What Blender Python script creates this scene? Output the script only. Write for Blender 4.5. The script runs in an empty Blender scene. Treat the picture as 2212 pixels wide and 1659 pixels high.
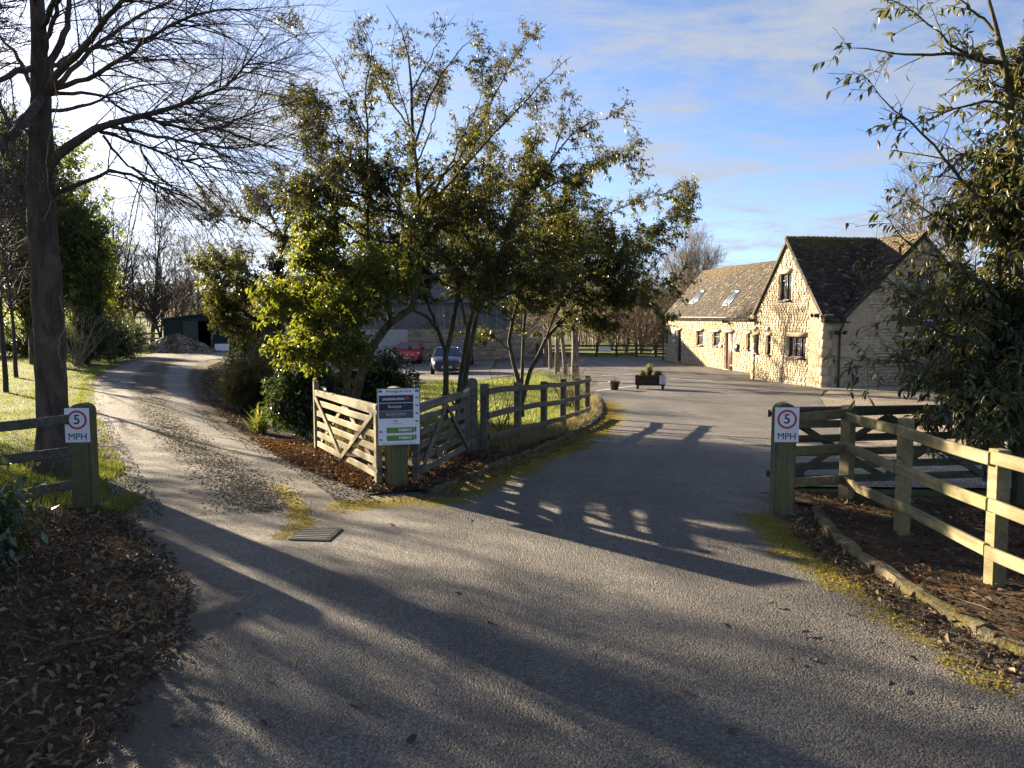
import bpy, bmesh, math, random
import numpy as np
from mathutils import Vector, Matrix, Quaternion
from mathutils.geometry import delaunay_2d_cdt

R = math.radians
rng = np.random.default_rng(7)
random.seed(7)
scene = bpy.context.scene
col = scene.collection

# ---------------------------------------------------------------- camera
CAM = np.array((0.0, 0.0, 2.0)); PITCH = R(4.88); F = 1740.0; CX, CY = 1106.0, 829.5
cd = bpy.data.cameras.new('camera'); cam = bpy.data.objects.new('camera', cd); col.objects.link(cam)
cam.location = CAM; cam.rotation_euler = (R(90) - PITCH, 0, 0)
cd.sensor_width = 36.0; cd.lens = 36.0 * F / 2212.0; cd.clip_start = 0.05; cd.clip_end = 4000
scene.camera = cam

# ---------------------------------------------------------------- sky, sun, exposure
SUN_AZ, SUN_EL = R(-46.0), R(14.5)
SDIR = Vector((math.sin(SUN_AZ) * math.cos(SUN_EL), math.cos(SUN_AZ) * math.cos(SUN_EL), math.sin(SUN_EL)))
SKY_STRENGTH = 0.057
world = bpy.data.worlds.new("World"); scene.world = world; world.use_nodes = True
wt = world.node_tree; wt.nodes.clear()
def wn(t, **kw):
    n = wt.nodes.new(t)
    for k, v in kw.items(): setattr(n, k, v)
    return n
def wmath(op, a, b=None, clamp=False):
    n = wn('ShaderNodeMath', operation=op); n.use_clamp = clamp
    for i, v in enumerate((a, b)):
        if v is None: continue
        if isinstance(v, (int, float)): n.inputs[i].default_value = v
        else: wt.links.new(v, n.inputs[i])
    return n.outputs[0]
sky = wn('ShaderNodeTexSky', sky_type='NISHITA'); sky.sun_disc = False
sky.sun_elevation = SUN_EL; sky.sun_rotation = SUN_AZ % (2 * math.pi)
sky.air_density = 0.46; sky.dust_density = 0.5; sky.ozone_density = 2.2; sky.altitude = 100
tc = wn('ShaderNodeTexCoord')
sep = wn('ShaderNodeSeparateXYZ'); wt.links.new(tc.outputs['Generated'], sep.inputs[0])
# project the view direction on a high cloud deck
den = wmath('ADD', wmath('MAXIMUM', sep.outputs[2], 0.0), 0.12)
cu = wmath('DIVIDE', sep.outputs[0], den); cv = wmath('DIVIDE', sep.outputs[1], den)
comb = wn('ShaderNodeCombineXYZ'); wt.links.new(cu, comb.inputs[0]); wt.links.new(cv, comb.inputs[1])
mp = wn('ShaderNodeMapping'); wt.links.new(comb.outputs[0], mp.inputs[0])
mp.inputs['Rotation'].default_value = (0, 0, R(24)); mp.inputs['Scale'].default_value = (0.75, 1.10, 1); mp.inputs['Location'].default_value = (3.3, 1.7, 0)
def wnoise(scale, detail, rough, dist, vec):
    n = wn('ShaderNodeTexNoise'); n.inputs['Scale'].default_value = scale; n.inputs['Detail'].default_value = detail
    n.inputs['Roughness'].default_value = rough; n.inputs['Distortion'].default_value = dist; wt.links.new(vec, n.inputs['Vector']); return n.outputs['Fac']
n1 = wnoise(1.15, 10, 0.66, 1.1, mp.outputs[0])
n2 = wnoise(4.2, 9, 0.72, 0.8, mp.outputs[0])
cl = wmath('ADD', wmath('MULTIPLY', n1, 0.70), wmath('MULTIPLY', n2, 0.30))
mr = wn('ShaderNodeMapRange', interpolation_type='SMOOTHSTEP'); wt.links.new(cl, mr.inputs[0])
mr.inputs[1].default_value = 0.43; mr.inputs[2].default_value = 0.64; mr.inputs[3].default_value = 0.0; mr.inputs[4].default_value = 0.85
# thin veil: thicker toward the horizon and, as forward scattering makes it, toward the sun
dotn = wn('ShaderNodeVectorMath', operation='DOT_PRODUCT'); wt.links.new(tc.outputs['Generated'], dotn.inputs[0]); dotn.inputs[1].default_value = SDIR
dsun = wmath('MAXIMUM', dotn.outputs['Value'], 0.0)
glow = wmath('POWER', dsun, 9.0)
low = wmath('POWER', wmath('SUBTRACT', 1.0, wmath('MINIMUM', wmath('MAXIMUM', sep.outputs[2], 0.0), 1.0)), 9.0)
cov = wmath('ADD', mr.outputs[0], wmath('ADD', wmath('MULTIPLY', glow, 0.35), wmath('MULTIPLY', low, 0.55)), clamp=True)
cb = wmath('ADD', 2.15, wmath('MULTIPLY', glow, 3.6))
cc = wn('ShaderNodeMix', data_type='RGBA'); wt.links.new(wmath('MULTIPLY', glow, 0.8, clamp=True), cc.inputs[0])
cc.inputs[6].default_value = (0.90, 0.96, 1.06, 1); cc.inputs[7].default_value = (1.06, 1.0, 0.93, 1)
cs = wn('ShaderNodeVectorMath', operation='SCALE'); wt.links.new(cc.outputs[2], cs.inputs[0]); wt.links.new(cb, cs.inputs['Scale'])
mx = wn('ShaderNodeMix', data_type='RGBA'); wt.links.new(cov, mx.inputs[0]); wt.links.new(sky.outputs[0], mx.inputs[6]); wt.links.new(cs.outputs[0], mx.inputs[7])
bg = wn('ShaderNodeBackground'); bg.inputs[1].default_value = SKY_STRENGTH; wt.links.new(mx.outputs[2], bg.inputs[0])
wo = wn('ShaderNodeOutputWorld'); wt.links.new(bg.outputs[0], wo.inputs[0])

sl = bpy.data.lights.new('sun', 'SUN'); sl.energy = 5.0; sl.angle = R(0.55); sl.color = (1.0, 0.82, 0.58)
so = bpy.data.objects.new('sun', sl); col.objects.link(so); so.rotation_euler = (-SDIR).to_track_quat('-Z', 'Y').to_euler(); so.location = SDIR * 60
scene.view_settings.view_transform = 'Standard'; scene.view_settings.look = 'None'
scene.view_settings.gamma = 1.0; scene.view_settings.use_curve_mapping = False
scene.view_settings.exposure = 2.4
scene.cycles.max_bounces = 6; scene.cycles.diffuse_bounces = 3; scene.cycles.transmission_bounces = 4
scene.cycles.glossy_bounces = 2; scene.cycles.transparent_max_bounces = 4; scene.cycles.use_denoising = True
scene.cycles.sample_clamp_indirect = 6.0

# ---------------------------------------------------------------- ground shape and picture rays
def ss(a, b, x):
    t = np.clip((np.asarray(x, float) - a) / (b - a), 0, 1); return t * t * (3 - 2 * t)
def hf(x, y):
    x = np.asarray(x, float); y = np.asarray(y, float)
    drop = 0.6 * ss(8.5, 22, y) + 0.35 * ss(18, 46, y) + 0.31 * ss(4, -5, x) * ss(33, 52, y)
    c = -5.5 - 0.12 * (y - 15)
    z = -drop * ss(-3, 3, x - c)
    r = np.sqrt(x * x + y * y)
    z = z + 16.0 * ss(110, 620, r) + 1.2 * np.sin(x * 0.011 + 1.3) * ss(150, 500, r)
    return z
def h(x, y): return float(hf(x, y))
def ray(px, py):
    a = (px - CX) / F; b = -(py - CY) / F
    return np.array((a, math.cos(PITCH) + b * math.sin(PITCH), -math.sin(PITCH) + b * math.cos(PITCH)))
def P(px, py, Y):
    d = ray(px, py); return CAM + d * (Y / d[1])
def G(px, py):
    d = ray(px, py); t0 = 0.5
    t = t0
    while t < 300:
        p = CAM + d * t
        if p[2] < h(p[0], p[1]): break
        t0 = t; t *= 1.02
    for _ in range(40):
        m = 0.5 * (t0 + t); p = CAM + d * m
        if p[2] < h(p[0], p[1]): t = m
        else: t0 = m
    return CAM + d * t
def G2(px, py): p = G(px, py); return (float(p[0]), float(p[1]))

# ---------------------------------------------------------------- objects
def link(o, parent=None):
    col.objects.link(o)
    if parent is not None: o.parent = parent
    return o
def tag(o, label=None, cat=None, group=None, kind=None):
    for k, v in (('label', label), ('category', cat), ('group', group), ('kind', kind)):
        if v: o[k] = v
    return o
def empty(name, loc=(0, 0, 0), rz=0.0, label=None, cat=None, group=None):
    o = bpy.data.objects.new(name, None); o.location = loc; o.rotation_euler = (0, 0, rz); o.empty_display_size = 0.2
    link(o); return tag(o, label, cat, group)
def mesh(name, verts, faces, mat=None, smooth=False):
    verts = np.ascontiguousarray(verts, dtype=np.float32).reshape(-1, 3); faces = np.ascontiguousarray(faces, dtype=np.int32)
    k = faces.shape[1]; m = faces.shape[0]
    me = bpy.data.meshes.new(name)
    me.vertices.add(len(verts)); me.vertices.foreach_set('co', verts.ravel())
    me.loops.add(m * k); me.loops.foreach_set('vertex_index', faces.ravel())
    me.polygons.add(m); me.polygons.foreach_set('loop_start', np.arange(0, m * k, k, dtype=np.int32))
    if smooth: me.polygons.foreach_set('use_smooth', np.ones(m, dtype=bool))
    me.update(calc_edges=True)
    if mat: me.materials.append(mat)
    return me
def obj(name, me, parent=None, loc=None, rot=None, scale=None):
    o = bpy.data.objects.new(name, me)
    if loc is not None: o.location = loc
    if rot is not None: o.rotation_euler = rot
    if scale is not None: o.scale = scale
    return link(o, parent)
def bobj(name, bm, mat, parent=None, smooth=False, loc=None, rot=None):
    me = bpy.data.meshes.new(name); bm.normal_update(); bm.to_mesh(me); bm.free()
    if mat: me.materials.append(mat)
    if smooth:
        for p in me.polygons: p.use_smooth = True
    return obj(name, me, parent, loc, rot)
def copy_tree(o, parent=None):
    c = o.copy(); col.objects.link(c)
    if parent is not None: c.parent = parent
    for ch in list(o.children): copy_tree(ch, c)
    return c
def bx(bm, x0, x1, y0, y1, z0, z1, bevel=0.0, M=None):
    vs = [bm.verts.new((x, y, z)) for x in (x0, x1) for y in (y0, y1) for z in (z0, z1)]
    fs = [bm.faces.new([vs[i] for i in q]) for q in ((0, 1, 3, 2), (4, 6, 7, 5), (0, 4, 5, 1), (2, 3, 7, 6), (0, 2, 6, 4), (1, 5, 7, 3))]
    out = vs
    if bevel > 0:
        es = list({e for f in fs for e in f.edges})
        r = bmesh.ops.bevel(bm, geom=es, offset=bevel, segments=1, affect='EDGES')
        out = list({v for f in r['faces'] for v in f.verts} | {v for v in vs if v.is_valid})
    if M is not None: bmesh.ops.transform(bm, matrix=M, verts=[v for v in out if v.is_valid])
    return bm
def box(name, mat, x0, x1, y0, y1, z0, z1, parent=None, bevel=0.0, M=None):
    return bobj(name, bx(bmesh.new(), x0, x1, y0, y1, z0, z1, bevel, M), mat, parent)
def beam_M(a, b, up=(0, 0, 1)):
    a = Vector(a); b = Vector(b); x = (b - a); L = x.length; x.normalize(); u = Vector(up); y = u.cross(x).normalized(); z = x.cross(y)
    return Matrix(((x.x, y.x, z.x, a.x), (x.y, y.y, z.y, a.y), (x.z, y.z, z.z, a.z), (0, 0, 0, 1))), L
def beam(name, mat, a, b, w, t, parent=None, bevel=0.006, up=(0, 0, 1), jit=0.0):
    """a sawn timber from a to b: w across (along up), t thick, gently uneven"""
    M, L = beam_M(a, b, up)
    bm = bx(bmesh.new(), 0, L, -t / 2, t / 2, -w / 2, w / 2, bevel)
    if jit:
        bmesh.ops.subdivide_edges(bm, edges=[e for e in bm.edges if abs((e.verts[0].co - e.verts[1].co).x) > L * 0.5], cuts=5)
        ph = random.random() * 9
        for v in bm.verts:
            v.co.z += jit * math.sin(v.co.x * 2.3 + ph); v.co.y += jit * 0.7 * math.cos(v.co.x * 1.9 + ph * 2)
    bmesh.ops.transform(bm, matrix=M, verts=bm.verts)
    return bobj(name, bm, mat, parent)
def cyl_bm(bm, a, b, r0, r1=None, seg=12, caps=True):
    r1 = r0 if r1 is None else r1
    a = Vector(a); b = Vector(b); d = (b - a)
    M = Matrix.Translation((a + b) / 2) @ d.to_track_quat('Z', 'Y').to_matrix().to_4x4()
    bmesh.ops.create_cone(bm, cap_ends=caps, segments=seg, radius1=r0, radius2=r1, depth=d.length, matrix=M)
    return bm
def cyl(name, mat, a, b, r0, r1=None, parent=None, seg=12, smooth=True):
    return bobj(name, cyl_bm(bmesh.new(), a, b, r0, r1, seg), mat, parent, smooth)
def boxes_arr(c):
    """c: (N,8,3) corners, x-major order like bx -> verts, quads"""
    n = len(c); q = np.array(((0, 1, 3, 2), (4, 6, 7, 5), (0, 4, 5, 1), (2, 3, 7, 6), (0, 2, 6, 4), (1, 5, 7, 3)))
    return c.reshape(-1, 3), (q[None] + 8 * np.arange(n)[:, None, None]).reshape(-1, 4)
def text(name, body, size, mat, parent, loc, rot=(R(90), 0, 0), sx=1.0, shear=0.0, bold=0.0, align='CENTER'):
    cu = bpy.data.curves.new('t', 'FONT'); cu.body = body; cu.size = size; cu.align_x = align; cu.align_y = 'CENTER'; cu.extrude = 0.0006
    cu.shear = shear; cu.offset = bold; cu.resolution_u = 3
    o = bpy.data.objects.new('t', cu); col.objects.link(o)
    dg = bpy.context.evaluated_depsgraph_get(); me = bpy.data.meshes.new_from_object(o.evaluated_get(dg))
    bpy.data.objects.remove(o); bpy.data.curves.remove(cu); me.materials.clear(); me.materials.append(mat)
    t = obj(name, me, parent, loc, rot); t.scale = (sx, 1, 1); return t

# ---------------------------------------------------------------- materials
class NT:
    def __init__(s, name):
        s.m = bpy.data.materials.new(name); s.m.use_nodes = True; s.t = s.m.node_tree; s.t.nodes.clear()
        s.out = s.n('ShaderNodeOutputMaterial'); s.co = None
    def n(s, t, **kw):
        x = s.t.nodes.new(t)
        for k, v in kw.items(): setattr(x, k, v)
        return x
    def set(s, sock, v):
        if isinstance(v, bpy.types.NodeSocket): s.t.links.new(v, sock)
        elif isinstance(v, (tuple, list)) and len(v) == 3 and sock.type == 'RGBA': sock.default_value = (*v, 1)
        else: sock.default_value = v
    def coord(s, kind='Object'):
        if s.co is None: s.co = s.n('ShaderNodeTexCoord')
        return s.co.outputs[kind]
    def map(s, vec, scale=(1, 1, 1), rot=(0, 0, 0), loc=(0, 0, 0)):
        m = s.n('ShaderNodeMapping'); s.set(m.inputs[0], vec); m.inputs['Scale'].default_value = scale; m.inputs['Rotation'].default_value = rot; m.inputs['Location'].default_value = loc
        return m.outputs[0]
    def noise(s, scale, detail=4, rough=0.55, vec=None, dist=0.0, out='Fac'):
        x = s.n('ShaderNodeTexNoise'); s.set(x.inputs['Vector'], vec if vec is not None else s.coord())
        x.inputs['Scale'].default_value = scale; x.inputs['Detail'].default_value = detail; x.inputs['Roughness'].default_value = rough; x.inputs['Distortion'].default_value = dist
        return x.outputs[out]
    def voro(s, scale, feature='F1', out='Distance', vec=None, rnd=1.0):
        x = s.n('ShaderNodeTexVoronoi', feature=feature); s.set(x.inputs['Vector'], vec if vec is not None else s.coord()); x.inputs['Scale'].default_value = scale; x.inputs['Randomness'].default_value = rnd
        return x.outputs[out]
    def math(s, op, a, b=0.0, clamp=False):
        x = s.n('ShaderNodeMath', operation=op); x.use_clamp = clamp; s.set(x.inputs[0], a); s.set(x.inputs[1], b); return x.outputs[0]
    def rng(s, v, a, b, c=0.0, d=1.0, smooth=True):
        x = s.n('ShaderNodeMapRange', interpolation_type='SMOOTHSTEP' if smooth else 'LINEAR'); s.set(x.inputs[0], v)
        for i, q in enumerate((a, b, c, d)): x.inputs[1 + i].default_value = q
        return x.outputs[0]
    def ramp(s, v, stops):
        x = s.n('ShaderNodeValToRGB'); s.set(x.inputs[0], v); e = x.color_ramp.elements
        while len(e) > 1: e.remove(e[-1])
        e[0].position = stops[0][0]; e[0].color = (*stops[0][1], 1)
        for p, c in stops[1:]:
            k = e.new(p); k.color = (*c, 1)
        return x.outputs[0]
    def mix(s, f, a, b, mode='MIX'):
        x = s.n('ShaderNodeMix', data_type='RGBA', blend_type=mode); s.set(x.inputs[0], f); s.set(x.inputs[6], a); s.set(x.inputs[7], b); return x.outputs[2]
    def scale(s, c, f):
        x = s.n('ShaderNodeVectorMath', operation='SCALE'); s.set(x.inputs[0], c); s.set(x.inputs['Scale'], f); return x.outputs[0]
    def attr(s, name):
        x = s.n('ShaderNodeAttribute'); x.attribute_name = name; return x.outputs['Fac']
    def bump(s, hgt, strength=0.5, dist=0.01, normal=None):
        x = s.n('ShaderNodeBump'); x.inputs['Strength'].default_value = strength; x.inputs['Distance'].default_value = dist; s.set(x.inputs['Height'], hgt)
        if normal is not None: s.set(x.inputs['Normal'], normal)
        return x.outputs[0]
    def rand(s):
        a = s.n('ShaderNodeNewGeometry').outputs['Random Per Island']; b = s.n('ShaderNodeObjectInfo').outputs['Random']
        return s.math('FRACT', s.math('ADD', a, b))
    def pbr(s, base, rough=0.7, normal=None, metal=0.0, spec=0.5, **kw):
        p = s.n('ShaderNodeBsdfPrincipled'); s.set(p.inputs['Base Color'], base); s.set(p.inputs['Roughness'], rough); s.set(p.inputs['Metallic'], metal); s.set(p.inputs['Specular IOR Level'], spec)
        if normal is not None: s.set(p.inputs['Normal'], normal)
        for k, v in kw.items(): s.set(p.inputs[k], v)
        return p.outputs[0]
    def done(s, shader):
        s.t.links.new(shader, s.out.inputs[0]); return s.m

def plain(name, c, rough=0.6, metal=0.0, spec=0.5, var=0.12, nscale=6.0, **kw):
    t = NT(name); n = t.noise(nscale, 5)
    c2 = tuple(x * (1 - var) for x in c); c3 = tuple(min(1, x * (1 + var)) for x in c)
    return t.done(t.pbr(t.mix(n, c2, c3), t.rng(n, 0.3, 0.7, rough * 0.9, min(1, rough * 1.1)), None, metal, spec, **kw))
def leaf_mat(name, stops, trans, tfac=0.4, rough=0.38, spec=0.5):
    t = NT(name); r = t.rand()
    c = t.ramp(r, stops)
    n = t.noise(1.3, 2)
    c = t.scale(c, t.rng(n, 0.3, 0.7, 0.75, 1.25))
    tr = t.n('ShaderNodeBsdfTranslucent'); t.set(tr.inputs[0], t.mix(t.math('FRACT', t.math('MULTIPLY', r, 7.31)), trans[0], trans[1]))
    p = t.pbr(c, rough, None, 0, spec)
    m = t.n('ShaderNodeMixShader'); m.inputs[0].default_value = tfac; t.t.links.new(p, m.inputs[1]); t.t.links.new(tr.outputs[0], m.inputs[2])
    return t.done(m.outputs[0])
def bark_mat(name, a, b, scale=7.0, moss=None):
    t = NT(name); v = t.map(t.coord(), (scale, scale, scale * 0.35))
    n = t.noise(1.0, 8, 0.65, v, 0.6); n2 = t.noise(4.0, 5, 0.6, v)
    c = t.mix(t.rng(n, 0.35, 0.68), a, b)
    if moss is not None:
        c = t.mix(t.rng(t.noise(2.2, 4), 0.5, 0.68, 0, 0.75), c, moss)
    return t.done(t.pbr(c, 0.9, t.bump(t.math('ADD', n, t.math('MULTIPLY', n2, 0.4)), 0.8, 0.03), 0, 0.2))
def wood_mat(name, a, b, green=None, gfac=0.5, grain=(1.5, 26, 26), rough=0.8):
    """weathered timber; grain follows the longest axis through generated coordinates scaled by the mapping"""
    t = NT(name); ob = t.n('ShaderNodeObjectInfo')
    v = t.n('ShaderNodeVectorMath', operation='ADD'); t.set(v.inputs[0], t.coord()); t.set(v.inputs[1], t.scale((7.1, 3.7, 5.3), ob.outputs['Random']))
    vec = v.outputs[0]
    n = t.noise(1.0, 6, 0.6, t.map(vec, grain), 0.4); n2 = t.noise(3.5, 5, 0.6, vec); n3 = t.noise(38, 3, 0.6, vec)
    c = t.mix(t.rng(n, 0.3, 0.7), a, b)
    c = t.scale(c, t.rng(n2, 0.3, 0.7, 0.72, 1.2))
    kn = t.voro(2.6, 'F1', 'Distance', t.map(vec, tuple(0.45 if g_ < 3 else 3.2 for g_ in grain))); c = t.scale(c, t.rng(kn, 0.05, 0.16, 0.45, 1.0))
    sp_ = t.noise(1.0, 3, 0.5, t.map(vec, tuple(g_ * 2.2 if g_ > 3 else g_ * .6 for g_ in grain))); c = t.scale(c, t.rng(sp_, 0.30, 0.36, 0.55, 1.0))
    if green is not None: c = t.mix(t.rng(t.noise(2.4, 6, 0.65, vec), 0.46, 0.62, 0, gfac), c, green)
    c = t.scale(c, t.rng(ob.outputs['Random'], 0, 1, 0.85, 1.15, False))
    return t.done(t.pbr(c, rough, t.bump(t.math('ADD', n, t.math('MULTIPLY', n3, 0.4)), 0.45, 0.006), 0, 0.3))

M = {}
M['white_board'] = plain('white_board_paint', (0.74, 0.76, 0.80), 0.35, var=0.03)
M['black_print'] = plain('black_print', (0.012, 0.012, 0.014), 0.5, var=0.02)
M['navy_print'] = plain('navy_print', (0.012, 0.016, 0.040), 0.4, var=0.05)
M['slate_print'] = plain('slate_print', (0.07, 0.075, 0.10), 0.4, var=0.05)
M['green_print'] = plain('green_print', (0.10, 0.24, 0.045), 0.4, var=0.05)
M['light_green_print'] = plain('light_green_print', (0.20, 0.36, 0.10), 0.4, var=0.05)
M['white_print'] = plain('white_print', (0.82, 0.82, 0.82), 0.4, var=0.02)
M['pale_print'] = plain('pale_print', (0.42, 0.44, 0.48), 0.4, var=0.02)
M['red_print'] = plain('red_print', (0.52, 0.035, 0.05), 0.4, var=0.04)
M['teal_print'] = plain('teal_print', (0.03, 0.14, 0.10), 0.4, var=0.04)
M['steel'] = plain('galvanised_steel', (0.42, 0.43, 0.44), 0.42, 0.85, var=0.15)
M['iron'] = plain('cast_iron', (0.10, 0.095, 0.09), 0.5, 0.7, var=0.25, nscale=25)
M['black_metal'] = plain('black_metal', (0.016, 0.017, 0.018), 0.45, 0.2)
M['dark_green_pvc'] = plain('dark_green_paint', (0.012, 0.03, 0.026), 0.42)
M['brown_upvc'] = plain('brown_window_frame', (0.060, 0.036, 0.036), 0.42, var=0.1)
M['cream_fascia'] = plain('cream_fascia', (0.55, 0.49, 0.38), 0.6)
M['tyre'] = plain('tyre_rubber', (0.014, 0.014, 0.015), 0.85)
M['rim'] = plain('alloy_rim', (0.40, 0.41, 0.43), 0.32, 0.9)
M['dark_plastic'] = plain('dark_plastic', (0.02, 0.02, 0.022), 0.55)
M['chrome'] = plain('chrome', (0.75, 0.76, 0.78), 0.12, 1.0, var=0.02)
M['lamp_glass'] = plain('headlamp_lens', (0.62, 0.66, 0.72), 0.1, 0.25, 0.9, var=0.05)
M['tail_lamp'] = plain('tail_lamp_lens', (0.45, 0.012, 0.016), 0.12, 0, 0.8, var=0.05)
M['plate'] = plain('plate_white', (0.70, 0.70, 0.68), 0.4, var=0.02)
M['plate_yellow'] = plain('plate_yellow', (0.70, 0.50, 0.06), 0.4, var=0.02)
M['road_paint'] = plain('white_road_paint', (0.62, 0.62, 0.60), 0.7, var=0.25, nscale=18)
def car_paint(name, c):
    t = NT(name); return t.done(t.pbr(t.mix(t.noise(5, 3), tuple(x * .93 for x in c), c), 0.32, None, 0.15, 0.6, **{'Coat Weight': 0.35, 'Coat Roughness': 0.1}))
M['car_red'] = car_paint('red_car_paint', (0.60, 0.014, 0.024)); M['car_black'] = car_paint('dark_blue_car_paint', (0.010, 0.012, 0.024))
M['car_maroon'] = car_paint('maroon_car_paint', (0.16, 0.010, 0.014)); M['car_silver'] = car_paint('silver_car_paint', (0.55, 0.56, 0.57))
def glass_mat(name, c, rough=0.06):
    t = NT(name); return t.done(t.pbr(t.mix(t.noise(2.0, 3), c, tuple(x * 1.6 for x in c)), rough, None, 0, 0.9, **{'IOR': 1.6}))
M['window_glass'] = glass_mat('window_glass', (0.05, 0.055, 0.06)); M['car_glass'] = glass_mat('car_glass', (0.016, 0.02, 0.026), 0.04)
M['skylight_glass'] = glass_mat('skylight_glass', (0.10, 0.13, 0.17), 0.05)
M['gate_pale'] = wood_mat('pale_gate_timber', (0.20, 0.158, 0.09), (0.32, 0.265, 0.158), (0.20, 0.19, 0.075), 0.5, (0.8, 9, 26))  # paler brown than the other gates' timber, with green patches
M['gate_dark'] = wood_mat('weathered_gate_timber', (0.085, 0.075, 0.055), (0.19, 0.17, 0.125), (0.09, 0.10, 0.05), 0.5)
M['post_green'] = wood_mat('algae_stained_post', (0.085, 0.078, 0.045), (0.155, 0.14, 0.075), (0.125, 0.13, 0.035), 0.55, (18, 18, 1.2))
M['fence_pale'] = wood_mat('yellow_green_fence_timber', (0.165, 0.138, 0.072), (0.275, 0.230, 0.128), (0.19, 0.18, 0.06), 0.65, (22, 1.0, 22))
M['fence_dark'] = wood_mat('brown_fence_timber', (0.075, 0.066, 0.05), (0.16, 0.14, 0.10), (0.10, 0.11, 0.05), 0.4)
M['back_fence'] = wood_mat('dark_fence_timber', (0.03, 0.026, 0.021), (0.07, 0.06, 0.047))
M['table_wood'] = wood_mat('grey_table_timber', (0.10, 0.09, 0.075), (0.19, 0.17, 0.14))
M['barn_board'] = wood_mat('silvered_barn_board', (0.10, 0.105, 0.11), (0.22, 0.225, 0.235), grain=(20, 20, 1.2))
M['planter_wood'] = wood_mat('brown_stained_planter', (0.030, 0.016, 0.013), (0.062, 0.032, 0.027))
M['leafbark'] = bark_mat('olive_grey_bark', (0.045, 0.038, 0.026), (0.13, 0.11, 0.075), 9, (0.10, 0.10, 0.035))
M['big_bark'] = bark_mat('brown_purple_bark', (0.042, 0.031, 0.026), (0.125, 0.092, 0.076), 6, (0.06, 0.06, 0.03))
M['moss_blade'] = None
M['twig_dark'] = plain('dark_twig_bark', (0.050, 0.038, 0.034), 0.85, var=0.3)
M['twig_brown'] = plain('brown_twig_bark', (0.17, 0.125, 0.085), 0.85, var=0.35)
M['twig_pale'] = plain('pale_twig_bark', (0.24, 0.19, 0.12), 0.85, var=0.35)
M['lime_bark'] = bark_mat('grey_trunk_bark', (0.10, 0.085, 0.065), (0.24, 0.21, 0.165), 8)
# ================================================================ ground materials
def asphalt():
    t = NT('worn_asphalt'); c = t.coord()
    big = t.noise(0.55, 6, 0.6); mid = t.noise(3.2, 5, 0.6); chip = t.voro(85, 'F1', 'Color'); cd_ = t.voro(85, 'F1', 'Distance'); fine = t.noise(160, 3, 0.6)
    sepc = t.n('ShaderNodeSeparateColor'); t.set(sepc.inputs[0], chip)
    base = t.ramp(sepc.outputs[0], [(0.0, (0.080, 0.073, 0.064)), (0.5, (0.118, 0.108, 0.095)), (0.9, (0.158, 0.145, 0.126)), (1.0, (0.24, 0.22, 0.19))])
    base = t.scale(base, t.rng(cd_, 0.35, 0.8, 1.12, 0.5)); base = t.scale(base, t.rng(t.noise(26, 5, 0.65), 0.32, 0.68, 0.72, 1.22)); base = t.scale(base, t.rng(big, 0.3, 0.7, 0.78, 1.22)); base = t.scale(base, t.rng(mid, 0.3, 0.7, 0.85, 1.15))
    # cement-pale worn patches and tar-dark repairs
    base = t.mix(t.rng(t.noise(0.8, 5, 0.55, t.map(c, (1, 0.6, 1), (0, 0, 0.5))), 0.60, 0.74, 0, 0.4), base, (0.17, 0.165, 0.155))
    wv = t.n('ShaderNodeVectorMath', operation='ADD'); t.set(wv.inputs[0], c); t.set(wv.inputs[1], t.scale(t.noise(2.2, 5, 0.7, None, 0, 'Color'), 0.55))
    edge = t.voro(0.38, 'DISTANCE_TO_EDGE', 'Distance', wv.outputs[0]); crack = t.math('MULTIPLY', t.rng(edge, 0.0, 0.012, 1, 0), t.rng(t.noise(0.5, 3), 0.50, 0.60))
    base = t.scale(base, t.rng(crack, 0, 1, 1.0, 0.42, False))
    # polished wheel paths that follow the drive
    wp = t.noise(0.9, 4, 0.5, t.map(c, (1.0, 0.16, 1), (0, 0, 0.25))); base = t.scale(base, t.rng(wp, 0.40, 0.62, 0.86, 1.16))
    ms = t.math('MULTIPLY', t.attr('moss'), 1.0)
    mm = t.math('ADD', ms, t.math('SUBTRACT', t.math('MULTIPLY', t.math('ADD', t.noise(4, 6, 0.75), t.math('MULTIPLY', t.noise(28, 4, 0.7), 0.8)), 1.3), 1.17))
    mf = t.rng(mm, 0.40, 0.66)
    mcol = t.mix(t.noise(30, 3), (0.30, 0.235, 0.012), (0.13, 0.12, 0.02))
    base = t.mix(t.math('MULTIPLY', mf, 0.9), base, mcol)
    lf = t.rng(t.math('ADD', t.attr('dirt'), t.math('SUBTRACT', t.noise(6, 6, 0.7), 0.5)), 0.3, 0.8)
    base = t.mix(t.math('MULTIPLY', lf, 0.75), base, (0.045, 0.034, 0.022))
    hgt = t.math('ADD', t.math('MULTIPLY', cd_, -0.9), t.math('ADD', t.math('MULTIPLY', fine, 0.4), t.math('ADD', t.math('MULTIPLY', t.noise(14, 4), 0.8), t.math('MULTIPLY', t.noise(48, 4, 0.6), 0.9))))
    nb = t.bump(hgt, 1.0, 0.016); nb = t.bump(t.math('MULTIPLY', mf, t.noise(60, 3)), 0.8, 0.02, nb)
    return t.done(t.pbr(base, t.rng(mf, 0, 1, 0.62, 0.95), nb, 0, 0.45))
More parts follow.
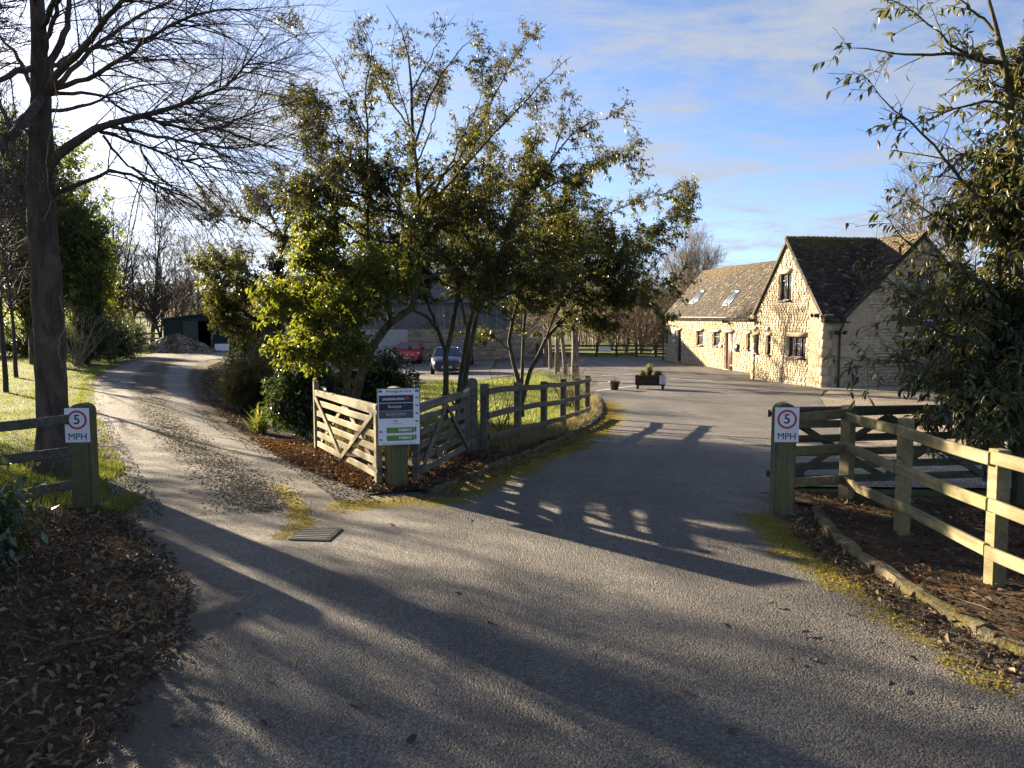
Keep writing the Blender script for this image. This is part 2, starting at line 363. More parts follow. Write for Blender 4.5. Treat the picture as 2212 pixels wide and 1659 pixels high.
def track_mat():
    t = NT('gravel_track'); uv = t.coord('UV'); sx = t.n('ShaderNodeSeparateXYZ'); t.set(sx.inputs[0], uv)
    wob = t.math('MULTIPLY', t.math('SUBTRACT', t.noise(0.7, 4), 0.5), 0.16)
    u = t.math('ADD', sx.outputs[0], wob)
    d = t.math('ABSOLUTE', t.math('SUBTRACT', u, 0.54))
    centre = t.rng(d, 0.10, 0.19, 1, 0); edge = t.rng(t.math('ABSOLUTE', t.math('SUBTRACT', u, 0.5)), 0.36, 0.46)
    loose = t.math('MAXIMUM', centre, edge)
    # the middle strip is clear only between the far forecourt and the junction
    loose = t.math('MULTIPLY', loose, t.math('MULTIPLY', t.rng(t.math('ADD', sx.outputs[1], t.math('MULTIPLY', t.math('SUBTRACT', t.noise(1.1, 5), 0.5), 0.14)), 0.12, 0.27), t.rng(sx.outputs[1], 0.70, 0.85, 1, 0.35)))
    chip = t.voro(85, 'F1', 'Color'); sepc = t.n('ShaderNodeSeparateColor'); t.set(sepc.inputs[0], chip)
    hard = t.ramp(sepc.outputs[0], [(0, (0.090, 0.084, 0.077)), (0.6, (0.150, 0.140, 0.128)), (1, (0.25, 0.235, 0.21))])
    hard = t.scale(hard, t.rng(t.noise(1.1, 6), 0.3, 0.7, 0.75, 1.2))
    stones = t.voro(42, 'F1', 'Color'); sc2 = t.n('ShaderNodeSeparateColor'); t.set(sc2.inputs[0], stones)
    lo = t.ramp(sc2.outputs[1], [(0, (0.024, 0.019, 0.012)), (0.55, (0.058, 0.046, 0.028)), (0.9, (0.11, 0.088, 0.055)), (1, (0.20, 0.165, 0.115))])
    lo = t.mix(t.rng(t.noise(2.5, 5, 0.65), 0.52, 0.66, 0, 0.55), lo, (0.05, 0.065, 0.018))
    base = t.mix(t.math('MULTIPLY', loose, t.rng(t.noise(7, 5, 0.7), 0.25, 0.5, 0.75, 1)), hard, lo)
    asp = t.ramp(sepc.outputs[0], [(0.0, (0.080, 0.073, 0.064)), (0.5, (0.118, 0.108, 0.095)), (0.9, (0.158, 0.145, 0.126)), (1.0, (0.24, 0.22, 0.19))])
    base = t.mix(t.rng(t.math('ADD', sx.outputs[1], t.math('MULTIPLY', t.math('SUBTRACT', t.noise(1.4, 5), 0.5), 0.12)), 0.06, 0.24), asp, base)
    mm = t.math('ADD', t.attr('moss'), t.math('SUBTRACT', t.math('MULTIPLY', t.math('ADD', t.noise(4, 6, 0.75), t.math('MULTIPLY', t.noise(28, 4, 0.7), 0.8)), 1.3), 1.17)); mf = t.rng(mm, 0.40, 0.66)
    base = t.mix(t.math('MULTIPLY', mf, 0.9), base, t.mix(t.noise(30, 3), (0.30, 0.235, 0.012), (0.13, 0.12, 0.02)))
    hh = t.math('ADD', t.math('MULTIPLY', t.voro(75), -0.7), t.math('ADD', t.math('MULTIPLY', t.noise(120, 3), 0.4), t.math('MULTIPLY', t.noise(8, 4), 1.0)))
    hh = t.math('ADD', hh, t.math('MULTIPLY', loose, t.math('MULTIPLY', t.voro(42), -1.6)))
    return t.done(t.pbr(base, 0.78, t.bump(hh, 0.95, 0.013), 0, 0.2))
def gravel_mat(name, a, b, c_, sc=45):
    t = NT(name); st = t.voro(sc, 'F1', 'Color'); s2 = t.n('ShaderNodeSeparateColor'); t.set(s2.inputs[0], st)
    base = t.ramp(s2.outputs[0], [(0, a), (0.5, b), (1, c_)]); base = t.scale(base, t.rng(t.noise(0.7, 5), 0.3, 0.7, 0.8, 1.15))
    hh = t.math('ADD', t.math('MULTIPLY', t.voro(sc), -1.2), t.math('MULTIPLY', t.noise(5, 4), 0.8))
    return t.done(t.pbr(base, 0.75, t.bump(hh, 1.0, 0.02), 0, 0.35))
def soil_mat():
    t = NT('leafy_soil'); n = t.noise(5, 8, 0.68); n2 = t.noise(38, 5, 0.65)
    base = t.ramp(t.math('ADD', t.math('MULTIPLY', n, 0.5), t.math('MULTIPLY', n2, 0.5)), [(0.3, (0.030, 0.020, 0.013)), (0.5, (0.080, 0.056, 0.035)), (0.7, (0.155, 0.112, 0.070))])
    return t.done(t.pbr(base, 0.95, t.bump(t.math('ADD', n, n2), 1.0, 0.04), 0, 0.15))
def grass_ground_mat():
    t = NT('short_grass'); n = t.noise(0.35, 6, 0.6); n2 = t.noise(14, 6, 0.7); n3 = t.noise(90, 3, 0.7)
    base = t.mix(t.rng(n, 0.35, 0.65), (0.055, 0.085, 0.016), (0.095, 0.12, 0.024))
    base = t.mix(t.rng(n2, 0.4, 0.7, 0, 0.6), base, (0.12, 0.125, 0.035)); base = t.mix(t.rng(t.noise(1.3, 6, 0.7), 0.56, 0.70, 0, 0.75), base, (0.075, 0.055, 0.028)); base = t.scale(base, t.rng(n3, 0.3, 0.7, 0.6, 1.35))
    return t.done(t.pbr(base, 0.85, t.bump(t.math('ADD', n2, t.math('MULTIPLY', n3, 0.6)), 1.0, 0.05), 0, 0.2))
M['asphalt'] = asphalt(); M['track'] = track_mat(); M['soil'] = soil_mat(); M['grass_ground'] = grass_ground_mat()
M['gravel'] = gravel_mat('buff_gravel', (0.10, 0.08, 0.055), (0.22, 0.18, 0.125), (0.40, 0.35, 0.27)); M['grey_gravel'] = gravel_mat('grey_brown_gravel', (0.09, 0.08, 0.075), (0.16, 0.145, 0.135), (0.26, 0.24, 0.22), 30)
M['heap'] = gravel_mat('brown_spoil', (0.06, 0.045, 0.032), (0.15, 0.115, 0.08), (0.30, 0.25, 0.19), 11)

# ================================================================ ground sheets
def terrain():
    xs = np.concatenate([-np.geomspace(27, 900, 26)[::-1], np.arange(-26, 26.01, 0.5), np.geomspace(27, 900, 26)])
    ys = np.concatenate([[-300, -150, -80, -40, -20, -12, -8], np.arange(-6, 68.01, 0.5), np.geomspace(69.5, 1400, 36)])
    X, Y = np.meshgrid(xs, ys); Z = hf(X, Y) - 0.012
    V = np.stack([X, Y, Z], -1).reshape(-1, 3); nx = len(xs); ny = len(ys)
    i = (np.arange(ny - 1)[:, None] * nx + np.arange(nx - 1)[None]).ravel()
    return mesh('ground', V, np.stack([i, i + 1, i + 1 + nx, i + nx], 1), M['grass_ground'], True)
tag(obj('ground', terrain()), kind='structure')

def in_poly(pts, poly):
    x, y = pts[:, 0], pts[:, 1]; r = np.zeros(len(pts), bool); n = len(poly)
    for i in range(n):
        x0, y0 = poly[i]; x1, y1 = poly[(i + 1) % n]
        c = ((y0 > y) != (y1 > y)) & (x < (x1 - x0) * (y - y0) / ((y1 - y0) if y1 != y0 else 1e-9) + x0); r ^= c
    return r
def resample(poly, step, closed=True):
    out = []; n = len(poly)
    for i in range(n if closed else n - 1):
        a = np.array(poly[i], float); b = np.array(poly[(i + 1) % n], float); k = max(1, int(np.ceil(np.linalg.norm(b - a) / step)))
        for j in range(k): out.append(a + (b - a) * j / k)
    if not closed: out.append(np.array(poly[-1], float))
    return np.array(out)
def smooth_line(pts, n=8):
    pts = [np.array(p, float) for p in pts]; pp = [2 * pts[0] - pts[1]] + pts + [2 * pts[-1] - pts[-2]]; out = []
    for i in range(1, len(pp) - 2):
        for j in range(n):
            t = j / n; p0, p1, p2, p3 = pp[i - 1:i + 3]
            out.append(0.5 * ((2 * p1) + (-p0 + p2) * t + (2 * p0 - 5 * p1 + 4 * p2 - p3) * t * t + (-p0 + 3 * p1 - 3 * p2 + p3) * t ** 3))
    out.append(pts[-1]); return np.array(out)
def seg_dist(pts, line):
    d = np.full(len(pts), 1e9)
    for a, b in zip(line[:-1], line[1:]):
        a = np.array(a[:2]); b = np.array(b[:2]); ab = b - a; t = np.clip(((pts - a) @ ab) / max(1e-9, ab @ ab), 0, 1)
        d = np.minimum(d, np.linalg.norm(pts - (a + t[:, None] * ab), axis=1))
    return d
def sheet(name, poly, off, mat, step_near=0.3, step_far=0.8, split=14.0, hfun=None, attrs=None, rim=None):
    poly = np.array(poly, float)
    if rim is None: rim = 0.3
    B = resample(poly, rim)
    lo = poly.min(0); hi = poly.max(0); pts = []
    for st, y0, y1 in ((step_near, lo[1], min(split, hi[1])), (step_far, split, hi[1])):
        if y1 <= y0: continue
        gx, gy = np.meshgrid(np.arange(lo[0], hi[0], st), np.arange(y0, y1, st)); pts.append(np.stack([gx.ravel(), gy.ravel()], 1))
    pts = np.concatenate(pts); pts = pts[in_poly(pts, poly)]
    d = seg_dist(pts, np.vstack([poly, poly[:1]])); pts = pts[d > 0.12]
    allp = [Vector((float(a), float(b))) for a, b in np.vstack([B, pts])]
    nb = len(B)
    vo, eo, fo, *_ = delaunay_2d_cdt(allp, [], [list(range(nb))], 1, 1e-5)
    v2 = np.array([(p.x, p.y) for p in vo]); F_ = np.array([f for f in fo if len(f) == 3])
    z = (hfun(v2[:, 0], v2[:, 1]) if hfun else hf(v2[:, 0], v2[:, 1])) + off
    # face up
    a, b, c = v2[F_[:, 0]], v2[F_[:, 1]], v2[F_[:, 2]]
    s = (b[:, 0] - a[:, 0]) * (c[:, 1] - a[:, 1]) - (b[:, 1] - a[:, 1]) * (c[:, 0] - a[:, 0]); F_[s < 0] = F_[s < 0][:, ::-1]
    me = mesh(name, np.column_stack([v2, z]), F_, mat, True)
    for k, fn in (attrs or {}).items():
        at = me.attributes.new(k, 'FLOAT', 'POINT'); at.data.foreach_set('value', fn(v2).astype(np.float32))
    return obj(name, me)

# key lines on the ground (picture rays met with the ground)
kerb_r = [G2(*p) for p in ((1765, 1107), (1783, 1149), (1825, 1184), (1914, 1246), (1999, 1304), (2105, 1365), (2212, 1423))]
kerb_r.append((kerb_r[-1][0] + 0.75, kerb_r[-1][1] - 1.0)); kerb_r.append((kerb_r[-1][0] + 0.9, kerb_r[-1][1] - 2.2))
KR = smooth_line(kerb_r, 6)
kerb_m = [G2(*p) for p in ((930, 1066), (1010, 1030), (1110, 990), (1200, 955), (1262, 925), (1292, 903), (1300, 880), (1288, 858))]
KM = smooth_line(kerb_m, 6)
bank_edge = [(-3.0, -4.0), (-2.6, 1.0), G2(205, 1640), G2(300, 1480), G2(372, 1375), G2(378, 1290), G2(330, 1200), G2(262, 1120)]
moss_lines = [
    ([G2(770, 1090), G2(860, 1085), G2(960, 1080)], 0.55), ([G2(600, 1165), G2(655, 1130), G2(640, 1085), G2(600, 1050)], 0.22),
    ([G2(1000, 1060), G2(1120, 1010), G2(1230, 962), G2(1300, 920), G2(1322, 893), G2(1318, 870)], 0.62),
    ([G2(1650, 1120), G2(1720, 1170), G2(1800, 1225), G2(1862, 1268)], 0.52), ([G2(1700, 1195), G2(1860, 1275), G2(1960, 1345), G2(2150, 1480)], 0.42), ([G2(1300, 905), G2(1345, 882)], 0.4)]
def moss_attr(v2):
    m = np.zeros(len(v2))
    for i, (ln, w) in enumerate(moss_lines):
        amp = 1.0 if i < 4 else 0.62
        m = np.maximum(m, amp * np.clip(1.02 - seg_dist(v2, ln) / w, 0, 1))
    return m
def dirt_attr(v2):
    d = np.minimum(seg_dist(v2, KR), np.minimum(seg_dist(v2, bank_edge), seg_dist(v2, KM)))
    return np.clip(1.0 - d / 0.85, 0, 1)

yard = [(-3.0, -6.0), *bank_edge[1:], G2(250, 1090), G2(240, 1050), G2(690, 1008), G2(800, 1066), (-1.55, 9.25), *[tuple(p) for p in KM[2:]], G2(1270, 838), G2(1252, 812), (1.6, 44.0), (-1.0, 47.0), (-1.0, 57.0), (10.0, 57.0), (12.5, 46),
        (14.2, 36), G2(1772, 862), G2(1784, 880), G2(1806, 905), (4.4, 10.2), (2.9, 8.9), *[tuple(p) for p in KR], (KR[-1][0] - 0.2, -6.0)]
road = sheet('road', yard, 0.0, M['asphalt'], 0.25, 0.8, 13.0, attrs={'moss': moss_attr, 'dirt': dirt_attr}); tag(road, kind='structure')

# gravel track: a strip between two edges, laid over the asphalt's end
trk = [((250, 1160), (830, 1105)), ((262, 1105), (800, 1072)), ((238, 1050), (690, 1010)), ((206, 950), (530, 940)), ((182, 880), (452, 880)), ((196, 815), (426, 812)), ((262, 784), (446, 780)), ((330, 764), (520, 757)), ((395, 751), (640, 747))]
Ls = smooth_line([G2(*a) for a, b in trk], 8); Rs = smooth_line([G2(*b) for a, b in trk], 8)
def track_mesh():
    nu = 22; nv = len(Ls); us = np.linspace(0, 1, nu)
    XY = Ls[:, None] * (1 - us)[None, :, None] + Rs[:, None] * us[None, :, None]
    Z = hf(XY[..., 0], XY[..., 1]) + 0.005
    Z[:9] -= np.linspace(0.012, 0, 9)[:, None]
    V = np.concatenate([XY, Z[..., None]], -1).reshape(-1, 3)
    i = (np.arange(nv - 1)[:, None] * nu + np.arange(nu - 1)[None]).ravel(); Fq = np.stack([i, i + 1, i + 1 + nu, i + nu], 1)
    me = mesh('track', V, Fq, M['track'], True)
    s = np.concatenate([[0], np.cumsum(np.linalg.norm(np.diff((Ls + Rs) / 2, axis=0), axis=1))]); s /= s[-1]
    # v runs by picture row so that the strip pattern is placed by distance marks
    vv = np.interp(np.arange(nv), [0, 8, 16, 24, 32, 40, 48, 56, 64], [0, 0.05, 0.15, 0.3, 0.45, 0.6, 0.75, 0.88, 1.0])
    uvs = np.stack([np.tile(us, nv), np.repeat(vv, nu)], 1)
    ul = me.uv_layers.new(name='UVMap'); ul.data.foreach_set('uv', uvs[Fq.ravel()].astype(np.float32).ravel())
    at = me.attributes.new('moss', 'FLOAT', 'POINT'); at.data.foreach_set('value', moss_attr(V[:, :2]).astype(np.float32))
    return me
tag(obj('track', track_mesh()), kind='structure')
forecourt = [G2(1772, 860), G2(1784, 880), G2(1806, 905), (4.4, 10.3), (3.2, 9.3), (9.0, 9.0), (22, 12), (24, 30), (19, 30.3), (11.9, 29.9)]
tag(sheet('gravel_forecourt', forecourt, 0.012, M['gravel'], 0.5, 0.9), kind='structure')
tag(sheet('concrete_apron', [(11.2, 29.0), (19, 28.7), (19.5, 31.5), (11.6, 31.5)], 0.022, plain('concrete', (0.33, 0.29, 0.22), 0.85, var=0.2, nscale=2.5), 0.8, 0.8), kind='structure')
tag(sheet('parking_area', [(-14, 36.5), (-1.5, 35.0), (1.6, 43.5), (-1.2, 47), (-1.2, 57), (-18, 57), (-19, 45)], 0.006, M['grey_gravel'], 0.8, 0.8), kind='structure')
# parking bay lines on the yard
def stripe(px0, px1, w):
    a = np.array(G2(*px0)); b = np.array(G2(*px1)); d = (b - a) / np.linalg.norm(b - a); nrm = np.array((-d[1], d[0])) * w / 2
    n = 10; V = []
    for i in range(n + 1):
        p = a + (b - a) * i / n
        for s in (-1, 1): q = p + s * nrm; V.append((q[0], q[1], h(*q) + 0.012))
    Fq = [(2 * i, 2 * i + 1, 2 * i + 3, 2 * i + 2) for i in range(n)]
    tag(obj('parking_line', mesh('parking_line', V, Fq, M['road_paint'])), kind='structure')
stripe((1288, 845), (1395, 831), 0.11); stripe((1292, 828), (1392, 823), 0.11); stripe((1448, 818), (1540, 824), 0.11); stripe((1300, 812), (1400, 806), 0.10)

# soil beds
def bed_h(x, y): return hf(x, y) + 0.045 + 0.03 * np.sin(x * 2.1 + 1) * np.sin(y * 1.7)
bed_r = [tuple(p) for p in KR] + [(10, -4.5), (10, 8.6), (3.1, 8.75), (2.7, 8.75)]
tag(sheet('soil_bed', bed_r, 0.0, M['soil'], 0.2, 0.5, hfun=bed_h), kind='structure')
bed_m = [G2(905, 1062), *[tuple(p) for p in KM], G2(1268, 880), G2(1180, 915), G2(1050, 950), (-0.9, 13.6), (-3.3, 13.6), (-6.0, 20), (-8.8, 27.5), G2(470, 779), G2(428, 786), G2(408, 814), G2(424, 850), G2(438, 884), G2(512, 944), G2(672, 1012), G2(795, 1070)]
tag(sheet('soil_bed', bed_m, 0.0, M['soil'], 0.25, 0.5, hfun=lambda x, y: hf(x, y) + 0.02 + 0.012 * np.sin(x * 2.3) * np.sin(y * 1.9)), kind='structure')
def bank_h(x, y):
    d = seg_dist(np.stack([np.ravel(x), np.ravel(y)], 1), bank_edge).reshape(np.shape(x))
    return hf(x, y) + 0.005 + 0.38 * ss(0, 1.8, d) * ss(9.0, 6.6, y) + 0.03 * np.sin(x * 3.1) * np.sin(y * 2.7) * ss(0, 0.5, d)
bank = [tuple(p) for p in bank_edge] + [(-4.05, 8.6), (-4.9, 7.9), (-9, 6.5), (-9, -4)]
tag(sheet('soil_bank', bank, 0.0, M['soil'], 0.2, 0.5, hfun=bank_h), kind='structure')

# kerb stones: each one a block of its own
M['kerb'] = NT('mossy_kerb_stone'); t = M['kerb']
kn = t.noise(7, 7, 0.65); kc = t.mix(t.rng(kn, 0.35, 0.65), (0.055, 0.046, 0.030), (0.17, 0.14, 0.092)); kc = t.mix(t.rng(t.noise(3.2, 5, 0.7), 0.47, 0.60, 0, 0.75), kc, (0.135, 0.115, 0.026))
M['kerb'] = t.done(t.pbr(kc, 0.9, t.bump(t.math('ADD', kn, t.noise(45, 4)), 0.8, 0.02), 0, 0.25))
def kerb(line, w, hgt, L, mat):
    root = empty('kerb', (0, 0, 0)); tag(root, kind='structure')
    pts = resample([tuple(p) for p in line], 0.05, False); s = np.concatenate([[0], np.cumsum(np.linalg.norm(np.diff(pts, axis=0), axis=1))])
    a = 0.0
    while a < s[-1] - 0.2:
        l = L * random.uniform(0.85, 1.15); b = min(a + l, s[-1])
        p = np.array([np.interp(a + 0.012, s, pts[:, i]) for i in (0, 1)]); q = np.array([np.interp(b - 0.012, s, pts[:, i]) for i in (0, 1)])
        zt = hgt * random.uniform(0.9, 1.1); M4, LL = beam_M((p[0], p[1], h(*p)), (q[0], q[1], h(*q)))
        bm = bx(bmesh.new(), 0, LL, -w / 2, w / 2, -0.12, zt)
        bmesh.ops.subdivide_edges(bm, edges=bm.edges[:], cuts=3, use_grid_fill=True)
        for v in bm.verts:
            n = Vector((math.sin(v.co.x * 9 + a), math.sin(v.co.z * 21 + a * 3), math.sin(v.co.x * 7 + v.co.y * 15 + a)))
            v.co += n * 0.011 + Vector((random.uniform(-.004, .004), random.uniform(-.007, .007), random.uniform(-.007, .007)))
            if v.co.z > zt * 0.8: v.co.y *= 0.90; v.co.z -= 0.012 * (abs(v.co.y) / (w / 2)) ** 2
        bmesh.ops.transform(bm, matrix=M4, verts=bm.verts)
        bmesh.ops.rotate(bm, cent=(p[0], p[1], 0), matrix=Matrix.Rotation(random.uniform(-.03, .03), 3, 'Z'), verts=bm.verts); bobj('kerb_stone', bm, mat, root, False); a = b
M['kerb_dark'] = NT('dark_mossy_kerb_stone'); t = M['kerb_dark']  # darker version of the kerb stone colours, with moss patches
kn = t.noise(7, 7, 0.65); kc = t.mix(t.rng(kn, 0.35, 0.65), (0.05, 0.044, 0.030), (0.13, 0.11, 0.075)); kc = t.mix(t.rng(t.noise(3.2, 5, 0.7), 0.47, 0.6, 0, 0.8), kc, (0.10, 0.095, 0.022))
M['kerb_dark'] = t.done(t.pbr(kc, 0.9, t.bump(t.math('ADD', kn, t.noise(45, 4)), 0.8, 0.02), 0, 0.25))
kerb(KR, 0.12, 0.080, 0.62, M['kerb']); kerb(KM, 0.11, 0.055, 0.9, M['kerb_dark'])
# ================================================================ farm house of rubble stone
ANG = R(10.0)
U = np.array((-math.sin(ANG), math.cos(ANG), 0)); Vv = np.array((math.cos(ANG), math.sin(ANG), 0)); Zv = np.array((0, 0, 1.0))
C1 = P(1776, 849, 30.4); C1[2] = 0.0
FLOOR = -0.97; EAVE = 1.93
def HB(a, b, z=0.0): return C1 + a * U + b * Vv + z * Zv
def to_b(px, py, b0):      # picture ray met with the wall plane b = b0 -> (a, z)
    d = ray(px, py); t = (b0 - (CAM - C1) @ Vv) / (d @ Vv); p = CAM + d * t; return float((p - C1) @ U), float(p[2])
def to_a(px, py, a0):
    d = ray(px, py); t = (a0 - (CAM - C1) @ U) / (d @ U); p = CAM + d * t; return float((p - C1) @ Vv), float(p[2])
def z4(x, y): return (1560 + .2652 * x) / 1.1573, (560 + .2652 * y) / 1.1573
def rect_b(zx0, zy0, zx1, zy1, b0):
    a0, z1 = to_b(*z4(zx0, (zy0 + zy1) / 2), b0); a1, _ = to_b(*z4(zx1, (zy0 + zy1) / 2), b0)
    _, zt = to_b(*z4((zx0 + zx1) / 2, zy0), b0); _, zb = to_b(*z4((zx0 + zx1) / 2, zy1), b0)
    return min(a0, a1), max(a0, a1), min(zt, zb), max(zt, zb)
B_MAIN, B_WING = 0.77, 2.25
A_GAB, A_END = 5.75, 22.6
HALF_M = 3.25; W_M = 2 * HALF_M
RIDGE = 5.08; WR_B = B_WING + 2.65; WRIDGE = 4.85

def stone_mat(name, cols, mortar=False):
    t = NT(name); r = t.rand(); ob = t.coord()
    c = t.ramp(r, cols); n = t.noise(3.2, 7, 0.65); n2 = t.noise(24, 5, 0.65)
    c = t.scale(c, t.rng(n, 0.3, 0.7, 0.78, 1.18)); c = t.scale(c, t.rng(n2, 0.3, 0.7, 0.8, 1.15))
    return t.done(t.pbr(c, 0.92, t.bump(t.math('ADD', t.math('MULTIPLY', n2, 0.7), n), 0.8, 0.025), 0, 0.2))
M['stone'] = stone_mat('honey_limestone', [(0, (0.35, 0.282, 0.190)), (0.35, (0.395, 0.322, 0.220)), (0.7, (0.42, 0.346, 0.240)), (1, (0.46, 0.388, 0.282))])
M['mortar'] = plain('lime_mortar', (0.37, 0.29, 0.18), 0.95, var=0.2, nscale=9)
M['ashlar'] = plain('dressed_stone', (0.44, 0.345, 0.215), 0.9, var=0.14, nscale=4)
def roof_mat():
    t = NT('stone_slate'); r = t.rand(); n = t.noise(0.5, 6, 0.65); n2 = t.noise(6, 6, 0.7)
    c = t.ramp(r, [(0, (0.024, 0.020, 0.016)), (0.5, (0.046, 0.037, 0.027)), (0.9, (0.078, 0.062, 0.043)), (1, (0.17, 0.145, 0.115))])
    g = t.n('ShaderNodeNewGeometry').outputs['Position']; sz = t.n('ShaderNodeSeparateXYZ'); t.set(sz.inputs[0], g)
    moss = t.math('ADD', t.rng(sz.outputs[2], 2.2, 5.0, -0.25, 0.18), t.math('ADD', t.math('MULTIPLY', n, 0.8), t.math('MULTIPLY', n2, 0.35)))
    c = t.mix(t.rng(moss, 0.62, 0.86, 0, 0.85), c, t.mix(t.noise(11, 4), (0.13, 0.078, 0.018), (0.075, 0.062, 0.018)))
    return t.done(t.pbr(c, 0.85, t.bump(n2, 0.6, 0.02), 0, 0.3))
M['slate'] = roof_mat()

house = empty('stone_house', tuple(HB(0, 0, FLOOR)), 0, 'honey coloured stone farm building with steep gables and mossy stone slate roof', 'house')
HINV = Matrix.Translation(-house.location)
def hobj(name, me, parent=None):      # meshes are written in world coordinates and hung under the house (or under one of its parts)
    if parent is None or parent is house: return obj(name, me, house, loc=tuple(-house.location))
    return obj(name, me, parent)
STONE_BUDGET = [300]
unit_stone = []
def make_unit_stone():
    bm = bmesh.new(); bx(bm, 0, 1, 0, 1, 0, 1)
    bmesh.ops.subdivide_edges(bm, edges=bm.edges[:], cuts=1, use_grid_fill=True)
    for v in bm.verts:
        c = v.co - Vector((.5, .5, .5)); m = sum(1 for q in c if abs(q) > .4)
        k = {3: 0.90, 2: 0.965, 1: 1.0, 0: 1.0}[m]; v.co = Vector((.5, .5, .5)) + c * k + Vector((random.uniform(-.02, .02), random.uniform(-.06, .06), random.uniform(-.03, .03)))
    me = bpy.data.meshes.new('stone'); bm.normal_update(); bm.to_mesh(me); bm.free(); me.materials.append(M['stone']); return me
unit_stones = [make_unit_stone() for _ in range(5)]
def courses(w0, w1, z0, z1, holes, limit, hmin=0.12, hmax=0.20, wmin=0.18, wmax=0.46):
    """stone rectangles (s0,s1,z0,z1) of a random rubble wall; limit(z)->(s_lo,s_hi)"""
    out = []; z = z0
    while z < z1 - 0.03:
        hh = min(random.uniform(hmin, hmax), z1 - z); lo0, hi0 = limit(z + hh * 0.5); lo1, hi1 = limit(z + hh); lo = max(w0, lo0, lo1 - 0.02); hi = min(w1, hi0, hi1 + 0.02)
        spans = [(lo, hi)]
        for (a, b, c, d) in holes:
            if c < z + hh - 0.02 and d > z + 0.02:
                ns = []
                for (s, e) in spans:
                    if b <= s or a >= e: ns.append((s, e))
                    else:
                        if a > s: ns.append((s, a))
                        if b < e: ns.append((b, e))
                spans = ns
        for (s, e) in spans:
            x = s
            while x < e - 0.03:
                w = min(random.uniform(wmin, wmax), e - x)
                if e - x - w < 0.10: w = e - x
                out.append((x, x + w, z, z + hh)); x += w
        z += hh
    return out
def stone_wall(name, rects, frame, outward, parent_wall, depth=0.008, n_obj=0, near=None):
    """frame(s,z)->world point on the wall face; first n_obj stones become parts of their own, the rest one joined part"""
    g = 0.0055; rects = list(rects)
    if near is not None: rects.sort(key=near)
    for r in rects[:n_obj]:
        s0, s1, za, zb = r; p = frame(s0 + g, za + g); ex = frame(s1 - g, za + g) - p; ez = np.array((0, 0, zb - za - 2 * g))
        pr = depth * random.uniform(0.55, 1.25); oy = -outward * (pr + 0.03)
        p = p + outward * pr
        o = bpy.data.objects.new('stone', random.choice(unit_stones)); col.objects.link(o); o.parent = parent_wall
        Mx = Matrix(((ex[0], oy[0], ez[0], p[0]), (ex[1], oy[1], ez[1], p[1]), (ex[2], oy[2], ez[2], p[2]), (0, 0, 0, 1))); o.matrix_local = Mx
    C = []
    for (s0, s1, za, zb) in rects[n_obj:]:
        pr = depth * random.uniform(0.5, 1.3); j = lambda q: random.uniform(-q, q); cs = []
        for s, sj in ((s0 + g, 1), (s1 - g, -1)):
            for dd in (pr, -0.03):
                for z in (za + g, zb - g): cs.append(frame(s + (j(.012) if dd > 0 else 0), z + (j(.008) if dd > 0 else 0)) + outward * (dd + (j(.008) if dd > 0 else 0)))
        C.append(cs)
    if C:
        V, Fq = boxes_arr(np.array(C)); o = obj('stonework', mesh('stonework', V, Fq, M['stone']), parent_wall); o['kind'] = 'stuff'
def poly_wall(name, pts_outer, holes, frame, outward, thick):
    """wall slab with openings: delaunay of the outline and holes, front and back faces plus reveals"""
    verts = [Vector(p) for p in pts_outer]; edges = []; n = len(verts); edges += [(i, (i + 1) % n) for i in range(n)]
    for (a, b, c, d) in holes:
        k = len(verts); verts += [Vector(q) for q in ((a, c), (b, c), (b, d), (a, d))]; edges += [(k, k + 1), (k + 1, k + 2), (k + 2, k + 3), (k + 3, k)]
    vo, eo, fo, *_ = delaunay_2d_cdt(verts, edges, [], 0, 1e-6)
    pts = np.array([(p.x, p.y) for p in vo]); keep = []
    for f in fo:
        c = pts[list(f)].mean(0)
        if not in_poly(c[None], np.array(pts_outer))[0]: continue
        if any(a < c[0] < b and e < c[1] < d for (a, b, e, d) in holes): continue
        keep.append(f)
    V = [frame(*p) for p in pts] + [frame(*p) - outward * thick for p in pts]; m = len(pts); Fs = [tuple(f) for f in keep] + [tuple(i + m for i in f[::-1]) for f in keep]
    cnt = {}
    for f in keep:
        for i in range(3): e = (f[i], f[(i + 1) % 3]); cnt[tuple(sorted(e))] = cnt.get(tuple(sorted(e)), 0) + 1
    for (a, b), c in cnt.items():
        if c == 1: Fs += [(a, b, b + m), (a, b + m, a + m)]
    return mesh(name, V, Fs, M['mortar'])

# ---- openings, measured in the picture
op_wing = {'w1': rect_b(373, 998, 416, 1110, B_WING), 'd1': rect_b(500, 1000, 540, 1292, B_WING), 'w2': rect_b(683, 1008, 746, 1145, B_WING), 'w3': rect_b(838, 1018, 905, 1152, B_WING),
           'd2': rect_b(950, 1022, 1027, 1385, B_WING), 'w4': rect_b(1157, 1033, 1190, 1187, B_WING)}
op_gab = {'up': rect_b(1466, 468, 1580, 722, 0), 'tri': rect_b(1540, 1063, 1715, 1262, 0), 'w5': rect_b(1230, 1045, 1272, 1218, 0), 'w6': rect_b(1340, 1050, 1385, 1235, 0)}
for k in ('d1', 'd2'): a, b, c, d = op_wing[k]; op_wing[k] = (a, b, FLOOR + 0.05, d)
bu0, zt = to_a(1974, 678 - 0, 0); wz0, wz1 = to_a(2000, 749, 0)[1], to_a(2000, 680, 0)[1]
RB = B_MAIN + HALF_M     # ridge line of the main range
op_front = {'fu': (RB - 0.62, RB + 0.62, to_a(2000, 650, 0)[1], to_a(2000, 587, 0)[1])}
fr_wing = lambda s, z: HB(s, B_WING, z); fr_gab = lambda s, z: HB(s, 0, z); fr_front = lambda s, z: HB(0, s, z)
oV = -Vv; oU = -U
BASE = -1.5
